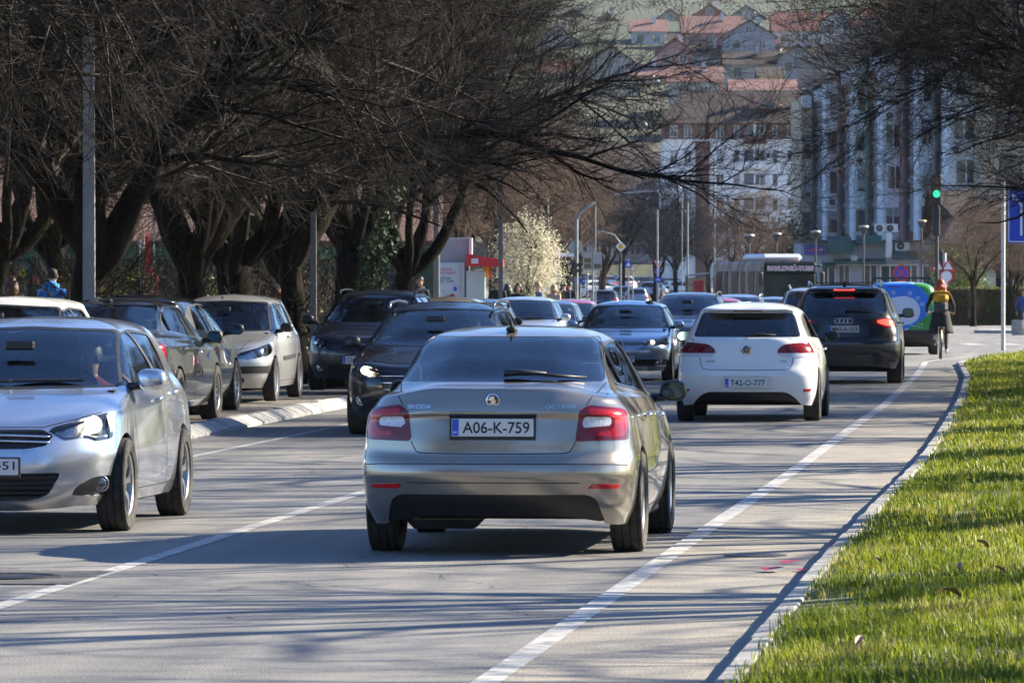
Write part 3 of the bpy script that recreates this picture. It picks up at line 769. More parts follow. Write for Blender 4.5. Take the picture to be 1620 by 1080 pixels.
# unseen blocks added behind the photographer to mask the bright horizon in reflections
for k, (x, y, w, h, wm, lab) in enumerate(((-42, -75, 40, 13, TANW, 'tan block added unseen behind the photographer, left, for reflections'), (4, -95, 44, 16, LILAC, 'grey block added unseen behind the photographer, middle, for reflections'), (52, -70, 42, 12, BEIGEW, 'beige block added unseen behind the photographer, verge side, for reflections'))):
    r = empty('apartment_block', (x, y, 0), 0, lab, 'building')
    m = MB(); m.box((0, -6, h / 2), (w, 12, h)); m.build('wall', wm, r)
    m = MB(); m.add([(-w / 2 - .6, .6, h), (w / 2 + .6, .6, h), (w / 2 + .6, -12.6, h), (-w / 2 - .6, -12.6, h), (-w / 2 + 3, -6, h + 3), (w / 2 - 3, -6, h + 3)], [(0, 1, 5, 4), (1, 2, 5), (2, 3, 4, 5), (3, 0, 4)]); m.build('roof', ROOFB, r)
    for i in range(9):
        for j in range(int(h / 3)):
            m = MB(); m.box((-w / 2 + (i + .5) * w / 9, .02, 1.8 + 2.9 * j), (1.5, .1, 1.5)); f_ = m.build('window', FRAMEW, r)
            m = MB(); m.box((-w / 2 + (i + .5) * w / 9, .06, 1.8 + 2.9 * j), (1.25, .06, 1.25)); m.build('pane', PANE, f_)
# ------------------------------------------------------------------ verge grass, blade by blade
def grass_mat():
    m = bpy.data.materials.new('grass_blade'); m.use_nodes = True
    nt = m.node_tree; N = nt.nodes.new; Lk = nt.links.new
    b = nt.nodes['Principled BSDF']; out = nt.nodes['Material Output']
    ge = N('ShaderNodeNewGeometry'); tc = N('ShaderNodeTexCoord')
    nz = N('ShaderNodeTexNoise'); nz.inputs['Scale'].default_value = 1.1; nz.inputs['Detail'].default_value = 5; Lk(tc.outputs['Object'], nz.inputs['Vector'])
    ad = N('ShaderNodeMath'); ad.operation = 'MULTIPLY_ADD'; ad.inputs[1].default_value = .55; Lk(ge.outputs['Random Per Island'], ad.inputs[0])
    sb = N('ShaderNodeMath'); sb.operation = 'MULTIPLY_ADD'; sb.inputs[1].default_value = 1.75; sb.inputs[2].default_value = -.60; Lk(nz.outputs['Fac'], sb.inputs[0]); Lk(sb.outputs[0], ad.inputs[2])
    cr = N('ShaderNodeValToRGB'); e = cr.color_ramp.elements
    e[0].position = .05; e[0].color = (.062, .095, .008, 1); e[1].position = .95; e[1].color = (.34, .27, .11, 1)
    for p, c in ((.35, (.115, .165, .008, 1)), (.62, (.19, .235, .012, 1)), (.84, (.30, .29, .04, 1))):
        q = e.new(p); q.color = c
    Lk(ad.outputs[0], cr.inputs[0]); Lk(cr.outputs[0], b.inputs['Base Color'])
    b.inputs['Roughness'].default_value = .5; b.inputs['Specular IOR Level'].default_value = .35
    tl = N('ShaderNodeBsdfTranslucent'); Lk(cr.outputs[0], tl.inputs[0])
    mx = N('ShaderNodeMixShader'); mx.inputs[0].default_value = .5
    Lk(b.outputs[0], mx.inputs[1]); Lk(tl.outputs[0], mx.inputs[2]); Lk(mx.outputs[0], out.inputs[0])
    return m
GRASS = grass_mat()
rg = np.random.default_rng(11)
KPX = np.array([p[0] for p in KERB_PATH]); KPY = np.array([p[1] for p in KERB_PATH])
def verge_x(y): return np.interp(y, KPY, KPX)
def vnoise(x, y, seed, f):
    """cheap smooth value noise"""
    r = np.random.default_rng(seed); t = r.random((64, 64))
    u, v = x * f, y * f
    i, j = np.floor(u).astype(int), np.floor(v).astype(int); fu, fv = u - i, v - j
    fu = fu * fu * (3 - 2 * fu); fv = fv * fv * (3 - 2 * fv)
    g = lambda a, b: t[a % 64, b % 64]
    return (g(i, j) * (1 - fu) + g(i + 1, j) * fu) * (1 - fv) + (g(i, j + 1) * (1 - fu) + g(i + 1, j + 1) * fu) * fv
parts_ = []
for y0, y1, wid, n, bw, hs in ((21, 33, 2.6, 82000, .0055, 1.0), (33, 48, 2.6, 62000, .0075, 1.0), (48, 75, 2.6, 48000, .011, 1.05), (75, 118, 3.2, 42000, .016, 1.1), (118, 172, 9.0, 40000, .026, 1.2)):
    y = rg.uniform(y0, y1, n)
    u = rg.random(n)
    x = verge_x(y) + .10 + u * wid
    dens = vnoise(x, y, 3, 1.3) * .6 + vnoise(x, y, 4, 4.0) * .4
    keep = (rg.random(n) < np.clip((dens - .18) * 2.4, .08, 1)) & ~((u * wid < .10) & (rg.random(n) < .75))
    x, y, dens = x[keep], y[keep], dens[keep]; n = len(x)
    h = (.018 + .085 * dens ** 1.8 + .06 * rg.random(n) ** 5) * hs
    az = rg.uniform(0, 2 * math.pi, n); lean = rg.uniform(.15, .9, n)
    dx, dy = np.cos(az), np.sin(az)
    z = np.interp(y, [0, 75, 100, 140, 165, 260], [0, 0, -.03, -.12, -.2, -.4]) + np.interp(x - verge_x(y), [.1, .5, 1.2, 2.4], [.055, .075, .09, .09])
    px_, py_ = -dy * bw / 2, dx * bw / 2
    b0 = np.stack([x - px_, y - py_, z - .01], 1); b1 = np.stack([x + px_, y + py_, z - .01], 1)
    mx_ = x + dx * h * lean * .35; my_ = y + dy * h * lean * .35
    m0 = np.stack([mx_ - px_ * .8, my_ - py_ * .8, z + h * .6], 1); m1 = np.stack([mx_ + px_ * .8, my_ + py_ * .8, z + h * .6], 1)
    tp = np.stack([x + dx * h * lean, y + dy * h * lean, z + h * (1 - .25 * lean)], 1)
    V = np.stack([b0, b1, m0, m1, tp], 1).reshape(-1, 3)
    base = np.arange(n)[:, None] * 5
    F = np.concatenate([base + np.array([[0, 1, 3]]), base + np.array([[0, 3, 2]]), base + np.array([[2, 3, 4]])], 0)
    parts_.append((V, F))
off = 0; VV = []; FF = []
for V, F in parts_:
    VV.append(V); FF.append(F + off); off += len(V)
o = link_mesh('grass', np_mesh('grass', np.concatenate(VV), np.concatenate(FF), smooth=False), GRASS)
tag(o, 'bright green grass growing on the verge', 'grass', kind='stuff')
# dead leaves caught in the grass
def leaf_mesh(name, col):
    m = MB(); V = []
    for t in np.linspace(0, 1, 6):
        w = .5 * math.sin(math.pi * min(1, t * .93 + .05)) ** .8 * .55
        V += [(-w * .07, t * .11, .012 * math.sin(3 * t) + .012), (0, t * .11, .01 * math.sin(3 * t)), (w * .07, t * .11, .014 * math.sin(3 * t) + .016)]
    F = []
    for i in range(5):
        a = i * 3; F += [(a, a + 1, a + 4, a + 3), (a + 1, a + 2, a + 5, a + 4)]
    m.add(V, F); o = m.build('fallen_leaf', mat(name, col, .6, noise=.4, scale=40)); me = o.data; bpy.data.objects.remove(o)
    return me
LF = {'brown': leaf_mesh('dead_leaf_brown', (.22, .11, .05)), 'yellow': leaf_mesh('dead_leaf_yellow', (.55, .33, .03)), 'tan': leaf_mesh('dead_leaf_tan', (.45, .33, .2))}
spots = [(1520, 955, 'brown', 'curled brown leaf in the near grass, lowest of the fallen leaves by the right edge', 1.0), (1480, 952, 'yellow', 'bright yellow leaf in the near grass left of the curled brown leaf', .6),
         (1590, 915, 'brown', 'reddish brown leaf in the grass close to the right edge', .7), (1517, 913, 'tan', 'tan leaf in the grass above the curled brown leaf', .9), (1355, 1035, 'tan', 'pale tan leaf in the grass near the bottom of the verge', .9),
         (1563, 875, 'brown', 'dark brown leaf in the grass, topmost of the fallen leaves on the right', .9), (1395, 900, 'tan', 'tan leaf in the grass nearest the verge kerb', .7)]
for x, y, k, lab, sc in spots:
    Y = 1.62 * FPX / (y - HOR)
    o = link_mesh('fallen_leaf', LF[k]); o.location = (pxx(x, Y), Y, .18); o.scale = (sc,) * 3
    o.rotation_euler = (.4, .2, x * .7); tag(o, lab, 'leaf', 'fallen leaves in the verge grass')
# ------------------------------------------------------------------ bare trees
def tubes(P, r0, r1, sides):
    """tapered tubes along many polylines at once: P (n, k, 3), r0/r1 (n,)"""
    n, k, _ = P.shape
    T = np.zeros_like(P); T[:, 1:-1] = P[:, 2:] - P[:, :-2]; T[:, 0] = P[:, 1] - P[:, 0]; T[:, -1] = P[:, -1] - P[:, -2]
    T /= np.maximum(np.linalg.norm(T, axis=2, keepdims=True), 1e-9)
    ref = np.where(np.abs(T[:, :1, 2:3]) < .85, np.array([0, 0, 1.0]), np.array([1.0, 0, 0]))
    ref = np.broadcast_to(ref, T.shape)
    U = np.cross(T, ref); U /= np.maximum(np.linalg.norm(U, axis=2, keepdims=True), 1e-9)
    W = np.cross(T, U)
    t = np.linspace(0, 1, k)[None, :]
    R = (r0[:, None] * (1 - t) + r1[:, None] * t)[:, :, None]
    a = np.arange(sides) * 2 * math.pi / sides
    V = P[:, :, None, :] + R[..., None] * (U[:, :, None, :] * np.cos(a)[None, None, :, None] + W[:, :, None, :] * np.sin(a)[None, None, :, None])
    idx = np.arange(n * k * sides).reshape(n, k, sides)
    A = idx[:, :-1]; B = idx[:, 1:]
    A2 = np.roll(A, -1, 2); B2 = np.roll(B, -1, 2)
    F = np.stack([A, A2, B2, B], -1).reshape(-1, 4)
    return V.reshape(-1, 3), F

def grow(S, D, L, k, wob, rise, rg, floor=None, slope=.12):
    """polylines from starts S along directions D; rise = pull towards up (+) or down (-) over the length"""
    n = len(S); P = np.zeros((n, k + 1, 3)); P[:, 0] = S; d = D.copy()
    for i in range(k):
        d = d + rg.normal(0, wob, (n, 3)); d[:, 2] += rise / k
        if floor is not None: d[:, 2] += np.where(P[:, i, 2] < floor + slope * i, .30, 0)
        d /= np.linalg.norm(d, axis=1, keepdims=True)
        P[:, i + 1] = P[:, i] + d * (L / k)[:, None]
    return P

def spawn(P, r0, r1, per, t0, rg, ang, lenf, ratio, up=0.0, fan=None):
    """children along parents"""
    n, k, _ = P.shape
    m = n * per
    pi = np.repeat(np.arange(n), per)
    t = t0 + (1 - t0) * ((np.tile(np.arange(per), n) + rg.random(m)) / per)
    f = t * (k - 1); i = np.minimum(f.astype(int), k - 2); fr = (f - i)[:, None]
    S = P[pi, i] * (1 - fr) + P[pi, i + 1] * fr
    T = P[pi, i + 1] - P[pi, i]; T /= np.linalg.norm(T, axis=1, keepdims=True)
    R = rg.normal(0, 1, (m, 3)); R[:, 2] *= .75; R -= T * (R * T).sum(1, keepdims=True); R /= np.linalg.norm(R, axis=1, keepdims=True)
    a = rg.uniform(ang[0], ang[1], m)[:, None]
    D = T * np.cos(a) + R * np.sin(a); D[:, 2] += up; D /= np.linalg.norm(D, axis=1, keepdims=True)
    rp = r0[pi] * (1 - t) + r1[pi] * t
    L = lenf * (1.15 - .55 * t) * rg.uniform(.6, 1.25, m)
    return S, D, L, rp * ratio

def bare_tree(seed, limbs, height=2.1, trunk_r=.24, l1=(11, 2.3), l2=(11, 1.15), l3=(8, .52), fine=True, twig_r=.0036, zmin=2.3, droop=-.5, r2=(.005, .011), slope=.045):
    """returns meshes (trunk with limbs, crown of branches and twigs); limbs: list of (azimuth, elevation, length, radius)"""
    rg = np.random.default_rng(seed)
    TV, TF = [], []
    def put(dst, V, F): dst[0].append(V); dst[1].append(F)
    trunk = ([], []); crown = ([], [])
    top = np.array([rg.normal(0, .28), rg.normal(0, .2), height])
    tp = np.array([[[0, 0, -.1], [0, 0, .12], top * .3, top * .7, top, top + [0, 0, .35]]])
    V, F = tubes(tp, np.array([trunk_r * 1.05]), np.array([trunk_r * .9]), 12)
    V = V.reshape(6, 12, 3); V[0, :, :2] *= 1.45; V[1, :, :2] *= 1.22
    put(trunk, V.reshape(-1, 3) + rg.normal(0, .02, (72, 3)), F)
    k_ = 26; a_ = rg.uniform(0, 2 * math.pi, k_)
    S0 = np.stack([np.cos(a_) * trunk_r * .8, np.sin(a_) * trunk_r * .8, rg.uniform(.2, height, k_)], 1); S0[:, :2] += (top[:2] * (S0[:, 2:3] / height))
    D0 = np.stack([np.cos(a_) * .7, np.sin(a_) * .7, np.ones(k_)], 1); D0 /= np.linalg.norm(D0, axis=1, keepdims=True)
    P0 = grow(S0, D0, rg.uniform(.5, 1.6, k_), 5, .16, .1, rg); V, F = tubes(P0, np.full(k_, .011), np.full(k_, .004), 4); put(crown, V, F)
    S0, D0, L0, R0 = spawn(P0, np.full(k_, .011), np.full(k_, .004), 5, .2, rg, (.4, .9), .4, .5); P0 = grow(S0, D0, L0, 3, .14, .05, rg); V, F = tubes(P0, np.full(len(P0), .0045), np.full(len(P0), .003), 3); put(crown, V, F)
    S = []; D = []; L = []; R = []
    for az, el, ln, r in limbs:
        S.append(top + [0, 0, rg.uniform(-.35, .2)]); D.append([math.cos(el) * math.sin(az), math.cos(el) * math.cos(az), math.sin(el)]); L.append(ln); R.append(r)
    S, D, L, R = np.array(S, float), np.array(D, float), np.array(L, float), np.array(R, float)
    P = grow(S, D, L, 14, .12, droop, rg, zmin + .25, slope)
    def high(P, *a):
        k = P[:, :, 2].min(1) > zmin
        return (P[k],) + tuple(q[k] for q in a)
    V, F = tubes(P, R, R * .07, 9); put(trunk, V, F)
    # forks of the limbs
    S2, D2, L2, R2 = spawn(P, R, R * .22, 3, .25, rg, (.45, .8), float(L.mean()) * .62, .72, .12)
    Pf, R2 = high(grow(S2, D2, L2, 9, .09, -.15, rg), R2)
    V, F = tubes(Pf, R2, R2 * .1, 7); put(crown, V, F)
    for PP, r0, r1, per in ((P, R, R * .22, l1[0]), (Pf, R2, R2 * .25, l1[0])):
        S1, D1, L1, R1 = spawn(PP, r0, r1, per, .15, rg, (.5, 1.0), l1[1], .5, .05)
        R1 = np.clip(R1, .012, .045)
        P1, R1 = high(grow(S1, D1, L1, 7, .11, -.05, rg), R1); V, F = tubes(P1, R1, R1 * .3, 5); put(crown, V, F)
        S2_, D2_, L2_, R2_ = spawn(P1, R1, R1 * .3, l2[0], .1, rg, (.45, .95), l2[1], .6, .05)
        R2_ = np.clip(R2_, *r2)
        P2, R2_ = high(grow(S2_, D2_, L2_, 4, .13, .02, rg), R2_); V, F = tubes(P2, R2_, R2_ * .5, 3); put(crown, V, F)
        if fine:
            S3, D3, L3, R3 = spawn(P2, R2_, R2_ * .5, l3[0], .12, rg, (.4, .9), l3[1], .7, .08)
            R3 = np.full(len(R3), twig_r)
            P3, R3 = high(grow(S3, D3, L3, 2, .12, .08, rg), R3); V, F = tubes(P3, R3, R3 * .6, 3); put(crown, V, F)
    out = []
    for nm, (Vs, Fs) in (('trunk', trunk), ('crown', crown)):
        o = 0; FF = []
        for V, F in zip(Vs, Fs): FF.append(F + o); o += len(V)
        out.append(np_mesh(nm, np.concatenate(Vs), np.concatenate(FF)))
    return out

def bark_mat(name, c1, c2, moss, rough=.9, spec=.08):
    m, nt, b = nodemat(name)
    N = nt.nodes.new; Lk = nt.links.new
    tc = N('ShaderNodeTexCoord')
    mp = N('ShaderNodeMapping'); mp.inputs['Scale'].default_value = (1, 1, .35); Lk(tc.outputs['Object'], mp.inputs[0])
    n1 = N('ShaderNodeTexNoise'); n1.inputs['Scale'].default_value = 14; n1.inputs['Detail'].default_value = 7; Lk(mp.outputs[0], n1.inputs['Vector'])
    n2 = N('ShaderNodeTexNoise'); n2.inputs['Scale'].default_value = 2.2; n2.inputs['Detail'].default_value = 6; Lk(tc.outputs['Object'], n2.inputs['Vector'])
    mx = N('ShaderNodeMix'); mx.data_type = 'RGBA'; mx.inputs['A'].default_value = (*c1, 1); mx.inputs['B'].default_value = (*c2, 1); Lk(n1.outputs['Fac'], mx.inputs['Factor'])
    mr = N('ShaderNodeMapRange'); mr.inputs[1].default_value = .56; mr.inputs[2].default_value = .68; mr.inputs[4].default_value = .7; Lk(n2.outputs['Fac'], mr.inputs[0])
    m2 = N('ShaderNodeMix'); m2.data_type = 'RGBA'; m2.inputs['B'].default_value = (*moss, 1); Lk(mx.outputs['Result'], m2.inputs['A']); Lk(mr.outputs[0], m2.inputs['Factor'])
    Lk(m2.outputs['Result'], b.inputs['Base Color']); b.inputs['Roughness'].default_value = rough
    b.inputs['Specular IOR Level'].default_value = spec
    bp = N('ShaderNodeBump'); bp.inputs['Strength'].default_value = .9; bp.inputs['Distance'].default_value = .03; Lk(n1.outputs['Fac'], bp.inputs['Height']); Lk(bp.outputs['Normal'], b.inputs['Normal'])
    return m
BARK = bark_mat('tree_bark', (.006, .005, .004), (.016, .0125, .009), (.03, .028, .008))
TWIG = bark_mat('twig_bark', (.006, .0046, .0036), (.016, .012, .009), (.026, .024, .010), .55, .10)
def limbset(rg, n, l=(5.2, 7.0), el=(.45, 1.15), r=(.12, .20), a0=0):
    return [(a0 + 2 * math.pi * (k + rg.uniform(-.25, .25)) / n, rg.uniform(*el), rg.uniform(*l), rg.uniform(*r)) for k in range(n)]
rr = random.Random(8)
TREES = [bare_tree(21, limbset(rr, 7)), bare_tree(34, limbset(rr, 6, el=(.35, 1.0)), height=2.0, trunk_r=.23),
         bare_tree(47, [(1.45, .62, 7.6, .20), (1.9, .42, 6.6, .15), (.7, .8, 6, .15), (-.4, .9, 5.5, .14), (-1.5, .5, 6.4, .16), (-2.5, .8, 5.5, .14), (3.0, .45, 6.2, .15)], height=1.9, trunk_r=.27)]
SPARSE = dict(l1=(5, 2.4), l2=(5, 1.1), l3=(3, .5), twig_r=.003, r2=(.004, .007), zmin=3.3, droop=-.25, height=2.8)
TREES += [bare_tree(55, limbset(rr, 9, l=(5.5, 7.6), el=(.35, 1.25), r=(.12, .20)), **SPARSE), bare_tree(56, limbset(rr, 9, l=(5.0, 7.2), el=(.4, 1.3), r=(.11, .19)), **SPARSE)]
OVER = dict(SPARSE); OVER.update(l1=(12, 2.3), l2=(11, 1.1), l3=(8, .52), twig_r=.0036, zmin=2.75, height=2.6, droop=-.45, slope=.0)
TREES += [bare_tree(57, limbset(rr, 7, l=(5.8, 7.6), el=(.15, .5), r=(.08, .12)), **OVER), bare_tree(58, limbset(rr, 7, l=(5.8, 7.6), el=(.15, .5), r=(.08, .12)), **OVER)]
TREES += [bare_tree(61, limbset(rr, 7, l=(5.2, 6.8), el=(.35, .95), r=(.11, .17)), height=2.4, trunk_r=.22, zmin=3.5), bare_tree(62, limbset(rr, 7, l=(5.2, 6.8), el=(.35, .95), r=(.11, .17)), height=2.3, trunk_r=.21, zmin=3.5)]
def plant_tree(name, variant, X, Y, rz, sc, label, group, z=None, zs=None):
    root = empty(name, (X, Y, gz(Y) + .1 if z is None else z), rz, label, 'tree', group)
    root.scale = (sc, sc, zs or sc)
    t, c = TREES[variant]
    link_mesh('trunk', t, BARK, root); link_mesh('crown', c, TWIG, root)
    return root
def row_x(y): return -5.6 + .09 * (y - 75)
AV = [(65.5, 0, 2.2, 1.05, -.5, 'leftmost bare tree with a forked limb, rising behind the silver car at the left edge'), (74.5, 1, .6, 1.0, 0, 'bare tree with dark trunk beside the first lamp pole on the left'),
      (83.7, 0, 4.0, .95, 0, 'bare tree with upright dark trunk behind the black parked hatchback'), (90, 2, 0.0, 1.0, 0, 'bare tree with a long limb reaching right over the parked estate'),
      (96.5, 1, 3.6, .95, 0, 'bare forked tree just left of the second lamp pole'), (105, 7, 1.0, 1.05, -.2, 'bare ivy-clad tree right of the second lamp pole'), (111.5, 8, 2.3, .88, -.1, 'bare mossy tree just left of the walking couple'), (128, 8, 3.0, .9, -2.7, 'bare tree left of the mossy one, farthest along the avenue')]
for y, v, rz, sc, dx, lab in AV:
    plant_tree('avenue_tree', v, row_x(y) + dx, y, rz, sc, lab, 'bare avenue trees behind the parked cars')
for k, (y, v, rz, dx) in enumerate(((70, 1, 2.0, -7), (80, 0, .9, -6.5), (90, 1, 4.4, -7), (100, 8, 2.4, -6), (112, 7, 5.1, -6.5), (126, 8, .2, -6), (140, 7, 3.3, -6.5))):
    plant_tree('avenue_tree', v, row_x(y) + dx, y, rz, 1.0, 'bare tree of the second row, %s behind the avenue trunks' % ['leftmost', 'second', 'third', 'fourth', 'fifth', 'sixth', 'last'][k], 'bare trees of the second row')
RT = [(10.4, 27, 3, 0.4, 1.0), (10.6, 34.5, 4, 1.1, 1.0), (11.0, 42, 3, 2.0, 1.0), (11.3, 49.5, 4, 3.4, 1.0), (11.6, 57, 3, 5.5, 1.0), (11.9, 65, 4, 4.4, 1.0), (12.5, 74, 5, 2.2, 1.0), (12.9, 82, 6, 3.0, 1.0), (11.5, 89, 5, .9, 1.0), (13.4, 97, 6, 5.6, 1.0), (12.6, 107, 5, 4.0, 1.05), (15.6, 116, 6, 1.8, 1.05), (16.5, 92, 5, 5, 1.1), (17, 106, 6, 0, 1.1), (-9.0, 12, 0, 1, 1.0), (-9.8, 2, 1, 2, 1.0), (8.0, 12, 3, 1, 1.0), (7.0, -4, 4, 2, 1.0), (-11, -9, 0, 3, 1.0), (6, -20, 3, 4, 1.0), (-12, -22, 1, 5, 1.0)]  # closing entries: unseen trees, added for what the cars reflect
for k, (x, y, v, rz, sc) in enumerate(RT):
    plant_tree('verge_tree', v, x, y, rz, sc, 'bare verge tree overhanging from the right, %s of the row counted from the camera' % ['first', 'second', 'third', 'fourth', 'fifth', 'sixth', 'seventh', 'eighth', 'ninth', 'tenth', 'eleventh', 'twelfth', 'thirteenth', 'last'][min(k, 13)] if y > 14 else 'bare tree added unseen around the photographer for reflections', 'bare verge trees right of the road' if y > 14 else 'unseen trees added around the photographer for reflections')
# ------------------------------------------------------------------ blossom, shrubs, hedge, far trees
def leaf_cloud(n, centre, rad, size, seed, shell=.35, flat=0.0):
    """many small leaf faces through an uneven ellipsoid volume"""
    rg = np.random.default_rng(seed)
    d = rg.normal(0, 1, (n, 3)); d /= np.linalg.norm(d, axis=1, keepdims=True)
    lump = 1 + .28 * np.sin(d[:, 0] * 5 + seed) * np.sin(d[:, 1] * 4.3) + .2 * np.sin(d[:, 2] * 7 + 2) + .12 * np.sin(d[:, 0] * 13 + d[:, 2] * 11)
    r = (shell + (1 - shell) * rg.random(n) ** .5) * lump
    c = np.asarray(centre) + d * r[:, None] * np.asarray(rad)
    a = rg.normal(0, 1, (n, 3)); a /= np.linalg.norm(a, axis=1, keepdims=True)
    b = np.cross(a, rg.normal(0, 1, (n, 3))); b /= np.linalg.norm(b, axis=1, keepdims=True)
    s = size * rg.uniform(.6, 1.35, n)[:, None]
    V = np.stack([c - a * s, c + b * s * .55, c + a * s, c - b * s * .55], 1).reshape(-1, 3)
    F = np.arange(n * 4).reshape(-1, 4)
    return V, F
def leafmat(name, c1, c2, tr=.35):
    m = bpy.data.materials.new(name); m.use_nodes = True
    nt = m.node_tree; N = nt.nodes.new; Lk = nt.links.new
    b = nt.nodes['Principled BSDF']; out = nt.nodes['Material Output']
    ge = N('ShaderNodeNewGeometry')
    mx = N('ShaderNodeMix'); mx.data_type = 'RGBA'; mx.inputs['A'].default_value = (*c1, 1); mx.inputs['B'].default_value = (*c2, 1)
    Lk(ge.outputs['Random Per Island'], mx.inputs['Factor']); Lk(mx.outputs['Result'], b.inputs['Base Color'])
    b.inputs['Roughness'].default_value = .5; b.inputs['Specular IOR Level'].default_value = .35
    tl = N('ShaderNodeBsdfTranslucent'); Lk(mx.outputs['Result'], tl.inputs[0])
    ms = N('ShaderNodeMixShader'); ms.inputs[0].default_value = tr
    Lk(b.outputs[0], ms.inputs[1]); Lk(tl.outputs[0], ms.inputs[2]); Lk(ms.outputs[0], out.inputs[0])
    return m
BLOSSOM = leafmat('plum_blossom', (.56, .52, .36), (.74, .70, .55)); LEAFG = leafmat('young_leaf', (.06, .11, .015), (.16, .20, .03)); IVY = leafmat('ivy_leaf', (.015, .045, .015), (.06, .10, .03), .1); CONIF = leafmat('evergreen_leaf', (.015, .04, .012), (.04, .08, .02), .15); HEDGE = leafmat('winter_hedge_leaf', (.08, .07, .025), (.16, .135, .05), .3); HEDGETOP = leafmat('hedge_top_leaf', (.09, .10, .02), (.16, .15, .04), .3)
FARTREES = [bare_tree(71, limbset(rr, 6, l=(3.4, 4.6), el=(.8, 1.35), r=(.08, .12)), height=2.4, trunk_r=.17, l1=(7, 1.7), l2=(7, .95), l3=(4, .5), twig_r=.008),
            bare_tree(72, limbset(rr, 7, l=(3.6, 5.0), el=(.6, 1.3), r=(.08, .13)), height=1.6, trunk_r=.19, l1=(7, 1.7), l2=(7, .95), l3=(4, .5), twig_r=.008)]
TWIGF = bark_mat('pale_twig_bark', (.09, .062, .05), (.16, .115, .09), (.12, .10, .06))
def far_tree(p, Y, v, sc, label, rz=0, group='bare trees around the far junction'):
    r = empty('park_tree', (pxx(p, Y), Y, gz(Y)), rz, label, 'tree', group); r.scale = (sc,) * 3
    t, c = FARTREES[v]; link_mesh('trunk', t, BARK, r); link_mesh('crown', c, TWIGF, r)
    return r
far_tree(1185, 300, 1, .86, 'bare spreading tree directly behind the bus', .3)
far_tree(1070, 400, 0, .95, 'bare tree behind the red phone kiosk, left of the white block', 1.2)
far_tree(1035, 430, 1, 1.1, 'tall bare tree behind the yield sign', 2.2)
far_tree(985, 410, 0, 1.35, 'bare tree behind the diamond priority sign', .7)
far_tree(950, 440, 1, 1.45, 'bare tree behind the paired sign boards', 4.0)
far_tree(912, 420, 0, 1.4, 'bare tree behind the curved lamp post', 5.0)
far_tree(885, 350, 1, 1.25, 'bare tree just right of the blossom tree', 3.0)
far_tree(1122, 470, 0, .95, 'bare tree in front of the dark red pilaster', 1.6)
far_tree(1235, 420, 1, .7, 'bare tree in front of the white block beside the evergreen', 2.6)
far_tree(1540, 255, 0, .72, 'bare young tree behind the hedge, nearest the warning signs', .2, 'bare young trees behind the hedge')
far_tree(1598, 262, 1, .72, 'bare young tree behind the hedge, under the blue lane sign', 1.9, 'bare young trees behind the hedge')
far_tree(1612, 275, 0, .75, 'bare young tree behind the hedge at the right edge', 4.4, 'bare young trees behind the hedge')
far_tree(1575, 290, 1, .8, 'bare tree behind the hedge in the middle of its row', 3.1, 'bare young trees behind the hedge')
for k, (p, Y, v, sc, rz) in enumerate(((40, 170, 0, 1.1, 0), (190, 178, 1, 1.2, 1), (330, 172, 0, 1.15, 2), (470, 185, 1, 1.2, 3), (560, 190, 0, 1.2, 4), (640, 200, 1, 1.2, 5), (740, 215, 0, 1.2, 2), (830, 240, 1, 1.2, 1), (110, 200, 1, 1.3, 3), (260, 215, 0, 1.3, 5), (410, 220, 1, 1.3, 1), (520, 230, 0, 1.3, 4), (-20, 190, 1, 1.2, 2), (700, 260, 1, 1.3, 2), (780, 300, 0, 1.4, 3))):
    far_tree(p, Y, v, sc, 'bare tree in the dense stand behind the market roof', rz, 'bare trees behind the market')
# blossom tree
r = empty('blossom_tree', (pxx(835, 188), 188, gz(188)), 0, 'small tree in white blossom beside the kiosk', 'tree')
t, c = bare_tree(91, limbset(rr, 6, l=(1.5, 2.1), el=(.5, 1.3), r=(.05, .07)), height=1.5, trunk_r=.09, l1=(5, .8), l2=(5, .5), fine=False)
link_mesh('trunk', t, BARK, r); link_mesh('crown', c, TWIG, r)
Vs = []; Fs = []; o_ = 0
for k, (cx, cz, rx, rz_, n) in enumerate(((0, 2.7, 1.15, 1.1, 5200), (-.45, 2.0, .8, .8, 2200), (.55, 2.1, .75, .7, 2200), (.1, 3.5, .7, .7, 1700), (.75, 3.0, .5, .5, 900), (-.7, 3.1, .5, .6, 900), (.2, 1.5, .7, .4, 900))):
    V, F = leaf_cloud(n, (cx, 0, cz), (rx, rx, rz_), .028, 40 + k, .1); Vs.append(V); Fs.append(F + o_); o_ += len(V)
o = link_mesh('blossom', np_mesh('blossom', np.concatenate(Vs), np.concatenate(Fs), False), BLOSSOM, r); o['kind'] = 'stuff'
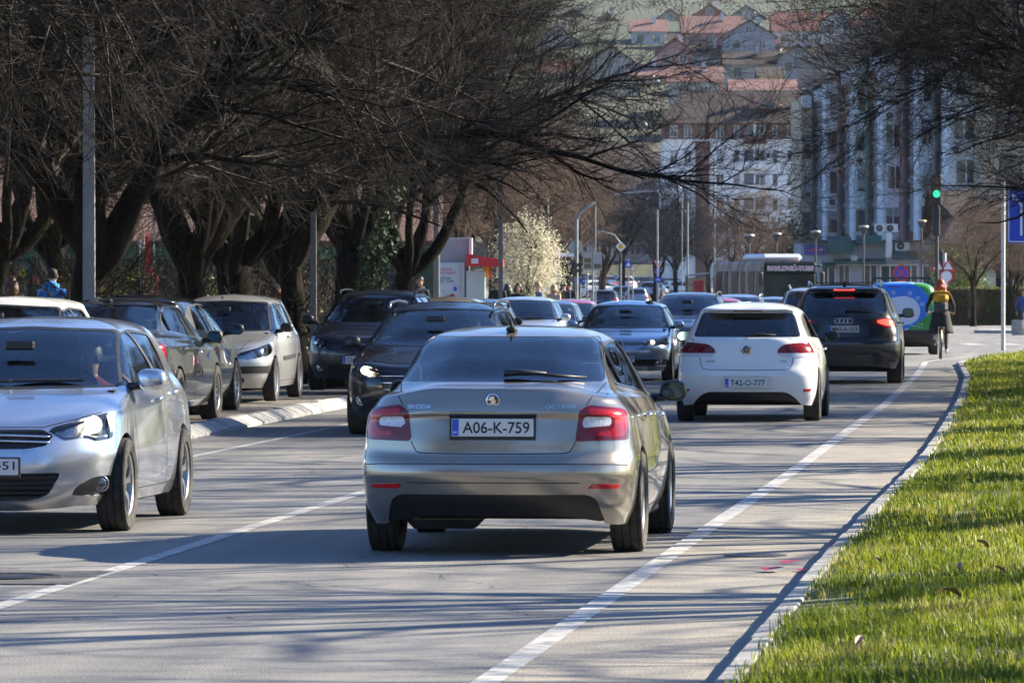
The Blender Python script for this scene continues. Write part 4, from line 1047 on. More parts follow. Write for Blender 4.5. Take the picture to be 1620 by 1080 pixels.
# hedge at the junction
hy = 262.0
hx0, hx1 = pxx(1500, hy), pxx(1720, hy); hztop = CAM_H - (458 - HOR) / FPX * hy; hzb = gz(hy)
rg = np.random.default_rng(5)
m = MB(); m.box(((hx0 + hx1) / 2, hy + .75, (hztop + hzb) / 2 - .05), (hx1 - hx0, 1.3, hztop - hzb - .1), bev=.1)
hd = m.build('hedge', mat('hedge_core', (.03, .026, .012), .95, noise=.5, scale=3)); tag(hd, 'long clipped brown-green hedge across the side road', 'hedge')
n = 26000
c = np.stack([rg.uniform(hx0, hx1, n), hy + rg.uniform(-.02, .22, n), rg.uniform(hzb + .05, hztop, n)], 1)
c2 = np.stack([rg.uniform(hx0, hx1, n // 3), hy + rg.uniform(0, 1.5, n // 3), hztop + rg.normal(0, .05, n // 3)], 1)
for nm, cc, mm in (('hedge_face', c, HEDGE), ('hedge_top', c2, HEDGETOP)):
    k = len(cc); a = rg.normal(0, 1, (k, 3)); a /= np.linalg.norm(a, axis=1, keepdims=True); b = np.cross(a, rg.normal(0, 1, (k, 3))); b /= np.linalg.norm(b, axis=1, keepdims=True)
    s_ = .055
    V = np.stack([cc - a * s_, cc + b * s_ * .6, cc + a * s_, cc - b * s_ * .6], 1).reshape(-1, 3)
    o = link_mesh(nm, np_mesh(nm, V, np.arange(k * 4).reshape(-1, 4), False), mm, hd); o['kind'] = 'stuff'
# shrubs
def shrub(name, p, Y, w, h, material, label, n=2600, size=.03, z0=0.0, twigs=True, seed=1):
    r = empty(name, (pxx(p, Y), Y, gz(Y) + .1), 0, label, 'shrub')
    V, F = leaf_cloud(n, (0, 0, h * .55 + z0), (w / 2, w / 2, h * .5), size, seed, .15)
    o = link_mesh('foliage', np_mesh('foliage', V, F, False), material, r); o['kind'] = 'stuff'
    if twigs:
        rg = np.random.default_rng(seed); k = 60
        S = np.stack([rg.normal(0, w * .12, k), rg.normal(0, w * .12, k), np.zeros(k)], 1); D = np.stack([rg.normal(0, .45, k), rg.normal(0, .45, k), np.ones(k)], 1); D /= np.linalg.norm(D, axis=1, keepdims=True)
        P = grow(S, D, rg.uniform(.7, 1.15, k) * h, 5, .12, .1, rg); V, F = tubes(P, np.full(k, .012), np.full(k, .004), 3)
        S2, D2, L2, R2 = spawn(P, np.full(k, .012), np.full(k, .004), 9, .2, rg, (.4, .9), h * .28, .5); P2 = grow(S2, D2, L2, 3, .12, .05, rg); V2, F2 = tubes(P2, np.full(len(P2), .005), np.full(len(P2), .003), 3)
        o = link_mesh('stems', np_mesh('stems', np.concatenate([V, V2]), np.concatenate([F, F2 + len(V)])), TWIG, r); o['kind'] = 'stuff'
for k, (p, Y, w, h) in enumerate(((60, 124, 5, 2.6), (170, 126, 5, 2.9), (275, 128, 5, 2.6), (375, 128, 5, 2.8), (470, 130, 5, 2.6)  , (545, 134, 4, 2.2))):
    shrub('dry_shrub', p, Y, w, h, HEDGE, ['tangled', 'leggy', 'dense', 'tall', 'spreading', 'ragged', 'low'][k] + ' dry shrub in the row before the market, number %d from the left' % (k + 1), 1100, .03, 0, True, 100 + k)
shrub('leafy_shrub', 185, 96, 1.6, 2.3, LEAFG, 'shrub with young green leaves just right of the first lamp pole', 900, .028, .3, True, 3)
shrub('leafy_shrub', 345, 112, 1.7, 1.7, LEAFG, 'green leaved shrub left of the long-limbed tree trunk', 1500, .03, 0, True, 4)
shrub('dry_shrub', 225, 100, 2.6, 1.5, HEDGE, 'low dry brown shrub behind the black parked hatchback', 1600, .022, 0, True, 6)
shrub('dry_shrub', 300, 104, 2.4, 1.4, HEDGE, 'dry twiggy shrub at the foot of the upright dark trunk', 1200, .022, 0, True, 7)
shrub('dry_shrub', 20, 92, 2.4, 1.5, HEDGE, 'dry twiggy shrub at the left edge', 500, .022, 0, True, 12)
shrub('evergreen_shrub', 1250, 385, 4.2, 5.6, CONIF, 'dark evergreen shrub left of the navy shop sign', 4200, .12, 0, False, 8)
shrub('evergreen_shrub', 1512, 285, 2.6, 3.4, CONIF, 'dark green conifer shrub behind the warning signs', 3600, .075, 0, False, 9)
shrub('leafy_shrub', 1533, 283, 2.0, 3.0, LEAFG, 'light green shrub behind the hedge beside the dark conifer', 2600, .07, 0, False, 10)
shrub('leafy_shrub', 868, 178, .9, 1.1, LEAFG, 'small green shrub beside the pavement under the blossom tree', 1200, .03, 0, False, 11)
shrub('leafy_shrub', 880, 183, .9, 1.2, leafmat('red_green_leaf', (.10, .18, .02), (.35, .14, .04)), 'small reddish green shrub right of the blossom tree', 1000, .03, 0, False, 13)
# ivy on a trunk of the row
tx, ty = row_x(105) + .2, 105
Vs = []; Fs = []; o_ = 0
for k, (dz, rx, rz_, n, ox) in enumerate(((1.2, .55, 1.1, 1500, 0), (2.4, .5, .7, 900, .1), (3.3, .35, .6, 500, .35))):
    V, F = leaf_cloud(n, (tx + ox, ty, gz(ty) + .1 + dz), (rx, rx, rz_), .05, 60 + k, .6); Vs.append(V); Fs.append(F + o_); o_ += len(V)
o = link_mesh('ivy', np_mesh('ivy', np.concatenate(Vs), np.concatenate(Fs), False), IVY); tag(o, 'glossy ivy climbing the tree right of the second lamp pole', 'ivy', kind='stuff')

# scrub and bare orchards between the hill houses
rg = np.random.default_rng(31)
Vs = []; Fs = []; o_ = 0
for k in range(230):
    Y = rg.uniform(740, 1180); X = rg.uniform(-60, 1) * .12 * Y / 9 if k % 4 == 0 else rg.uniform(pxx(820, Y), pxx(1500, Y))
    w = rg.uniform(1.4, 3.2)
    V, F = leaf_cloud(70, (X, Y, hz(X, Y) + w * .5), (w, w, w * .8), .24, 500 + k, .1); Vs.append(V); Fs.append(F + o_); o_ += len(V)
o = link_mesh('hillside_scrub', np_mesh('hillside_scrub', np.concatenate(Vs), np.concatenate(Fs), False), leafmat('scrub_leaf', (.028, .026, .014), (.055, .048, .028), .2)); tag(o, 'brown scrub and bare orchard trees covering the hill', 'scrub', kind='stuff')
# ------------------------------------------------------------------ poles, signs, lights, kiosk
CPOLE = mat('concrete_pole', (.34, .33, .32), .85, noise=.25, scale=3, bump=.2); GALV = mat('galvanised_pole', (.24, .25, .26), .5, .4, noise=.25, scale=5); DARKP = mat('dark_painted_pole', (.03, .035, .04), .5, noise=.2); SIGNBACK = mat('sign_back_grey', (.38, .39, .40), .5, .4, noise=.15)
SBLUE = mat('sign_blue', (.012, .05, .45), .4, noise=.12, scale=3); SWHITE = mat('sign_white', (.72, .72, .72), .45); SRED = mat('sign_red_paint', (.55, .02, .03), .45); SYEL = mat('sign_yellow', (.75, .36, .02), .45)
def lamp_pole(p, Y, w, label, mat_=GALV, square=False, h=9.0, dark=False):
    X = pxx(p, Y); r = empty('lamp_pole', (X, Y, gz(Y) + .1), 0, label, 'lamp pole', 'lamp poles along the avenue')
    m = MB()
    if square: m.add([(-w / 2, -w / 2, 0), (w / 2, -w / 2, 0), (w / 2, w / 2, 0), (-w / 2, w / 2, 0), (-w * .35, -w * .35, h), (w * .35, -w * .35, h), (w * .35, w * .35, h), (-w * .35, w * .35, h)], [(0, 1, 5, 4), (1, 2, 6, 5), (2, 3, 7, 6), (3, 0, 4, 7), (4, 5, 6, 7)])
    else: m.cyl((0, 0, 0), (0, 0, h), w / 2, w * .35, 12)
    m.build('pole', mat_, r)
    m = MB(); m.tube([(0, 0, h - .1), (.5, 0, h + .5), (1.6, 0, h + .7)], [.05, .04, .04], 8); m.build('arm', GALV, r)
    m = MB(); m.box((1.9, 0, h + .7), (.7, .25, .14), bev=.05); m.build('lantern', SIGNBACK, r)
    m = MB(); m.cyl((0, 0, -.05), (0, 0, .08), w * .9, n=12); m.build('base_collar', CPOLE, r)
    return r
lamp_pole(141, 72.2, .16, 'tall grey concrete pole beside the leftmost trunks', CPOLE, True)
lamp_pole(496, 92.5, .10, 'tall grey pole behind the old navy estate', CPOLE, True)
lamp_pole(690, 115, .12, 'tall grey pole beside the walking couple', CPOLE, True)
lamp_pole(792, 142, .12, 'tall dark grey pole by the red kiosk canopy', mat('dark_concrete_pole', (.13, .13, .135), .85, noise=.2), True)

def disc(parent, c, r, material, name, t=.02, n=24):
    m = MB(); m.lathe([(r, -t), (r, 0), (.001, 0)], c, 'Y', n); return m.build(name, material, parent, fix=True)
def tri(parent, c, s, material, name, up=True, t=.015):
    k = 1 if up else -1
    m = MB(); m.prism([(c[0] - s / 2, c[2] - k * s * .38), (c[0] + s / 2, c[2] - k * s * .38), (c[0], c[2] + k * s * .48)], c[1] - t, c[1]); return m.build(name, material, parent, fix=True)
def post(name, p, Y, ptop, r_, label, cat, material=GALV, z0=None):
    z0 = gz(Y) if z0 is None else z0
    root = empty(name, (pxx(p, Y), Y, z0), 0, label, cat)
    h = CAM_H + (HOR - ptop) / FPX * Y - z0
    m = MB(); m.cyl((0, 0, 0), (0, 0, h), r_, n=10); m.build('post', material, root, smooth='auto')
    return root, (lambda py_: CAM_H + (HOR - py_) / FPX * Y - z0), FPX / Y
# blue lane sign at the right edge
r, z, s = post('lane_sign', 1587, 152, 288, .055, 'blue lane sign with white arrows at the right edge', 'sign', mat('sign_post_white', (.55, .54, .52), .5, .3, noise=.2), None)
x0, x1 = 6 / s, 96 / s
m = MB(); m.box(((x0 + x1) / 2, -.08, (z(295) + z(385)) / 2), (x1 - x0, .04, z(295) - z(385)), bev=.015); m.build('panel', SBLUE, r)
m = MB()
for a, b, c, d in ((x0 + .03, x1 - .03, z(297.5), z(298.8)), (x0 + .03, x1 - .03, z(381.5), z(383)), (x0 + .03, x0 + .05, z(297.5), z(383)), (x1 - .05, x1 - .03, z(297.5), z(383))): m.box(((a + b) / 2, -.104, (c + d) / 2), (b - a, .008, c - d))
m.build('border', SWHITE, r)
def arrow(pts, tip, w):
    m = MB()
    P = [Vector((a / s, 0, z(b))) for a, b in pts]
    for a, b in zip(P[:-1], P[1:]):
        d = (b - a).normalized(); n_ = Vector((d.z, 0, -d.x)) * w / 2
        m.quad(*[tuple(q + Vector((0, -.106, 0))) for q in (a - n_ - d * w * .2, a + n_ - d * w * .2, b + n_ + d * w * .2, b - n_ + d * w * .2)])
    d = (P[-1] - P[-2]).normalized(); n_ = Vector((d.z, 0, -d.x)); e = P[-1]
    m.add([tuple(e + n_ * w * 1.5 + Vector((0, -.107, 0))), tuple(e - n_ * w * 1.5 + Vector((0, -.107, 0))), tuple(e + d * w * 3 + Vector((0, -.107, 0)))], [(0, 1, 2)])
    return m.build('arrow', SWHITE, r)
arrow([(28, 372), (28, 324), (19, 314)], 0, .055); arrow([(60, 372), (60, 320)], 0, .055)
# hanging green traffic light over the side road
r, z, s = post('traffic_light', 1482, 176, 300, .06, 'black traffic signal post with a lit green lamp', 'traffic light', DARKP)
m = MB(); m.box((-.03, -.12, z(300)), (.34, .22, .95), bev=.04); h_ = m.build('signal_head', BLACK, r)
for k, (q, mm) in enumerate(((285, mat('dead_red_lens', (.08, .01, .01), .3)), (296, mat('dead_amber_lens', (.09, .05, .01), .3)), (307, mat('lit_green_lens', (.05, .6, .3), .3, emit=(.03, 1.0, .45), estr=.3)))):
    m = MB(); m.lathe([(.11, 0), (.11, .05), (.10, .02), (.001, .03)], (-.03, -.23, z(q)), 'Y', 16); m.build('signal_lens', mm, h_)
m = MB(); m.box((-.03, -.1, z(350)), (.24, .16, .9), bev=.03); m.build('rear_signal_head', BLACK, r)
# warning sign cluster by the cyclist
r, z, s = post('warning_signs', 1494, 200, 400, .07, 'grey post with two red-bordered warning triangles behind the cyclist', 'sign', mat('wide_grey_post', (.42, .43, .44), .5, .5))
for dx_, a in ((-.24, .0), (.12, 0)):
    tri(r, (dx_, -.08, z(420)), .52, SRED, 'triangle_border'); tri(r, (dx_, -.10, z(420.5)), .33, SWHITE, 'triangle_face')
disc(r, (.06, -.08, z(437)), .26, SRED, 'round_border'); disc(r, (.06, -.105, z(437)), .19, SWHITE, 'round_face')
m = MB(); m.box((-.06, -.09, z(449)), (.34, .02, .2)); m.build('small_plate', SWHITE, r)
m = MB(); m.box((-.16, .06, z(412)), (.24, .2, .75), bev=.03); m.build('signal_back', BLACK, r)
# no-parking roundel
r, z, s = post('parking_sign', 1425, 235, 424, .04, 'round blue and red no-parking sign above the van', 'sign')
disc(r, (0, -.06, z(432)), .34, SRED, 'sign_rim'); disc(r, (0, -.085, z(432)), .27, SBLUE, 'sign_face')
m = MB(); m.box((0, -.095, z(432)), (.06, .012, .52), ry=.78); m.box((0, -.096, z(432)), (.06, .012, .52), ry=-.78); m.build('sign_cross', SRED, r)
# park lanterns
for k, (p, Y, pt, dark, lab) in enumerate(((1185, 268, 374, True, 'dark park lantern behind the bus roof'), (1228, 282, 372, True, 'dark park lantern right of the bus pod'), (1290, 282, 368, True, 'dark park lantern beside the navy shop sign'), (1366, 292, 360, True, 'dark park lantern between the green awnings'), (1458, 300, 351, False, 'park lantern with a pale cap right of the awnings'))):
    r, z, s = post('park_lantern', p, Y, pt + 10, .055, lab, 'street lamp', DARKP); r['group'] = 'park lanterns before the shops'
    zt = z(pt)
    m = MB(); m.lathe([(.05, zt - .34), (.10, zt - .30), (.24, zt - .02), (.26, zt), (.001, zt + .02)], (0, 0, 0), 'Z', 16); m.build('lantern_head', DARKP, r, smooth='auto')
    m = MB(); m.lathe([(.23, zt + .005), (.27, zt + .03), (.24, zt + .09), (.001, zt + .11)], (0, 0, 0), 'Z', 16); m.build('lantern_cap', SIGNBACK if dark else mat('cream_cap', (.5, .42, .27), .5), r, smooth='auto')
# far junction posts
r, z, s = post('street_lamp', 912, 235, 345, .075, 'curved grey lamp post with a round sign back and black signal', 'street lamp')
m = MB(); m.tube([(0, 0, z(346)), (.12, 0, z(337)), (.45, 0, z(327)), (.8, 0, z(319))], [.075, .07, .06, .05], 10); m.build('arm', GALV, r, smooth=True)
disc(r, (-.02, .06, z(391)), .29, SIGNBACK, 'round_sign_back')
m = MB(); m.box((-.46, -.04, z(403)), (.72, .05, .14), rz=.05); m.build('street_name_board', SWHITE, r)
m = MB(); m.box((-.05, -.1, z(425)), (.16, .16, .62), bev=.03); m.box((.14, -.1, z(419)), (.2, .1, .14)); m.box((.14, -.1, z(428)), (.2, .1, .14)); m.build('signal_head', BLACK, r)
r, z, s = post('sign_boards', 938, 240, 398, .04, 'pair of grey sign boards seen from behind on two posts', 'sign')
m = MB(); m.cyl((-.24, 0, 0), (-.24, 0, z(400)), .035, n=8); m.build('post', GALV, r)
for dx_ in (-.22, .19):
    m = MB(); m.box((dx_, -.06, z(413)), (.38, .04, .78)); b_ = m.build('board', SIGNBACK, r)
    for q in (412, 421):
        if dx_ > 0 and q == 412: continue
        m = MB(); m.box((dx_, -.085, z(q)), (.30, .012, .20)); m.build('board_patch', mat('board_brown', (.12, .10, .05), .6), b_)
r, z, s = post('priority_sign', 982, 330, 402, .05, 'yellow and white diamond priority sign on a curved mast', 'sign')
m = MB(); m.tube([(0, 0, z(402)), (-.02, 0, z(385)), (-.35, 0, z(372)), (-1.0, 0, z(367)), (-1.5, 0, z(365))], .045, 8); m.build('arm', GALV, r, smooth=True)
m = MB(); m.box((0, -.08, z(390)), (.44, .03, .44), ry=math.pi / 4); m.build('diamond_border', SWHITE, r); m = MB(); m.box((0, -.10, z(390)), (.26, .03, .26), ry=math.pi / 4); m.build('diamond_face', SYEL, r)
m = MB(); m.box((-.03, -.1, z(409)), (.18, .16, .5), bev=.03); m.build('signal_head', BLACK, r)
r, z, s = post('yield_sign', 1040, 300, 402, .04, 'red and white yield triangle above a round blue arrow sign', 'sign')
tri(r, (0, -.06, z(417)), .50, SRED, 'triangle_border', False); tri(r, (0, -.085, z(416)), .30, SWHITE, 'triangle_face', False)
disc(r, (0, -.06, z(429)), .17, SBLUE, 'arrow_sign')
m = MB(); m.box((0, -.09, z(429)), (.05, .01, .2), ry=.7); m.build('sign_arrow', SWHITE, r)
r, z, s = post('arrow_sign', 1041, 285, 436, .035, 'round blue arrow sign low beside the parked black saloon', 'sign'); disc(r, (0, -.05, z(442)), .17, SBLUE, 'sign_face')
m = MB(); m.box((-.03, -.08, z(442)), (.04, .01, .15), ry=.7); m.box((.03, -.08, z(442)), (.04, .01, .15), ry=-.7); m.build('sign_arrow', SWHITE, r)
r, z, s = post('arrow_sign', 918, 260, 438, .035, 'round blue arrow sign beside the curved lamp post', 'sign'); disc(r, (0, -.05, z(444)), .13, SBLUE, 'sign_face')
r, z, s = post('crossing_sign', 994, 340, 410, .04, 'blue pedestrian crossing sign under the bare trees', 'sign')
m = MB(); m.box((0, -.06, z(418)), (.40, .03, .40)); m.build('panel', SBLUE, r); tri(r, (0, -.09, z(418)), .28, SWHITE, 'panel_triangle')
r, z, s = post('speed_sign', 1001, 330, 420, .035, 'round white and red limit sign right of the crossing sign', 'sign'); disc(r, (0, -.05, z(425)), .14, SRED, 'rim'); disc(r, (0, -.075, z(425)), .105, SWHITE, 'face')
for p, Y, pt, lab in ((1079, 310, 300, 'slim grey lamp mast left of the white block'), (1088, 320, 320, 'thicker grey mast beside the red phone kiosk'), (1130, 330, 250, 'tall grey mast behind the bus tail'), (942, 250, 320, 'slim pale mast above the paired boards'), (867, 225, 310, 'slim pale mast above the blossom tree'), (884, 245, 410, 'short grey post at the pavement end'), (869, 215, 420, 'short post beside the blond pedestrian')):
    r, z, s = post('mast', p, Y, pt, .05 if 'thick' in lab or 'tall' in lab else .028, lab, 'mast')
    m = MB(); m.cyl((0, 0, 0), (0, 0, .25), .09, n=10); m.build('base', GALV, r)
    if 'slim grey' in lab:
        m = MB(); m.tube([(0, 0, z(pt)), (-.25, 0, z(pt) + .25), (-.9, 0, z(pt) + .3)], .035, 6); m.box((-1.1, 0, z(pt) + .3), (.5, .2, .1), bev=.03); m.build('lamp_arm', GALV, r)
r, z, s = post('signal_mast', 1040, 290, 300, .05, 'overhead signal hanging left of the white block', 'traffic light', GALV)
m = MB(); m.box((-.05, -.1, z(318)), (.28, .2, .85), bev=.04); m.build('signal_head', BLACK, r); m = MB(); m.box((.14, -.05, z(318)), (.1, .22, .8)); m.build('signal_shield', SIGNBACK, r)
m = MB(); m.tube([(0, 0, z(302)), (-1.2, 0, z(304)), (-2.2, 0, z(308))], .04, 6); m.build('arm', GALV, r)
# red phone kiosk shelter
Yk = 270; r = empty('shelter', (pxx(1103, Yk), Yk, gz(Yk)), 0, 'small glazed shelter with a red panel in front of the bus', 'shelter')
s = FPX / Yk
m = MB(); m.box((0, .4, 2.35), (1.15, 1.3, .08), ry=-.12); m.build('roof', SIGNBACK, r)
for sx in (-.5, .5):
    for y_ in (-.1, .9):
        m = MB(); m.box((sx, y_, 1.15), (.07, .07, 2.3)); m.build('post', mat('shelter_brown', (.12, .07, .05), .6), r)
m = MB(); m.box((0, .9, 1.2), (.95, .02, 2.0)); m.build('back_pane', glass('shelter_glass', (.45, .42, .38)), r)
m = MB(); m.box((.08, -.16, 1.75), (.46, .06, .62), bev=.02); m.build('red_panel', SRED, r)
m = MB(); m.box((.08, -.14, .8), (.09, .05, 1.2)); m.build('panel_leg', SRED, r)
# kiosk with red canopy
Yk = 168.0; kz = gz(Yk) + .12
kk = empty('kiosk', (0, Yk, kz), 0, 'grey kiosk with poster and red canopy beyond the walking couple', 'kiosk')
def KX(p): return (p - 810.0) * Yk / FPX
def KZ(q): return CAM_H + (HOR - q) * Yk / FPX - kz
KGREY = mat('kiosk_panel', (.30, .29, .30), .6, noise=.15, scale=1.5); KLIGHT = mat('kiosk_edge', (.6, .6, .58), .6)
m = MB(); m.box(((KX(684) + KX(742)) / 2, 1.1, KZ(376) / 2), (KX(742) - KX(684), 2.2, KZ(376)), bev=.02); m.build('cabin', KGREY, kk)
m = MB(); m.box((KX(744.5), 1.0, (KZ(376) + KZ(402)) / 2), (.09, 2.3, KZ(376) - KZ(402))); m.build('edge_panel', KLIGHT, kk)
m = MB(); m.box(((KX(688) + KX(735)) / 2, -.05, KZ(449)), (KX(735) - KX(688), .1, KZ(414) - KZ(482))); fr_ = m.build('poster_frame', KLIGHT, kk)
m = MB(); m.box(((KX(690) + KX(728)) / 2, -.11, KZ(449)), (KX(728) - KX(690), .03, KZ(417) - KZ(482))); m.build('poster', mat('poster_pale', (.50, .56, .60), .4), fr_)
for txt, q, w, h, c in (('DOPUNA', 426, .40, .085, SRED), ('SMART PAKET', 432, .60, .075, SRED), ('BONUSI', 440, .30, .075, PLATEINK), ('KM  1500', 445, .46, .07, PLATEINK)):
    o = link_mesh('poster_lettering', text_mesh(txt, w, h), c, fr_); o.location = (KX(705), -.132, KZ(q))
for x_, q, c in ((720, 457, PLATEBLUE), (716, 468, SRED), (708, 471, SRED), (712, 470, PLATEINK), (703, 472, SRED)):
    m = MB(); m.ball((KX(x_), -.135, KZ(q)), (.06, .01, .07), 8, 6); m.build('poster_motif', c, fr_)
m = MB(); m.add([(KX(738), -.9, KZ(402)), (KX(796), -1.2, KZ(411)), (KX(796), -1.2, KZ(422)), (KX(738), -.9, KZ(421)), (KX(738), 1.2, KZ(402)), (KX(797), 1.2, KZ(411)), (KX(797), 1.2, KZ(422)), (KX(738), 1.2, KZ(421))], [(0, 3, 2, 1), (1, 2, 6, 5), (0, 1, 5, 4), (3, 7, 6, 2), (4, 5, 6, 7), (0, 4, 7, 3)]); cn = m.build('canopy', mat('canopy_red', (.55, .015, .02), .5, noise=.1), kk, fix=True)
m = MB(); m.box((KX(751.5), -1.0, KZ(413)), (.20, .03, .14), rz=-.28, bev=.01); m.build('canopy_logo', SWHITE, cn)
o = link_mesh('canopy_lettering', text_mesh('m:tel', .13, .06), SRED, cn); o.location = (KX(751.5), -1.03, KZ(413)); o.rotation_euler = (0, 0, -.28)
m = MB(); m.box((KX(793), -1.22, KZ(417)), (.09, .02, .12)); m.build('canopy_mark', mat('pale_pink_print', (.7, .45, .42), .5), cn)
m = MB(); m.box(((KX(738) + KX(768)) / 2, .2, (KZ(428)) / 2), (KX(768) - KX(738), 1.6, KZ(428)), bev=.02); m.build('counter', mat('pale_green_glass_panel', (.42, .50, .48), .25, noise=.15, scale=1), kk)
m = MB(); m.box((KX(770), 0, KZ(430)), (.20, .5, .34)); m.build('yellow_panel', mat('panel_yellow', (.7, .42, .02), .5), kk); m = MB(); m.box((KX(775.5), -.02, KZ(430)), (.06, .52, .36)); m.build('red_trim', SRED, kk)
# lilac-and-red beach flags among the trees
for p, Y, q0, q1, w, c, lab in ((228, 140, 368, 470, .10, SRED, 'tall narrow red feather flag left of the upright trunk'), (243, 140, 312, 350, .07, SRED, 'red pennant hanging high beside the upright trunk'), (242, 138, 430, 474, .09, SRED, 'short red feather flag beside the taller one'), (221, 141, 380, 465, .12, mat('flag_lilac', (.28, .26, .42), .7), 'lilac feather flag behind the red one')):
    r, z, s = post('feather_flag', p, Y, q0, .02, lab, 'flag', GALV, gz(Y) + .13)
    m = MB(); V = []; F = []
    for i, t in enumerate(np.linspace(0, 1, 8)):
        zz = z(q0) + (z(q1) - z(q0)) * t; ww = w * (1.6 * math.sin(.5 + t * 2.2))
        V += [(.02, .012 * math.sin(5 * t), zz), (.02 + ww, .05 * math.sin(4 * t + 1), zz - .03)]
        if i: F.append((2 * i - 2, 2 * i, 2 * i + 1, 2 * i - 1))
    m.add(V, F); m.build('cloth', c, r)
# kerbed traffic island tip and planter at the right
m = MB(); m.lathe([(2.0, -.1), (2.0, .12), (1.7, .16), (.001, .16)], (pxx(1625, 215), 215, gz(215)), 'Z', 28); o = m.build('traffic_island', CONC, smooth='auto'); o['kind'] = 'structure'
m = MB(); m.lathe([(.26, 0), (.30, .25), (.28, .55), (.22, .5), (.001, .45)], (pxx(1613, 205), 205, gz(205) + .0), 'Z', 14); o = m.build('planter', mat('planter_grey', (.35, .33, .30), .8, noise=.3)); tag(o, 'round grey concrete planter at the right edge beside the side road', 'planter')

# overhead cables across the far junction
for k, (a, b, q0, q1, Y, lab) in enumerate(((1000, 1292, 289, 294, 400, 'upper dark cable strung across the white apartment block'), (1040, 1400, 306, 330, 330, 'lower dark cable sagging across the striped building'))):
    P_ = [px(a + (b - a) * t, q0 + (q1 - q0) * t + 7 * math.sin(math.pi * t), Y) for t in np.linspace(0, 1, 14)]
    m = MB(); m.tube(P_, .022, 5); o = m.build('overhead_cable', DARKP); tag(o, lab, 'cable')
# ------------------------------------------------------------------ car bodies: a stack of plan-view rings, skinned and then cut into panels, lamps and panes
def _pchip(x, Y, xq):
    """monotone cubic through Y (n, ...) at x, evaluated at xq"""
    h = np.diff(x); sh = (len(h),) + (1,) * (Y.ndim - 1)
    d = np.diff(Y, axis=0) / h.reshape(sh)
    m = np.zeros_like(Y)
    a = d[:-1]; b = d[1:]
    w1 = (2 * h[1:] + h[:-1]).reshape((-1,) + sh[1:]); w2 = (h[1:] + 2 * h[:-1]).reshape((-1,) + sh[1:])
    ok = (a * b) > 0
    with np.errstate(divide='ignore', invalid='ignore'):
        hm = (w1 + w2) / (w1 / np.where(ok, a, 1) + w2 / np.where(ok, b, 1))
    m[1:-1] = np.where(ok, hm, 0); m[0] = d[0]; m[-1] = d[-1]
    i = np.clip(np.searchsorted(x, xq, side='right') - 1, 0, len(h) - 1)
    t = ((xq - x[i]) / h[i]).reshape((-1,) + sh[1:]); hh = h[i].reshape((-1,) + sh[1:])
    t2 = t * t; t3 = t2 * t
    return (2 * t3 - 3 * t2 + 1) * Y[i] + (t3 - 2 * t2 + t) * hh * m[i] + (-2 * t3 + 3 * t2) * Y[i + 1] + (t3 - t2) * hh * m[i + 1]

def _resample(P, n):
    s = np.concatenate([[0], np.cumsum(np.linalg.norm(np.diff(P, axis=0), axis=1))])
    if s[-1] < 1e-9: return np.repeat(P[:1], n, 0)
    q = np.linspace(0, s[-1], n)
    return np.stack([np.interp(q, s, P[:, k]) for k in range(P.shape[1])], 1)

def _sm(t): return t * t * (3 - 2 * t)

def ring_half(R, n1, n2, n3):
    yr, zr, zs0, zs1, yf, zf, w, wr, wf, Lr, nr, Lf, nf = R
    ph = np.linspace(0, math.pi / 2, 160)
    s_, c_ = np.sin(ph), np.cos(ph)
    wR, wF = w * wr, w * wf
    A = np.stack([wR * np.maximum(s_, 0) ** (2 / nr), yr + Lr * (1 - np.maximum(c_, 0) ** (2 / nr))], 1)
    A = _resample(A, n1)
    u = _sm(np.clip((np.abs(A[:, 0]) / max(wR, 1e-6) - .45) / .55, 0, 1))
    A = np.column_stack([A, zr + (zs0 - zr) * u])
    t = np.linspace(0, 1, n2 + 2)[1:-1]
    y0, y1 = yr + Lr, yf - Lf
    xb = np.where(t < .5, wR + (w - wR) * _sm(np.clip(t * 2, 0, 1)), wF + (w - wF) * _sm(np.clip(2 - t * 2, 0, 1)))
    B = np.stack([xb, y0 + (y1 - y0) * t, zs0 + (zs1 - zs0) * t], 1)
    C = np.stack([wF * np.maximum(s_, 0) ** (2 / nf), yf - Lf * (1 - np.maximum(c_, 0) ** (2 / nf))], 1)
    C = _resample(C, n3)
    u = _sm(np.clip((np.abs(C[:, 0]) / max(wF, 1e-6) - .25) / .75, 0, 1))
    C = np.column_stack([C, zf + (zs1 - zf) * u])[::-1]
    return np.concatenate([A, B, C], 0)

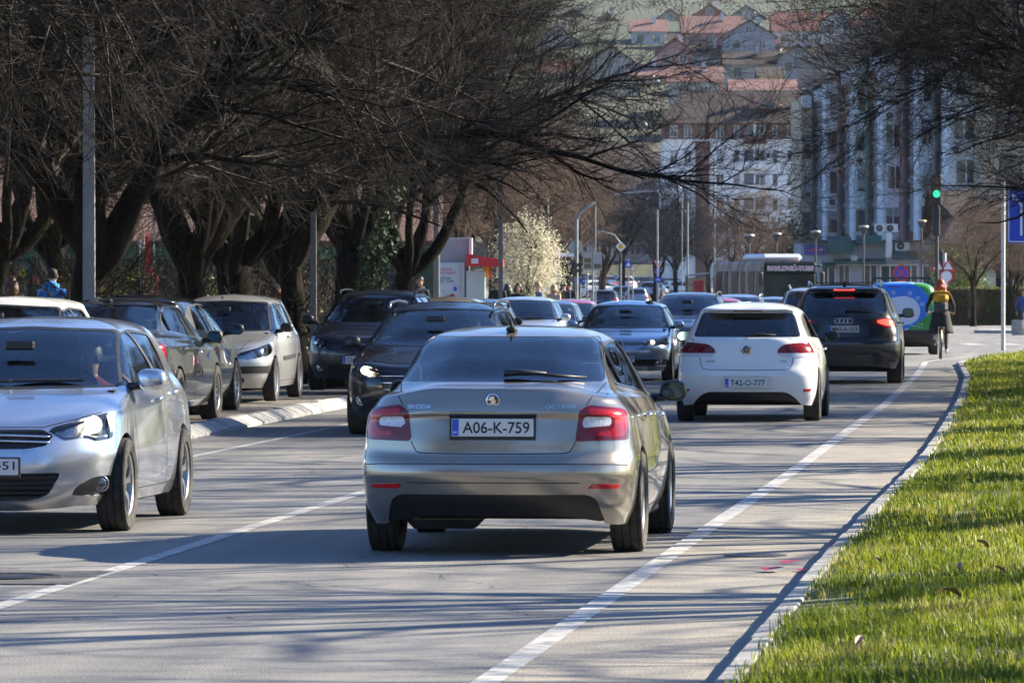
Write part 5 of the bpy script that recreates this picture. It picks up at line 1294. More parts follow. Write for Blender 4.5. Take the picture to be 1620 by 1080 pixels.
def skin_rings(rings, res):
    n1 = int(1.25 / res); n2 = int(2.4 / res); n3 = int(1.5 / res)
    H = np.stack([ring_half(R, n1, n2, n3) for R in rings], 0)          # (nr, nc, 3)
    d = np.linalg.norm(np.diff(H, axis=0), axis=2)
    x = np.concatenate([[0], np.cumsum(d.mean(1) * .5 + d.max(1) * .5 + 1e-4)])
    q = []
    for i in range(len(x) - 1):
        k = max(1, int(round((d[i].mean() * .55 + d[i].max() * .45) / res)))
        q += list(x[i] + (x[i + 1] - x[i]) * np.arange(k) / k)
    q.append(x[-1])
    G = _pchip(x, H, np.array(q))
    nt, nc, _ = G.shape
    Lh = G[:, 1:-1][:, ::-1].copy(); Lh[:, :, 0] *= -1
    G = np.concatenate([G, Lh], 1)
    n = G.shape[1]
    idx = np.arange(nt * n).reshape(nt, n)
    # the last ring is the roof's centre line: left and right columns share vertices
    for k in range(nc, n):
        idx[nt - 1, k] = idx[nt - 1, 2 * nc - 2 - k]
    a = idx[:-1]; b = idx[1:]
    a1 = np.roll(a, -1, 1); b1 = np.roll(b, -1, 1)
    T = np.concatenate([np.stack([a, a1, b1], -1).reshape(-1, 3), np.stack([a, b1, b], -1).reshape(-1, 3)], 0)
    ok = (T[:, 0] != T[:, 1]) & (T[:, 1] != T[:, 2]) & (T[:, 0] != T[:, 2])
    return G.reshape(-1, 3).copy(), T[ok]

def rpoly(pts, r=0.03, k=4):
    """polygon with rounded corners"""
    P = [np.array(p[:2], float) for p in pts]; out = []
    n = len(P)
    for i in range(n):
        rr = pts[i][2] if len(pts[i]) > 2 else r
        a, p, b = P[i - 1], P[i], P[(i + 1) % n]
        la, lb = np.linalg.norm(a - p), np.linalg.norm(b - p)
        q = min(rr, .45 * la, .45 * lb)
        s = p + (a - p) / la * q; e = p + (b - p) / lb * q
        for j in range(k + 1):
            t = j / k
            out.append((1 - t) ** 2 * s + 2 * t * (1 - t) * p + t * t * e)
    return np.array(out)

def circle(cx, cy, r, n=40):
    a = np.linspace(0, 2 * math.pi, n, endpoint=False)
    return np.stack([cx + r * np.cos(a), cy + r * np.sin(a)], 1)

def poly_sdf(P, poly):
    """signed distance of points P (n,2) to a polygon; negative inside"""
    d2 = np.full(len(P), 1e18); inside = np.zeros(len(P), bool)
    n = len(poly)
    for i in range(n):
        a = poly[i]; b = poly[(i + 1) % n]; e = b - a; w = P - a
        t = np.clip((w @ e) / max(e @ e, 1e-12), 0, 1)
        q = w - t[:, None] * e
        d2 = np.minimum(d2, (q * q).sum(1))
        c = (a[1] > P[:, 1]) != (b[1] > P[:, 1])
        with np.errstate(divide='ignore', invalid='ignore'):
            xi = (b[0] - a[0]) * (P[:, 1] - a[1]) / (b[1] - a[1] if b[1] != a[1] else 1e-12) + a[0]
        inside ^= c & (P[:, 0] < xi)
    return np.where(inside, -1, 1) * np.sqrt(d2)

class Shell:
    def __init__(s, rings, res):
        s.V, s.T = skin_rings(rings, res)
        s.reg = np.zeros(len(s.T), int)
        s.names = ['body']
        s.normals()
    def normals(s):
        a, b, c = s.V[s.T[:, 0]], s.V[s.T[:, 1]], s.V[s.T[:, 2]]
        fn = np.cross(b - a, c - a)
        s.fn = fn / np.maximum(np.linalg.norm(fn, axis=1, keepdims=True), 1e-12)
        t = s.T.T.ravel(); n = len(s.V)
        vn = np.stack([np.bincount(t, np.tile(fn[:, k], 3), n) for k in range(3)], 1)
        s.vn = vn / np.maximum(np.linalg.norm(vn, axis=1, keepdims=True), 1e-12)
    def bvh(s):
        return BVHTree.FromPolygons(s.V.tolist(), s.T.tolist())
    def cut(s, name, plane, poly, within='body', minn=0.04, depth=None):
        """give the faces seen inside poly (in a view plane) to a new region; mesh vertices slide along edges onto the outline"""
        poly = np.asarray(poly, float)
        c = s.V[s.T].mean(1)
        if plane == 'rear': ax = (0, 2); sel = (s.fn[:, 1] < -minn) & (c[:, 1] < 0)
        elif plane == 'front': ax = (0, 2); sel = (s.fn[:, 1] > minn) & (c[:, 1] > 0)
        elif plane == 'right': ax = (1, 2); sel = (s.fn[:, 0] > minn) & (c[:, 0] > 0)
        elif plane == 'left': ax = (1, 2); sel = (s.fn[:, 0] < -minn) & (c[:, 0] < 0)
        elif plane == 'top': ax = (0, 1); sel = (s.fn[:, 2] > .2)
        sel &= s.reg == s.names.index(within)
        lo = poly.min(0) - .15; hi = poly.max(0) + .15
        cc = c[:, ax]
        sel &= ((cc > lo) & (cc < hi)).all(1)
        ti = np.nonzero(sel)[0]
        if not len(ti): return
        msk = np.zeros(len(s.V), bool); msk[s.T[ti].ravel()] = True
        vi = np.nonzero(msk)[0]
        P = s.V[vi][:, ax]
        near = ((P > lo) & (P < hi)).all(1)
        d = np.full(len(s.V), 9.0); d[vi[near]] = poly_sdf(P[near], poly)
        if depth is not None:
            q = s.V[vi[near]][:, 1]
            d[vi[near]] = np.maximum(d[vi[near]], (q - depth) if plane == 'rear' else (depth - q))
        E = np.concatenate([s.T[ti][:, [0, 1]], s.T[ti][:, [1, 2]], s.T[ti][:, [2, 0]]], 0)
        # vertices that border other regions stay put
        owner = np.zeros(len(s.V), bool)
        oth = s.T[~sel & (s.reg != s.names.index(within))]
        owner[oth.ravel()] = True
        for _ in range(2):
            da, db = d[E[:, 0]], d[E[:, 1]]
            cr = (da * db < 0)
            Ec = E[cr]
            if not len(Ec): break
            a, b = Ec[:, 0], Ec[:, 1]
            mvb = np.abs(d[b]) < np.abs(d[a])
            mvb = np.where(owner[a] & ~owner[b], True, np.where(owner[b] & ~owner[a], False, mvb))
            v = np.where(mvb, b, a); o = np.where(mvb, a, b)
            t = np.abs(d[v]) / (np.abs(d[v]) + np.abs(d[o]))
            mv = t * np.linalg.norm(s.V[o] - s.V[v], axis=1)
            order = np.argsort(-mv)
            new = {}
            for k in order: new[v[k]] = (o[k], t[k])
            pos = {vv: s.V[vv] + (s.V[oo] - s.V[vv]) * tt for vv, (oo, tt) in new.items()}
            for vv, p in pos.items():
                if not owner[vv]: s.V[vv] = p
                d[vv] = 0.0
        dt = d[s.T[ti]]
        ins = (dt.sum(1) < 0) & (dt.max(1) < 1e-6)
        k = len(s.names); s.names.append(name)
        s.reg[ti[ins]] = k
        a, b, c = s.V[s.T[ti, 0]], s.V[s.T[ti, 1]], s.V[s.T[ti, 2]]
        fn = np.cross(b - a, c - a)
        s.fn[ti] = fn / np.maximum(np.linalg.norm(fn, axis=1, keepdims=True), 1e-12)
    def region(s, k, off=0.0, skirt=0.0):
        T = s.T[s.reg == k]
        if not len(T): return None
        vi, inv = np.unique(T, return_inverse=True)
        T = inv.reshape(-1, 3)
        V = s.V[vi] + off * s.vn[vi]; n = len(V)
        if skirt > 0:
            E = np.concatenate([T[:, [0, 1]], T[:, [1, 2]], T[:, [2, 0]]], 0)
            key = np.sort(E, 1); key = key[:, 0].astype(np.int64) * n + key[:, 1]
            u, first, cnt = np.unique(key, return_index=True, return_counts=True)
            Eb = E[first[cnt == 1]]
            bv, binv = np.unique(Eb, return_inverse=True); binv = binv.reshape(-1, 2)
            V2 = V[bv] - skirt * s.vn[vi][bv]
            # a second copy of the rim keeps the shading edge crisp
            V = np.concatenate([V, V[bv] , V2], 0)
            a = n + binv[:, 0]; b = n + binv[:, 1]; a2 = a + len(bv); b2 = b + len(bv)
            T = np.concatenate([T, np.stack([b, a, a2], 1), np.stack([b, a2, b2], 1)], 0)
        return V, T

def ribbon(bvh, pts, plane, width, name, material, parent, off=0.0012, step=0.02):
    """thin dark joint drawn along the panels: pts in a view plane, dropped onto the body"""
    P = []
    for a, b in zip(pts[:-1], pts[1:]):
        a = np.array(a, float); b = np.array(b, float)
        k = max(1, int(np.linalg.norm(b - a) / step))
        for j in range(k): P.append(a + (b - a) * j / k)
    P.append(np.array(pts[-1], float))
    org = {'rear': lambda p: (Vector((p[0], -9, p[1])), Vector((0, 1, 0))), 'front': lambda p: (Vector((p[0], 9, p[1])), Vector((0, -1, 0))),
           'right': lambda p: (Vector((9, p[0], p[1])), Vector((-1, 0, 0))), 'left': lambda p: (Vector((-9, p[0], p[1])), Vector((1, 0, 0))),
           'top': lambda p: (Vector((p[0], p[1], 9)), Vector((0, 0, -1)))}[plane]
    hits = []
    for p in P:
        o, dr = org(p)
        loc, nrm, _, _ = bvh.ray_cast(o, dr)
        if loc is not None:
            if nrm.dot(dr) > 0: nrm = -nrm
            hits.append((loc, nrm))
    if len(hits) < 2: return None
    V = []; F = []
    for i, (l, nn) in enumerate(hits):
        t = (hits[min(i + 1, len(hits) - 1)][0] - hits[max(i - 1, 0)][0]).normalized()
        sd = nn.cross(t).normalized() * width / 2
        V += [l + nn * off - sd, l + nn * off + sd]
        if i: F.append((2 * i - 2, 2 * i - 1, 2 * i + 1, 2 * i))
    m = MB(); m.add(V, F)
    return m.build(name, material, parent, smooth=False)

def hit(bvh, p, plane):
    o, d = {'rear': (Vector((p[0], -9, p[1])), Vector((0, 1, 0))), 'front': (Vector((p[0], 9, p[1])), Vector((0, -1, 0))),
            'right': (Vector((9, p[0], p[1])), Vector((-1, 0, 0))), 'left': (Vector((-9, p[0], p[1])), Vector((1, 0, 0)))}[plane]
    loc, nrm, _, _ = bvh.ray_cast(o, d)
    if loc is None: return None, None
    if nrm.dot(d) > 0: nrm = -nrm
    return loc, nrm

_wheelmesh = {}
def wheel(parent, loc, r, width, side, style='spoke', rimr=None, rimmat=None):
    """tyre with tread grooves and a spoked rim; side = +1 when the outer face looks to +x"""
    rimr = rimr or r * .66
    key = (round(r, 3), round(width, 3), style, round(rimr, 3))
    if key not in _wheelmesh:
        h = width / 2
        prof = [(rimr, -h * .75), (rimr + .012, -h * .9), (r * .86, -h), (r * .95, -h * .93), (r - .008, -h * .80)]
        for g in (-.5, -.17, .17, .5):
            prof += [(r, (g - .1) * 2 * h * .72), (r, (g - .035) * 2 * h * .72), (r - .009, (g - .03) * 2 * h * .72), (r - .009, (g + .03) * 2 * h * .72), (r, (g + .035) * 2 * h * .72), (r, (g + .1) * 2 * h * .72)]
        prof += [(r - .008, h * .80), (r * .95, h * .93), (r * .86, h), (rimr + .012, h * .9), (rimr, h * .75)]
        m = MB(); m.lathe(prof, axis='X', n=48)
        ty = m.build('tyre', RUBBER, None, smooth='auto')
        m = MB()
        m.lathe([(rimr, -h * .8), (rimr * .93, -h * .5), (rimr * .9, h * .4), (rimr * .95, h * .72), (rimr + .004, h * .8), (rimr + .004, h * .7)], axis='X', n=40)
        m.lathe([(.001, h * .62), (.03, h * .62), (.055, h * .56), (.07, h * .45), (.07, h * .2)], axis='X', n=20)
        ns = {'spoke': 5, 'multi': 9, 'cap': 7}[style]
        for k in range(ns):
            a = 2 * math.pi * k / ns + .3
            for da in ((-.14, .14) if style == 'spoke' else (0,)):
                wdt = .036 if style == 'spoke' else (.045 if style == 'multi' else .10)
                p0 = Vector((h * .5, .05 * math.cos(a), .05 * math.sin(a))); p1 = Vector((h * .62, rimr * .95 * math.cos(a + da), rimr * .95 * math.sin(a + da)))
                t = (p1 - p0).normalized(); sd = Vector((1, 0, 0)).cross(t).normalized()
                V = []
                for p, ww in ((p0, wdt * .9), (p0.lerp(p1, .5) + Vector((.012, 0, 0)), wdt * .8), (p1, wdt)):
                    V += [p - sd * ww / 2, p + sd * ww / 2, p + sd * ww / 2 - Vector((.035, 0, 0)), p - sd * ww / 2 - Vector((.035, 0, 0))]
                F = []
                for q in (0, 4):
                    F += [(q, q + 1, q + 5, q + 4), (q + 1, q + 2, q + 6, q + 5), (q + 3, q, q + 4, q + 7)]
                m.add(V, F)
        ri = m.build('rim', ALLOY, None, smooth='auto')
        m = MB(); m.lathe([(.001, -h * .1), (rimr * .62, -h * .1), (rimr * .62, -h * .3), (.05, -h * .3)], axis='X', n=24)
        m.lathe([(.001, -h * .6), (rimr * .92, -h * .6)], axis='X', n=24)
        br = m.build('brake_disc', UNDER, None)
        _wheelmesh[key] = (ty.data, ri.data, br.data)
        for o in (ty, ri, br): bpy.data.objects.remove(o)
    ty, ri, br = _wheelmesh[key]
    w = empty('wheel', loc)
    w.parent = parent
    if side < 0: w.rotation_euler = (0, 0, math.pi)
    link_mesh('tyre', ty, None, w)
    o = link_mesh('rim', ri, None, w)
    if rimmat is not None:
        o.material_slots[0].link = 'OBJECT'; o.material_slots[0].material = rimmat
    link_mesh('brake_disc', br, None, w)
    return w

def mirror_unit(parent, side, p, shellmat, sz=(.20, .10, .13), face=-1, arm=.06):
    """door mirror: housing, arm and glass; p = housing centre, local car axes"""
    x, y, z = p
    m = MB()
    n, k = 14, 10
    V = []; F = []
    for i in range(k + 1):
        th = math.pi * i / k
        for j in range(n):
            a = 2 * math.pi * j / n
            cx, cz = math.cos(a), math.sin(a)
            ex = math.copysign(abs(cx) ** .7, cx); ez = math.copysign(abs(cz) ** .8, cz)
            yy = math.cos(th)
            rr = math.sin(th) ** .55
            V.append((x + ex * rr * sz[0] / 2, y + (yy * .6 if yy * face < 0 else yy * .42) * sz[1], z + ez * rr * sz[2] / 2))
    for i in range(k):
        for j in range(n):
            j2 = (j + 1) % n
            F.append((i * n + j, (i + 1) * n + j, (i + 1) * n + j2, i * n + j2))
    m.add(V, F)
    o = m.build('door_mirror', shellmat, parent, smooth=True)
    m = MB(); m.tube([(x - side * (sz[0] / 2 + arm), y + .02, z - .05), (x - side * sz[0] * .3, y + .01, z - .045)], [.03, .026], 8)
    m.build('mirror_arm', BLACK, o, smooth=True)
    V = [(x + math.cos(a) * sz[0] * .42, y + face * sz[1] * .43, z + math.sin(a) * sz[2] * .40) for a in np.linspace(0, 2 * math.pi, 18, endpoint=False)]
    m = MB(); m.add(V, [tuple(range(18))]); m.build('mirror_glass', MIRRORGLASS, o)
    return o

def plate(parent, bvh, c, which, txt, frame=True, tilt=0.0, blue=True, w=.52, h=.112):
    """number plate on the tail ('rear') or nose ('front')"""
    loc, _ = hit(bvh, c, which)
    if loc is None: return
    root = empty('number_plate', (c[0], loc.y + (-.016 if which == 'rear' else .016), c[1]))
    root.parent = parent
    root.rotation_euler = (tilt, 0, 0 if which == 'rear' else math.pi)
    if frame:
        m = MB(); m.box((0, .008, -.006), (w + .03, .012, h + .034), bev=.004); m.build('plate_frame', BLACK, root)
    m = MB(); m.box((0, 0, 0), (w, .006, h), bev=.002); m.build('plate_sheet', PLATEWHITE, root)
    if blue:
        m = MB(); m.box((-w / 2 + .024, -.0035, 0), (.042, .003, h - .008)); m.build('plate_band', PLATEBLUE, root)
        o = link_mesh('country_letters', text_mesh('BIH', .03, .018), PLATEWHITE, root); o.location = (-w / 2 + .024, -.0056, -.03)
    o = link_mesh('plate_number', text_mesh(txt, w * .82 if blue else w * .85, h * .66, 0, .012), PLATEINK, root)
    o.location = (.022 if blue else 0, -.0045, 0)
    return root

def interior(parent, S, lhd=True, seats=2, zb=None, people=None):
    """cabin floor, dashboard, wheel, seats and headrests"""
    zb = zb or S['belt']
    y0, y1, w = S['cab_r'] + .12, S['cab_f'] - .1, S['W2'] - .21
    m = MB()
    m.box((0, (y0 + y1) / 2, zb - .48), (2 * w, y1 - y0, .06))
    m.box((0, y1 - .22, zb - .17), (2 * w - .06, .46, .24), bev=.06)
    m.box((0, y0 + .30, zb - .10), (2 * w - .2, .46, .04))
    for sx in (-1, 1): m.box((sx * (w + .02), (y0 + y1) / 2, zb - .22), (.05, y1 - y0, .4))
    m.build('cabin', CABIN, parent)
    sx = -1 if lhd else 1
    m = MB()
    pts = [(sx * .36 + .18 * math.cos(a), y1 - .50 + .06 * math.sin(a), zb - .04 + .17 * math.sin(a)) for a in np.linspace(0, 2 * math.pi, 19)]
    m.tube(pts, .014, 6, False); m.tube([(sx * .36, y1 - .5, zb - .04), (sx * .36, y1 - .3, zb - .12)], .03, 6)
    m.build('steering_wheel', CABIN, parent, smooth=True)
    ys = [y1 - 1.12] + ([y1 - 1.95] if seats > 1 else [])
    for i, y in enumerate(ys):
        if i == 0:
            for s_ in (-1, 1):
                m = MB(); m.box((s_ * .37, y + .2, zb - .38), (.48, .5, .16), bev=.05); m.box((s_ * .37, y - .1, zb - .1), (.46, .16, .62), rx=.22, bev=.06)
                m.box((s_ * .37, y - .19, zb + .31), (.25, .10, .17), rx=.15, bev=.045)
                m.build('front_seat', SEAT, parent)
        else:
            m = MB(); m.box((0, y + .05, zb - .15), (1.2, .16, .5), rx=.25, bev=.05); m.build('rear_bench', SEAT, parent)
            for s_ in (-1, 1):
                m = MB(); m.box((s_ * .36, y - .05, zb + .16), (.24, .09, .14), bev=.04); m.build('headrest', SEAT, parent)
    m = MB(); m.box((0, y1 - .30, S['H'] - .20), (.22, .03, .065), bev=.02); m.build('rear_view_mirror', BLACK, parent)

def build_car(name, S, paintmat, label, group=None, glassmat=None):
    """assemble a car from its spec; origin on the ground midway between the axles, +y forwards"""
    root = empty(name, (0, 0, 0), 0, label, 'car', group)
    sh = Shell(S['rings'], S.get('res', .03))
    bv = sh.bvh()
    wb, r = S['wb'], S['wheel_r']
    S['W2'] = max(R[6] for R in S['rings'])
    S['H'] = max(max(R[1], R[2], R[5]) for R in S['rings'])
    gm = glassmat or S.get('glass', CARGLASS)
    parts = []
    ar = S.get('arch', r + .045)
    for ya in (-wb / 2, wb / 2):
        for sd in ('right', 'left'):
            sh.cut('hole', sd, circle(ya, r * .98, ar))
    for C in S['cuts']:
        nm, plane, poly = C['name'], C['plane'], np.array(C['poly'], float)
        if plane == 'side': jobs = [('right', poly), ('left', poly)]
        elif C.get('both'):
            mp = poly.copy(); mp[:, 0] *= -1
            jobs = [(plane, poly), (plane, mp[::-1])]
        else: jobs = [(plane, poly)]
        dep = None
        if C.get('minn', 0) < 0:
            dep = (min(R[0] for R in S['rings']) + C.get('depth', .40)) if plane == 'rear' else (max(R[4] for R in S['rings']) - C.get('depth', .62))
        for j, (pl, po) in enumerate(jobs):
            wi = C.get('within')
            sh.cut('%s|%d' % (nm, j), pl, po, within=('%s|%d' % (wi, j if '%s|%d' % (wi, j) in sh.names else 0)) if wi else 'body', minn=C.get('minn', .04), depth=dep)
            parts.append(('%s|%d' % (nm, j), C, ('%s|%d' % (wi, j if '%s|%d' % (wi, j) in sh.names else 0)) if wi else None))
    sh.normals()
    vt = sh.region(0, 0, .022)
    body = link_mesh('body', np_mesh('body', *vt), paintmat, root)
    made = {}
    for key, C, wi in parts:
        if C.get('drop'): continue
        if key not in sh.names: continue
        rg = sh.region(sh.names.index(key), C.get('off', 0.0), C.get('skirt', 0.0))
        if rg is None: continue
        mm = C['mat']
        if mm == 'glass': mm = gm
        elif mm == 'rearglass': mm = S.get('rearglass', gm)
        elif mm == 'paint': mm = paintmat
        o = link_mesh(C['name'], np_mesh(C['name'], *rg), mm, made.get(wi, root) if made.get(wi, root).parent in (None, root) else root)
        made[key] = o
        if C.get('cover'):       # a bowl set back behind a clear cover
            rg = sh.region(sh.names.index(key), C['cover'][0], .04)
            b = link_mesh('lamp_bowl', np_mesh('lamp_bowl', *rg), C['cover'][1], o)
    # roof lining just under the outer skin
    T = sh.T[(sh.reg == 0) & (sh.V[sh.T].mean(1)[:, 2] > S['belt'] + .05)]
    if len(T):
        vi, inv = np.unique(T, return_inverse=True)
        link_mesh('roof_lining', np_mesh('roof_lining', sh.V[vi] - .024 * sh.vn[vi], inv.reshape(-1, 3)[:, ::-1]), LINER, root)
    # underbody and wheels
    yr_, yf_ = S['rings'][1][0], S['rings'][1][4]
    m = MB()
    w2 = S['W2']
    m.box((0, 0, .36), (2 * w2 - .16, wb - 2 * ar - .04, .34))
    m.box((0, (yr_ + yf_) / 2, .42), (2 * w2 - .66, yf_ - yr_ - .34, .36), bev=.08)
    m.box((0, 0, .70), (2 * w2 - .24, wb + .55, .05))
    m.build('underbody', UNDER, root)
    m = MB(); m.cyl((-w2 + .25, -wb / 2, r), (w2 - .25, -wb / 2, r), .05, n=8); m.build('rear_axle', UNDER, root)
    tw = S.get('tyre_w', .205)
    off = S.get('track', w2 - tw / 2 - .02)
    for ya in (-wb / 2, wb / 2):
        for sx in (-1, 1):
            wheel(root, (sx * off, ya, r), r, tw, sx, S.get('wheel', 'spoke'), S.get('rim_r'), S.get('rimmat'))
    if S.get('interior', True): interior(root, S)
    for nm, plane, pts in S.get('seams', []):
        if plane == 'side':
            for pl in ('right', 'left'): ribbon(bv, pts, pl, S.get('seam_w', .006), nm, SEAM, root)
        elif plane == 'rear2' or plane == 'front2' or plane == 'top2':
            pl = plane[:-1]
            ribbon(bv, pts, pl, S.get('seam_w', .006), nm, SEAM, root)
            ribbon(bv, [(-p[0], p[1]) for p in pts], pl, S.get('seam_w', .006), nm, SEAM, root)
        else: ribbon(bv, pts, plane, S.get('seam_w', .006), nm, SEAM, root)
    for (y, z) in S.get('handles', []):
        for pl, sx in (('right', 1), ('left', -1)):
            loc, nn = hit(bv, (y, z), pl)
            if loc is None: continue
            m = MB(); m.tube([(loc.x + sx * .002, y - .09, z - .006), (loc.x + sx * .026, y - .07, z), (loc.x + sx * .03, y, z + .004), (loc.x + sx * .026, y + .07, z), (loc.x + sx * .002, y + .09, z - .006)], [.012, .015, .015, .015, .012], 8)
            m.build('door_handle', S.get('handlemat', paintmat), root, smooth=True)
    if 'mirror' in S:
        x, y, z = S['mirror']
        for sx in (-1, 1):
            mirror_unit(root, sx, (sx * x, y, z), S.get('mirrormat', paintmat), S.get('mirror_sz', (.21, .11, .14)))
    return root, sh, bv, body

def place(root, X, Y, heading, z=None):
    """heading = direction of travel, clockwise from +Y"""
    root.location = (X, Y, gz(Y) if z is None else z)
    root.rotation_euler = (0, 0, -heading)
    return root

def bead(parent, name, bvh, plane, c, r, material, ring=None):
    loc, n = hit(bvh, c, plane)
    if loc is None: return
    s = -1 if plane == 'rear' else 1
    m = MB(); m.lathe([(r, -.004), (r, .006), (r * .85, .009), (.001, .009)], (0, 0, 0), 'Y', 24)
    V = [Vector((p[0], p[1] if plane == 'rear' else -p[1], p[2])) + loc for p in m.v]
    m.v = [tuple(v) for v in V]
    return m.build(name, material, parent, smooth='auto', fix=True)
# ------------------------------------------------------------------ champagne liftback in the middle of the lane
#        yr    zr    zs0   zs1   yf    zf    w     wr    wf    Lr    nr   Lf    nf
OCT_RINGS = [
    (-2.26, .25, .20, .19, 2.08, .19, .840, .96, .96, .50, 2.7, .75, 2.4),
    (-2.36, .36, .33, .32, 2.19, .33, .886, .965, .97, .52, 2.9, .80, 2.5),
    (-2.41, .465, .47, .45, 2.24, .46, .903, .965, .975, .54, 3.0, .82, 2.5),
    (-2.435, .535, .53, .52, 2.245, .54, .907, .965, .975, .54, 3.0, .82, 2.5),
    (-2.425, .592, .60, .58, 2.235, .60, .907, .965, .975, .54, 3.0, .82, 2.5),
    (-2.382, .658, .68, .66, 2.20, .68, .904, .96, .97, .53, 3.0, .82, 2.5),
    (-2.375, .735, .75, .72, 2.15, .73, .900, .955, .965, .52, 3.0, .82, 2.5),
    (-2.352, .890, .86, .80, 2.02, .79, .896, .945, .955, .50, 2.9, .80, 2.5),
    (-2.368, .915, .90, .84, 1.95, .82, .898, .935, .945, .50, 2.8, .78, 2.4),
    (-2.335, 1.020, .965, .89, 1.72, .875, .880, .905, .94, .48, 2.6, .70, 2.3),
    (-2.305, 1.072, 1.015, .925, 1.45, .925, .862, .880, .94, .46, 2.6, .60, 2.3),
    (-2.05, 1.100, 1.045, .955, 1.15, .985, .838, .850, .95, .36, 2.6, .42, 2.3),
    (-1.62, 1.265, 1.20, 1.15, .76, 1.20, .745, .845, .95, .32, 2.7, .34, 2.4),
    (-1.24, 1.392, 1.352, 1.35, .34, 1.392, .630, .90, .95, .25, 2.9, .26, 2.6),
    (-1.02, 1.428, 1.412, 1.41, .12, 1.428, .520, .92, .95, .22, 2.6, .22, 2.5),
    (-.80, 1.447, 1.444, 1.445, -.05, 1.449, .34, .95, .95, .2, 2.4, .2, 2.4),
    (-.60, 1.455, 1.458, 1.458, -.2, 1.457, .0, 1, 1, .2, 2.4, .2, 2.4)]
OCT_SIDEWIN_F = rpoly([(.93, .995), (.30, 1.335, .09), (-.22, 1.36), (-.30, 1.012)], .02)
OCT_SIDEWIN_R = rpoly([(-.36, 1.012), (-.30, 1.362), (-.85, 1.335, .12), (-1.12, 1.25, .1), (-1.26, 1.098, .03), (-.8, 1.04)], .03)
def tail(pts): return rpoly(pts, .018)
OCT = dict(rings=OCT_RINGS, wb=2.686, wheel_r=.325, tyre_w=.215, track=.79, belt=1.0, cab_r=-1.75, cab_f=1.15, res=.021, wheel='multi', seam_w=.006,
    rearglass=glass('rear_window_glass', (.78, .84, .86), ior=1.6),
    cuts=[
        dict(name='rear_window', plane='rear', poly=rpoly([(-.660, 1.106), (.660, 1.106), (.585, 1.33, .05), (.555, 1.392, .05), (-.555, 1.392, .05), (-.585, 1.33, .05)], .035), mat='rearglass', off=-.003),
        dict(name='windscreen', plane='front', poly=rpoly([(-.70, 1.0), (.70, 1.0), (.55, 1.385, .05), (-.55, 1.385, .05)], .04), mat='glass', off=-.003),
        dict(name='window_trim', plane='side', poly=rpoly([(1.0, .985), (.31, 1.352, .10), (-.25, 1.378), (-.88, 1.352, .14), (-1.16, 1.26, .1), (-1.32, 1.085, .03), (-.4, 1.0)], .03), mat=BLACK, off=.001),
        dict(name='side_window', plane='side', poly=OCT_SIDEWIN_F, mat='glass', within='window_trim', off=-.004),
        dict(name='rear_side_window', plane='side', poly=OCT_SIDEWIN_R, mat=TINTGLASS, within='window_trim', off=-.004),
        dict(name='tail_lamp', plane='rear', both=True, minn=-.35, poly=tail([(.545, .930), (.600, .965), (.80, .940, .03), (.838, .90), (.838, .745), (.52, .738)]), mat=REDLENS, off=.006, skirt=.03),
        dict(name='tail_lamp_band', plane='rear', both=True, minn=-.35, within='tail_lamp', poly=rpoly([(.60, .945), (.80, .922, .05), (.822, .89), (.822, .775, .04), (.77, .760, .03), (.56, .785), (.56, .80), (.73, .80, .04), (.755, .83), (.755, .88), (.71, .905, .03), (.60, .905)], .012), mat=REDBRIGHT, off=.008, skirt=.01),
        dict(name='reverse_lens', plane='rear', both=True, within='tail_lamp', poly=rpoly([(.575, .897), (.735, .890), (.735, .835), (.555, .822)], .012), mat=WHITELENS, off=.007, skirt=.01),
        dict(name='rear_reflector', plane='rear', both=True, minn=-.3, poly=rpoly([(.565, .472), (.80, .466), (.80, .438), (.585, .441)], .01), mat=REDBRIGHT, off=.004, skirt=.02),
        dict(name='rear_valance', plane='rear', poly=rpoly([(-.70, .20), (-.655, .37, .05), (-.60, .402, .05), (.60, .402, .05), (.655, .37, .05), (.70, .20)], .02), mat=BLACK, off=-.02, skirt=0),
        dict(name='headlamp', plane='front', both=True, poly=rpoly([(.40, .66), (.42, .74), (.80, .80), (.84, .70), (.62, .645)], .02), mat=DARKLENS, off=.003, skirt=.02),
        dict(name='grille', plane='front', poly=rpoly([(-.38, .60), (.38, .60), (.36, .74), (-.36, .74)], .03), mat=BLACK, off=-.01),
        dict(name='air_intake', plane='front', poly=rpoly([(-.6, .28), (.6, .28), (.6, .42), (-.6, .42)], .03), mat=BLACK, off=-.02),
    ],
    seams=[('boot_seam', 'rear2', [(.665, 1.10), (.63, 1.04), (.583, .965)]), ('boot_seam', 'rear2', [(.524, .74), (.500, .69), (.485, .672), (.455, .664), (.2, .660), (0, .6595)]),
           ('bumper_seam', 'rear2', [(0, .597), (.45, .597), (.72, .594), (.84, .585)]), ('bumper_groove', 'rear2', [(0, .478), (.55, .477)]),
           ('door_seam', 'side', [(-.33, 1.01), (-.36, .8), (-.36, .5), (-.38, .27)]), ('door_seam', 'side', [(-1.30, 1.05), (-1.16, .86), (-.98, .72), (-.93, .60)]),
           ('door_seam', 'side', [(.96, .98), (.92, .7), (.86, .4), (.84, .28)]), ('sill_seam', 'side', [(.9, .275), (-.9, .275)])],
    handles=[(-.98, .88), (-.05, .86)], handlemat=CHROME, mirror=(.935, .82, 1.0), mirrormat=BLACK, mirror_sz=(.19, .11, .145))
oct_paint = paint('champagne_metallic_paint', (.37, .33, .28), .72, .25, .08)
car, sh, bv, body = build_car('liftback_car', OCT, oct_paint, 'champagne metallic liftback with its rear to us in the middle of the lane')
OCTAVIA = car
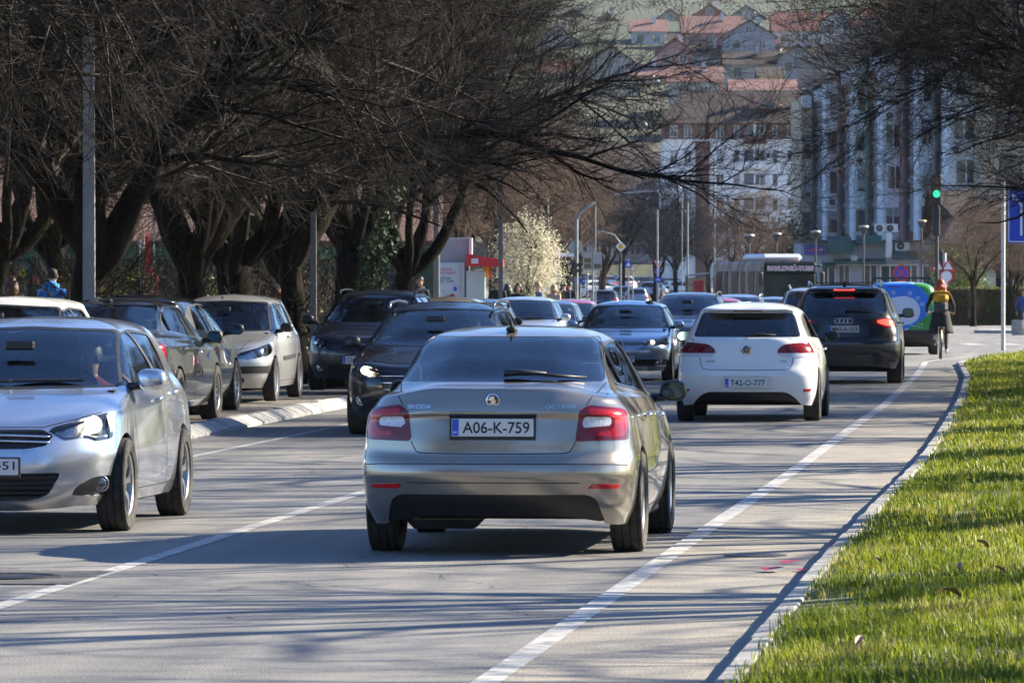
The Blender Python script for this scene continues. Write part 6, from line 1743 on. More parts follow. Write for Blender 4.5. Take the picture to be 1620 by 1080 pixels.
# black bar standing in for the shadow strip above the plate
m = MB(); m.box((0, -2.35, .900), (.56, .05, .018), bev=.008); m.build('plate_shadow_strip', BLACK, car)
plate(car, bv, (0, .826), 'rear', 'A06-K-759', tilt=-.03)
loc, n = hit(bv, (0, .997), 'rear')
m = MB(); m.lathe([(.043, -.004), (.043, .010), (.036, .012), (.036, .008)], tuple(loc), 'Y', 32); m.build('badge_ring', CHROME, car, smooth='auto', fix=True)
m = MB(); m.lathe([(.037, .004), (.037, .007), (.001, .007)], tuple(loc), 'Y', 24); bd = m.build('badge_disc', mat('badge_black', (.015, .015, .017), .2, coat=1), car, fix=True)
m = MB()
y0 = loc.y - .011; zc = loc.z
m.prism([(-.018, zc - .018), (.014, zc - .018), (.018, zc - .006), (.020, zc + .004), (.012, zc - .004), (.004, zc + .0), (-.006, zc - .006)], y0, y0 + .004)
for k in range(5):
    a = .35 + k * .33
    c0 = (-.006 + .003 * k, zc - .004)
    m.prism([(c0[0] - .002, c0[1]), (c0[0] + .006, c0[1]), (c0[0] + .006 - .026 * math.cos(a * .8), c0[1] + .030 * math.sin(a) + .002), (c0[0] - .003 - .026 * math.cos(a * .8), c0[1] + .027 * math.sin(a))], y0, y0 + .004)
m.prism([(-.022, zc - .027), (.020, zc - .027), (.022, zc - .023), (-.024, zc - .023)], y0, y0 + .004)
m.build('badge_emblem', CHROME, car, fix=True)
for txt, cx, w in (('SKODA', -.47, .16), ('OCTAVIA', .43, .20)):
    loc, n = hit(bv, (cx, .955), 'rear')
    o = link_mesh('model_letters', text_mesh(txt, w, .026, 0, .006), CHROME, car); o.location = loc + n * .006
    o.rotation_euler = (-.25, 0, math.atan2(n.x, -n.y))
# rear wiper, aerial and high brake lamp
def on_rear(x, z, d=.01):
    l, n = hit(bv, (x, z), 'rear'); return l + n * d
m = MB(); m.tube([on_rear(.03, 1.135, .03), on_rear(.12, 1.14, .03), on_rear(.30, 1.132, .03)], [.024, .021, .012], 8); m.tube([on_rear(.16, 1.14, .028), on_rear(.36, 1.128, .02), on_rear(.54, 1.118, .02)], [.012, .010, .006], 6)
m.build('rear_wiper', BLACK, car, smooth=True)
m = MB(); m.box((0, -1.08, 1.435), (.07, .12, .03), bev=.012); m.tube([(0, -1.06, 1.44), (0, -1.16, 1.50)], [.012, .006], 8); m.build('roof_aerial', BLACK, car)
m = MB(); m.box((0, -1.30, 1.352), (.36, .05, .030), bev=.01); m.build('high_brake_lamp', mat('dark_red_lamp', (.08, .01, .012), .3), car)
# chrome strip under the side glass
for pl, sx in (('right', 1), ('left', -1)):
    ribbon(bv, [(-1.31, 1.088), (-.40, 1.004), (.98, .985)], pl, .016, 'window_chrome', CHROME, car, off=.004)
    ribbon(bv, [(.31, 1.352), (-.25, 1.376), (-.88, 1.350), (-1.16, 1.258), (-1.31, 1.09)], pl, .014, 'window_chrome', CHROME, car, off=.004)
    m = MB()
    l1, _ = hit(bv, (-1.02, 1.3), pl); l2, _ = hit(bv, (-1.10, 1.09), pl)
    if l1 and l2: m.tube([l1, l2], .012, 6); m.build('quarter_pillar', BLACK, car)
m = MB(); m.box((-.35, -1.9, .25), (.5, .35, .16), bev=.06); m.build('silencer', mat('exhaust_steel', (.12, .11, .10), .5, .8, noise=.4), car)
place(car, .10, 38.34, .094)
def scale_rings(R, sx=1, sy=1, sz=1):
    return [(r[0] * sy, r[1] * sz, r[2] * sz, r[3] * sz, r[4] * sy, r[5] * sz, r[6] * sx, r[7], r[8], r[9] * sy, r[10], r[11] * sy, r[12]) for r in R]

def headlamp_unit(car, bv, key_x, z, lit, r=.055, y_in=.05):
    """bulbs behind the headlamp covers"""
    for sx in (-1, 1):
        l, n = hit(bv, (sx * key_x, z), 'front')
        if l is None: continue
        c = l + Vector((0, -y_in, 0))
        m = MB(); m.ball(c, (r, .02, r), 14, 8); m.build('headlamp_bulb', LAMPLIT if lit else CHROME, car, smooth=True)

def fog_lamp(car, bv, x, z, r=.045):
    for sx in (-1, 1):
        l, n = hit(bv, (sx * x, z), 'front')
        if l is None: continue
        m = MB(); m.lathe([(r + .012, -.004), (r + .012, .006), (r, .004)], (0, 0, 0), 'Y', 20); m.ball((0, .004, 0), (r, .012, r), 14, 6)
        q = math.atan2(-n.x, n.y) * .6
        o = m.build('fog_lamp', BOWL, car, smooth=True); o.location = l - Vector((0, .012, 0)); o.rotation_euler = (0, 0, math.pi + q)

# ------------------------------------------------------------------ silver hatchback coming towards us on the left
C4_RINGS = [
    (-2.00, .25, .20, .20, 2.04, .165, .845, .96, .95, .50, 2.7, .85, 2.3),
    (-2.08, .38, .33, .30, 2.15, .235, .880, .965, .965, .52, 2.9, .95, 2.35),
    (-2.11, .50, .48, .42, 2.205, .34, .893, .965, .97, .54, 3.0, .98, 2.35),
    (-2.11, .60, .60, .54, 2.22, .46, .897, .965, .97, .54, 3.0, .98, 2.35),
    (-2.08, .70, .70, .65, 2.20, .58, .895, .96, .965, .53, 3.0, .98, 2.35),
    (-2.05, .80, .80, .745, 2.15, .68, .893, .955, .96, .52, 2.9, .96, 2.35),
    (-2.02, .92, .88, .83, 2.07, .745, .890, .945, .955, .50, 2.8, .92, 2.35),
    (-2.00, 1.00, .95, .90, 1.80, .845, .876, .93, .95, .48, 2.6, .80, 2.3),
    (-1.97, 1.06, 1.01, .95, 1.45, .935, .860, .90, .95, .44, 2.6, .62, 2.3),
    (-1.92, 1.10, 1.06, .985, 1.14, .998, .842, .87, .96, .36, 2.6, .44, 2.3),
    (-1.76, 1.28, 1.25, 1.18, .72, 1.22, .752, .88, .96, .30, 2.7, .36, 2.4),
    (-1.54, 1.43, 1.392, 1.372, .27, 1.418, .640, .91, .95, .25, 2.9, .28, 2.6),
    (-1.35, 1.462, 1.445, 1.44, .05, 1.458, .52, .92, .95, .22, 2.6, .22, 2.5),
    (-1.10, 1.482, 1.476, 1.476, -.12, 1.480, .34, .95, .95, .2, 2.4, .2, 2.4),
    (-.85, 1.488, 1.490, 1.490, -.3, 1.489, .0, 1, 1, .2, 2.4, .2, 2.4)]
C4 = dict(rings=C4_RINGS, wb=2.608, wheel_r=.325, tyre_w=.215, track=.79, belt=1.0, cab_r=-1.7, cab_f=1.15, res=.024, wheel='spoke', seam_w=.007,
    cuts=[
        dict(name='windscreen_rim', plane='front', poly=rpoly([(-.755, 1.0), (0, .985), (.755, 1.0), (.600, 1.40, .05), (0, 1.425), (-.600, 1.40, .05)], .04), mat=BLACK, off=.0005),
        dict(name='windscreen', plane='front', within='windscreen_rim', poly=rpoly([(-.73, 1.015), (0, 1.005), (.73, 1.015), (.585, 1.385, .05), (0, 1.405), (-.585, 1.385, .05)], .04), mat='glass', off=-.002),
        dict(name='rear_window', plane='rear', poly=rpoly([(-.60, 1.12), (.60, 1.12), (.54, 1.40), (-.54, 1.40)], .05), mat=TINTGLASS, off=-.003),
        dict(name='window_trim', plane='side', poly=rpoly([(1.02, 1.0), (.66, 1.22, .1), (.28, 1.362, .12), (-.35, 1.398), (-1.0, 1.36, .15), (-1.36, 1.20, .08), (-1.36, 1.10)], .03), mat=BLACK, off=.001),
        dict(name='quarter_light', plane='side', within='window_trim', poly=rpoly([(.97, 1.012), (.70, 1.18, .02), (.70, 1.012)], .015), mat='glass', off=-.004),
        dict(name='side_window', plane='side', within='window_trim', poly=rpoly([(.655, 1.012), (.655, 1.20, .04), (.29, 1.342, .10), (-.19, 1.378), (-.24, 1.035)], .02), mat='glass', off=-.004),
        dict(name='rear_side_window', plane='side', within='window_trim', poly=rpoly([(-.31, 1.04), (-.26, 1.378), (-.92, 1.345, .1), (-1.02, 1.10)], .025), mat='glass', off=-.004),
        dict(name='headlamp', plane='front', both=True, minn=-.2, poly=rpoly([(.42, .728), (.62, .788), (.80, .842), (.862, .885, .02), (.878, .78), (.86, .69), (.80, .655), (.735, .640), (.67, .668), (.54, .650)], .02), mat=LENSGLASS, off=.002, skirt=.01, cover=(-.055, BOWL)),
        dict(name='grille', plane='front', poly=rpoly([(-.40, .728), (.40, .728), (.49, .675), (.45, .620), (.30, .595), (-.30, .595), (-.45, .620), (-.49, .675)], .03), mat=BLACK, off=-.02, skirt=0),
        dict(name='air_intake', plane='front', poly=rpoly([(-.30, .235), (.30, .235), (.44, .27, .05), (.53, .43), (-.53, .43), (-.44, .27, .05)], .03), mat=BLACK, off=-.03),
        dict(name='fog_surround', plane='front', both=True, minn=-.2, poly=rpoly([(.57, .262), (.62, .335), (.72, .395), (.86, .41), (.866, .30), (.83, .262)], .03), mat=BLACK, off=-.012),
    ],
    seams=[('bonnet_seam', 'front2', [(0, .742), (.40, .742), (.62, .800), (.74, .838)]), 
           ('door_seam', 'side', [(-.29, 1.03), (-.33, .8), (-.34, .5), (-.36, .27)]), ('door_seam', 'side', [(-1.06, 1.10), (-1.05, .9), (-.93, .72), (-.86, .60)]),
           ('door_seam', 'side', [(.94, .99), (.90, .7), (.84, .4), (.82, .28)]), ('sill_seam', 'side', [(.9, .28), (-.9, .28)])],
    handles=[(-.88, .93), (.0, .90)], mirror=(.95, .74, 1.05), mirror_sz=(.22, .13, .16))
silver = paint('silver_metallic_paint', (.60, .63, .68), .8, .24, .06)
car, sh, bv, body = build_car('hatchback_car', C4, silver, 'silver hatchback driving towards us with a lit headlamp, cut off at the left edge')
SILVERHATCH = car
headlamp_unit(car, bv, .70, .755, True, .062)
for z in (.690, .652):
    pts = []
    for x in np.linspace(-.45, .45, 23):
        l, n = hit(bv, (x, z - .012 * (abs(x) / .45) ** 2 + (.0 if abs(x) > .1 else .02 * (1 - abs(x) / .1))), 'front')
        pts.append(l + Vector((0, -.004, 0)))
    m = MB(); m.tube(pts, .009, 6); m.build('grille_bar', CHROME, car, smooth=True)
for z in np.linspace(.26, .40, 5):
    pts = []
    hw = .42 + (z - .25) * .5
    for x in np.linspace(-hw, hw, 15):
        l, n = hit(bv, (x, z), 'front'); pts.append(l + Vector((0, -.02, 0)))
    m = MB(); m.tube(pts, .010, 6); m.build('intake_slat', BLACK, car, smooth=True)
for sx in (-1, 1):
    pts = [hit(bv, (sx * x, z), 'front')[0] + Vector((0, -.03, 0)) for x, z in ((.48, .705), (.53, .668), (.62, .672), (.655, .735))]
    m = MB(); m.tube(pts, .010, 6); m.build('running_lamp', WHITELENS, car, smooth=True)
    pts = [hit(bv, (sx * x, z), 'front')[0] + Vector((0, -.02, 0)) for x, z in ((.66, .672), (.72, .662), (.78, .675))]
    m = MB(); m.tube(pts, .014, 6); m.build('running_lamp', WHITELENS, car, smooth=True)
fog_lamp(car, bv, .755, .345, .046)
plate(car, bv, (0, .475), 'front', 'K27-J-451')
m = MB(); m.tube([hit(bv, (-.5, 1.03), 'front')[0] + Vector((0, .02, .02)), hit(bv, (.05, 1.025), 'front')[0] + Vector((0, .02, .02))], .011, 6); m.tube([hit(bv, (.0, 1.022), 'front')[0] + Vector((0, .02, .02)), hit(bv, (.55, 1.03), 'front')[0] + Vector((0, .02, .02))], .011, 6); m.build('windscreen_wiper', BLACK, car)
place(car, -3.44, 41.31, math.pi + .094)

# ------------------------------------------------------------------ compact hatch shape shared by several cars
GOLF_RINGS = [
    (-1.93, .26, .20, .19, 2.02, .19, .845, .96, .95, .48, 2.8, .75, 2.4),
    (-2.00, .37, .34, .33, 2.12, .33, .880, .965, .965, .50, 3.0, .82, 2.45),
    (-2.04, .48, .47, .45, 2.155, .46, .892, .965, .97, .52, 3.1, .84, 2.45),
    (-2.052, .575, .57, .56, 2.165, .56, .894, .965, .97, .52, 3.1, .84, 2.45),
    (-2.035, .635, .64, .63, 2.15, .63, .893, .965, .965, .52, 3.1, .84, 2.45),
    (-2.005, .690, .70, .68, 2.12, .68, .891, .96, .96, .51, 3.0, .84, 2.45),
    (-1.975, .85, .82, .76, 2.05, .745, .888, .95, .955, .50, 2.9, .82, 2.45),
    (-1.955, .96, .90, .82, 1.93, .80, .880, .935, .95, .48, 2.8, .80, 2.4),
    (-1.925, 1.02, .955, .88, 1.60, .875, .868, .91, .95, .44, 2.7, .68, 2.35),
    (-1.90, 1.04, 1.005, .94, 1.16, .965, .848, .89, .96, .36, 2.7, .44, 2.35),
    (-1.77, 1.20, 1.17, 1.14, .76, 1.19, .760, .90, .96, .30, 2.8, .36, 2.4),
    (-1.63, 1.350, 1.335, 1.34, .30, 1.385, .655, .93, .95, .25, 3.0, .28, 2.6),
    (-1.70, 1.375, 1.385, 1.385, .18, 1.415, .60, .95, .95, .24, 3.0, .25, 2.6),
    (-1.62, 1.415, 1.42, 1.42, .05, 1.44, .52, .95, .95, .24, 2.8, .22, 2.5),
    (-1.30, 1.455, 1.455, 1.455, -.1, 1.464, .36, .95, .95, .2, 2.5, .2, 2.4),
    (-1.00, 1.470, 1.478, 1.478, -.3, 1.476, .0, 1, 1, .2, 2.4, .2, 2.4)]
HATCH_SIDE = [
    dict(name='window_trim', plane='side', poly=rpoly([(1.0, .965), (.34, 1.325, .10), (-.3, 1.362), (-1.05, 1.335, .1), (-1.40, 1.20, .06), (-1.40, 1.05)], .03), mat=BLACK, off=.001),
    dict(name='side_window', plane='side', within='window_trim', poly=rpoly([(.90, .98), (.35, 1.30, .08), (-.20, 1.342), (-.25, .995)], .02), mat='glass', off=-.004),
    dict(name='rear_side_window', plane='side', within='window_trim', poly=rpoly([(-.33, .998), (-.28, 1.342), (-1.0, 1.315, .08), (-1.14, 1.03)], .025), mat=TINTGLASS, off=-.004)]
HATCH_SEAMS = [('door_seam', 'side', [(-.29, .99), (-.33, .8), (-.34, .5), (-.36, .27)]), ('door_seam', 'side', [(-1.16, 1.03), (-1.10, .86), (-.96, .72), (-.88, .60)]),
               ('door_seam', 'side', [(.94, .955), (.90, .7), (.84, .4), (.82, .28)]), ('sill_seam', 'side', [(.9, .28), (-.9, .28)])]
def hatch_front(lamp=None, lampmat=LENSGLASS):
    lamp = lamp or [(.40, .655), (.44, .735), (.70, .785), (.84, .83, .04), (.872, .75), (.80, .665)]
    return [
        dict(name='windscreen_rim', plane='front', poly=rpoly([(-.745, .97), (0, .955), (.745, .97), (.60, 1.37, .05), (0, 1.395), (-.60, 1.37, .05)], .04), mat=BLACK, off=.0005),
        dict(name='windscreen', plane='front', within='windscreen_rim', poly=rpoly([(-.72, .985), (0, .975), (.72, .985), (.585, 1.355, .05), (0, 1.378), (-.585, 1.355, .05)], .04), mat='glass', off=-.002),
        dict(name='headlamp', plane='front', both=True, minn=-.2, poly=rpoly(lamp, .02), mat=lampmat, off=.002, skirt=.01, cover=(-.05, DARKLENS))]
GOLF_REARCUTS = [
    dict(name='rear_window', plane='rear', poly=rpoly([(-.665, 1.045), (.665, 1.045), (.60, 1.25, .05), (.565, 1.342, .05), (-.565, 1.342, .05), (-.60, 1.25, .05)], .045), mat=TINTGLASS, off=-.003),
    dict(name='tail_lamp', plane='rear', both=True, minn=-.35, poly=rpoly([(.375, .845), (.39, .90), (.46, .955, .04), (.62, .972), (.80, .985, .04), (.838, .93), (.842, .80), (.42, .80)], .035), mat=REDLENS, off=.004, skirt=.02),
    dict(name='reverse_lens', plane='rear', both=True, minn=-.35, within='tail_lamp', poly=rpoly([(.30, .846), (.90, .846), (.90, .76), (.30, .76)], .01), mat=WHITELENS, off=.005, skirt=.01),
    dict(name='plate_recess', plane='rear', poly=rpoly([(-.32, .395), (.32, .395), (.31, .572), (-.31, .572)], .03), mat='paint', off=-.018, skirt=-.0),
    dict(name='rear_reflector', plane='rear', both=True, minn=-.3, poly=rpoly([(.60, .408), (.80, .410), (.80, .372), (.645, .372)], .012), mat=REDBRIGHT, off=.003, skirt=.02),
    dict(name='rear_valance', plane='rear', poly=rpoly([(-.68, .20), (-.60, .30, .06), (-.49, .372, .06), (.49, .372, .06), (.60, .30, .06), (.68, .20)], .02), mat=BLACK, off=-.015)]
GOLF = dict(rings=GOLF_RINGS, wb=2.578, wheel_r=.318, tyre_w=.205, track=.785, belt=.97, cab_r=-1.6, cab_f=1.15, res=.026, wheel='multi', seam_w=.008,
    cuts=GOLF_REARCUTS + hatch_front() + HATCH_SIDE, handles=[(-.95, .90), (-.02, .88)], mirror=(.945, .78, 1.03), mirror_sz=(.20, .12, .145), mirrormat=BLACK,
    seams=HATCH_SEAMS + [('tailgate_seam', 'rear2', [(.58, .972), (.575, .80), (.560, .70), (.53, .655), (.47, .645), (0, .640)]), ('tailgate_seam', 'rear2', [(.70, 1.04), (.655, .985)])])
white = paint('white_paint', (.80, .80, .79), .0, .35, .07)
def round_badge(car, bv, plane, c, r, marks, field=None):
    l, n = hit(bv, c, plane)
    m = MB(); m.lathe([(r, -.004), (r, .010), (r * .86, .012), (r * .86, .006)], (0, 0, 0), 'Y', 30)
    m.lathe([(r * .9, .0065), (.001, .0065)], (0, 0, 0), 'Y', 20)
    root = m.build('badge', field or mat('badge_blue_black', (.02, .025, .04), .25, coat=1), car, smooth='auto', fix=True)
    root.location = l; root.rotation_euler = (0, 0, 0 if plane == 'rear' else math.pi)
    m = MB(); m.lathe([(r, .011), (r * .86, .0135)], (0, 0, 0), 'Y', 30)
    for seg in marks:
        m.tube([(p[0] * r, -.011, p[1] * r) for p in seg], r * .085, 5)
    m.build('badge_marks', CHROME, root, fix=True)
VWM = [[(-.55, .62), (0, -.12)], [(.55, .62), (0, -.12)], [(-.82, .2), (-.36, -.72), (0, -.02), (.36, -.72), (.82, .2)]]
car, sh, bv, body = build_car('hatchback_car', GOLF, white, 'white hatchback with its rear to us, ahead of the champagne liftback')
WHITEHATCH = car
round_badge(car, bv, 'rear', (0, .885), .062, VWM)
plate(car, bv, (0, .485), 'rear', 'T42-O-777', frame=False)
for txt, cx, w in (('GOLF', -.44, .12), ('TDI', .455, .075)):
    l, n = hit(bv, (cx, .745), 'rear')
    o = link_mesh('model_letters', text_mesh(txt, w, .026, 0, .006), mat('dark_badge_metal', (.12, .12, .13), .3, .9), car); o.location = l + n * .006; o.rotation_euler = (-.12, 0, math.atan2(n.x, -n.y))
m = MB(); m.tube([hit(bv, (.0, 1.06), 'rear')[0] + Vector((0, -.025, .0)), hit(bv, (.14, 1.085), 'rear')[0] + Vector((0, -.03, .0)), hit(bv, (.36, 1.07), 'rear')[0] + Vector((0, -.025, 0))], [.02, .014, .008], 6); m.build('rear_wiper', BLACK, car, smooth=True)
l, n = hit(bv, (0, 1.368), 'rear')
m = MB(); m.box(l, (.36, .02, .022), bev=.006); m.build('high_brake_lamp', REDLENS, car)
place(car, 3.07, 72.0, .094)

# ------------------------------------------------------------------ dark estate-bodied off-roader
Q7_RINGS = [
    (-2.36, .30, .26, .25, 2.36, .26, .93, .96, .95, .55, 2.8, .80, 2.4),
    (-2.46, .46, .42, .40, 2.48, .42, .975, .965, .965, .56, 3.0, .88, 2.45),
    (-2.50, .60, .58, .56, 2.53, .58, .990, .965, .97, .58, 3.1, .90, 2.45),
    (-2.50, .70, .70, .68, 2.54, .68, .992, .965, .97, .58, 3.1, .90, 2.45),
    (-2.455, .78, .80, .77, 2.52, .77, .990, .96, .965, .56, 3.0, .90, 2.45),
    (-2.43, .88, .88, .84, 2.46, .84, .985, .955, .96, .55, 2.9, .88, 2.45),
    (-2.40, 1.02, .96, .91, 2.38, .90, .978, .945, .955, .54, 2.8, .86, 2.4),
    (-2.37, 1.12, 1.04, .98, 2.15, .97, .965, .92, .95, .52, 2.7, .80, 2.4),
    (-2.34, 1.17, 1.10, 1.05, 1.75, 1.05, .945, .90, .95, .48, 2.7, .70, 2.35),
    (-2.31, 1.20, 1.15, 1.10, 1.32, 1.13, .925, .88, .96, .40, 2.7, .46, 2.35),
    (-2.12, 1.40, 1.36, 1.33, .86, 1.38, .830, .89, .96, .34, 2.8, .38, 2.4),
    (-1.92, 1.575, 1.56, 1.56, .38, 1.60, .715, .93, .95, .28, 3.0, .30, 2.6),
    (-2.00, 1.605, 1.61, 1.61, .25, 1.635, .66, .95, .95, .26, 3.0, .26, 2.6),
    (-1.90, 1.645, 1.65, 1.65, .1, 1.665, .56, .95, .95, .24, 2.8, .22, 2.5),
    (-1.50, 1.690, 1.69, 1.69, -.1, 1.695, .36, .95, .95, .2, 2.5, .2, 2.4),
    (-1.20, 1.700, 1.71, 1.71, -.3, 1.705, .0, 1, 1, .2, 2.4, .2, 2.4)]
Q7 = dict(rings=Q7_RINGS, wb=3.0, wheel_r=.375, tyre_w=.265, track=.855, belt=1.15, cab_r=-2.0, cab_f=1.35, res=.036, wheel='spoke', seam_w=.009,
    cuts=[
        dict(name='rear_window', plane='rear', poly=rpoly([(-.74, 1.22), (.74, 1.22), (.68, 1.45, .05), (.62, 1.575, .05), (-.62, 1.575, .05), (-.68, 1.45, .05)], .05), mat=TINTGLASS, off=-.003),
        dict(name='tail_lamp', plane='rear', both=True, minn=-.35, poly=rpoly([(.42, 1.06), (.62, 1.12), (.86, 1.135, .04), (.93, 1.09), (.93, .955), (.70, .955, .03), (.50, 1.02)], .03), mat=REDLENS, off=.004, skirt=.02),
        dict(name='brake_lamp', plane='rear', both=True, minn=-.35, within='tail_lamp', poly=rpoly([(.55, 1.075), (.66, 1.10), (.86, 1.10), (.87, 1.0), (.72, .99), (.58, 1.04)], .02), mat=REDLIT, off=.005, skirt=.01),
        dict(name='rear_reflector', plane='rear', both=True, minn=-.3, poly=rpoly([(.40, .655), (.88, .668), (.88, .625), (.42, .620)], .012), mat=REDLENS, off=.003, skirt=.02),
        dict(name='rear_valance', plane='rear', poly=rpoly([(-.80, .26), (-.72, .50, .06), (.72, .50, .06), (.80, .26)], .04), mat=mat('grey_bumper_plastic', (.10, .095, .09), .5, noise=.2), off=-.01),
        dict(name='headlamp', plane='front', both=True, minn=-.2, poly=rpoly([(.44, .80), (.48, .91), (.80, .95), (.90, .88), (.84, .79)], .02), mat=DARKLENS, off=.002, skirt=.02),
        dict(name='grille', plane='front', poly=rpoly([(-.40, .45), (.40, .45), (.42, .90), (-.42, .90)], .05), mat=BLACK, off=-.02),
        dict(name='windscreen', plane='front', poly=rpoly([(-.76, 1.15), (.76, 1.15), (.62, 1.57, .05), (-.62, 1.57, .05)], .04), mat='glass', off=-.003),
        dict(name='window_trim', plane='side', poly=rpoly([(1.12, 1.13), (.42, 1.54, .1), (-.5, 1.578), (-1.45, 1.55, .1), (-1.80, 1.42, .06), (-1.86, 1.22)], .03), mat=BLACK, off=.001),
        dict(name='side_window', plane='side', within='window_trim', poly=rpoly([(1.0, 1.145), (.42, 1.515, .08), (-.30, 1.555), (-.34, 1.165)], .02), mat='glass', off=-.004),
        dict(name='rear_side_window', plane='side', within='window_trim', poly=rpoly([(-.42, 1.168), (-.38, 1.555), (-1.15, 1.54), (-1.25, 1.19)], .02), mat=TINTGLASS, off=-.004),
        dict(name='quarter_window', plane='side', within='window_trim', poly=rpoly([(-1.32, 1.195), (-1.24, 1.535), (-1.45, 1.52, .06), (-1.74, 1.40, .05), (-1.78, 1.235)], .02), mat=TINTGLASS, off=-.004)],
    seams=[('tailgate_seam', 'rear2', [(.76, 1.19), (.80, 1.13)]), ('tailgate_seam', 'rear2', [(.72, .955), (.70, .85), (.66, .80), (.58, .785), (0, .78)]),
           ('door_seam', 'side', [(-.38, 1.16), (-.40, .8), (-.42, .35)]), ('door_seam', 'side', [(1.06, 1.12), (1.0, .7), (.95, .35)]), ('door_seam', 'side', [(-1.28, 1.19), (-1.2, .95), (-1.05, .8)])],
    handles=[(-1.1, 1.04), (-.1, 1.02)], mirror=(1.06, .92, 1.19), mirror_sz=(.22, .14, .18))
black = paint('black_metallic_paint', (.016, .019, .024), .4, .2, .015)
anth = paint('anthracite_metallic_paint', (.032, .034, .038), .5, .25, .05)
car, sh, bv, body = build_car('offroad_car', Q7, anth, 'dark grey off-road estate braking beside the white hatchback, its rear lamps lit')
OFFROAD = car
plate(car, bv, (0, .935), 'rear', 'M43-A-333', frame=False)
l, n = hit(bv, (0, 1.075), 'rear')
m = MB()
for k in range(4):
    m.tube([(-.105 + .07 * k + .045 * math.cos(a), l.y - .012, l.z + .045 * math.sin(a)) for a in np.linspace(0, 2 * math.pi, 21)], .007, 5, False)
m.build('badge_rings', CHROME, car, smooth=True)
for sx in (-1, 1):
    m = MB(); m.lathe([(.070, -.05), (.075, .05), (.060, .055), (.058, -.05), (.001, -.05)], (sx * .60, -2.46, .42), 'Y', 20); m.build('exhaust_tip', mat('exhaust_dark', (.08, .075, .07), .4, .8), car, smooth='auto')
    m = MB(); m.tube([(sx * .60, .25, 1.66), (sx * .62, .1, 1.70), (sx * .63, -.8, 1.735), (sx * .62, -1.6, 1.70), (sx * .60, -1.78, 1.65)], .018, 8); m.build('roof_rail', mat('brushed_rail', (.35, .36, .38), .3, .9), car, smooth=True)
m = MB(); m.box((0, -.75, 1.722), (1.0, 1.5, .02), bev=.008); m.build('roof_window', mat('roof_glass_black', (.01, .01, .012), .05, coat=1), car)
m = MB(); m.box((0, -1.72, 1.685), (.06, .12, .03), bev=.012); m.tube([(0, -1.73, 1.69), (0, -1.77, 1.745)], [.015, .008], 6); m.build('roof_aerial', BLACK, car)
m = MB(); m.tube([hit(bv, (.02, 1.25), 'rear')[0] + Vector((0, -.03, 0)), hit(bv, (.20, 1.255), 'rear')[0] + Vector((0, -.035, 0)), hit(bv, (.44, 1.235), 'rear')[0] + Vector((0, -.03, 0))], [.024, .016, .008], 6); m.build('rear_wiper', BLACK, car, smooth=True)
l, n = hit(bv, (0, 1.60), 'rear')
m = MB(); m.box(l, (.36, .02, .02), bev=.005); m.build('high_brake_lamp', REDLIT, car)
place(car, 5.83, 99.1, .08)

# ------------------------------------------------------------------ estate shape
WAG_RINGS = [
    (-2.36, .26, .20, .19, 2.28, .18, .86, .96, .95, .50, 2.8, .80, 2.35),
    (-2.44, .38, .34, .32, 2.39, .31, .905, .965, .965, .52, 3.0, .90, 2.4),
    (-2.48, .50, .48, .45, 2.44, .44, .922, .965, .97, .54, 3.1, .92, 2.4),
    (-2.48, .60, .59, .57, 2.45, .55, .926, .965, .97, .54, 3.1, .92, 2.4),
    (-2.45, .70, .70, .67, 2.43, .64, .924, .96, .965, .53, 3.0, .92, 2.4),
    (-2.43, .80, .79, .76, 2.37, .72, .918, .955, .96, .52, 2.9, .90, 2.4),
    (-2.41, .92, .88, .83, 2.28, .78, .910, .945, .955, .50, 2.8, .88, 2.4),
    (-2.38, 1.02, .96, .89, 1.95, .86, .895, .93, .95, .48, 2.7, .78, 2.35),
    (-2.35, 1.07, 1.02, .94, 1.55, .94, .880, .91, .95, .44, 2.7, .62, 2.3),
    (-2.30, 1.10, 1.06, .985, 1.18, 1.0, .860, .89, .96, .38, 2.7, .44, 2.3),
    (-2.12, 1.27, 1.23, 1.17, .76, 1.22, .765, .90, .96, .32, 2.8, .36, 2.4),
    (-1.90, 1.43, 1.395, 1.375, .30, 1.42, .65, .93, .95, .26, 3.0, .28, 2.6),
    (-1.80, 1.462, 1.45, 1.445, .08, 1.46, .54, .94, .95, .24, 2.8, .22, 2.5),
    (-1.45, 1.49, 1.487, 1.485, -.1, 1.487, .36, .95, .95, .2, 2.5, .2, 2.4),
    (-1.20, 1.498, 1.502, 1.502, -.3, 1.497, .0, 1, 1, .2, 2.4, .2, 2.4)]
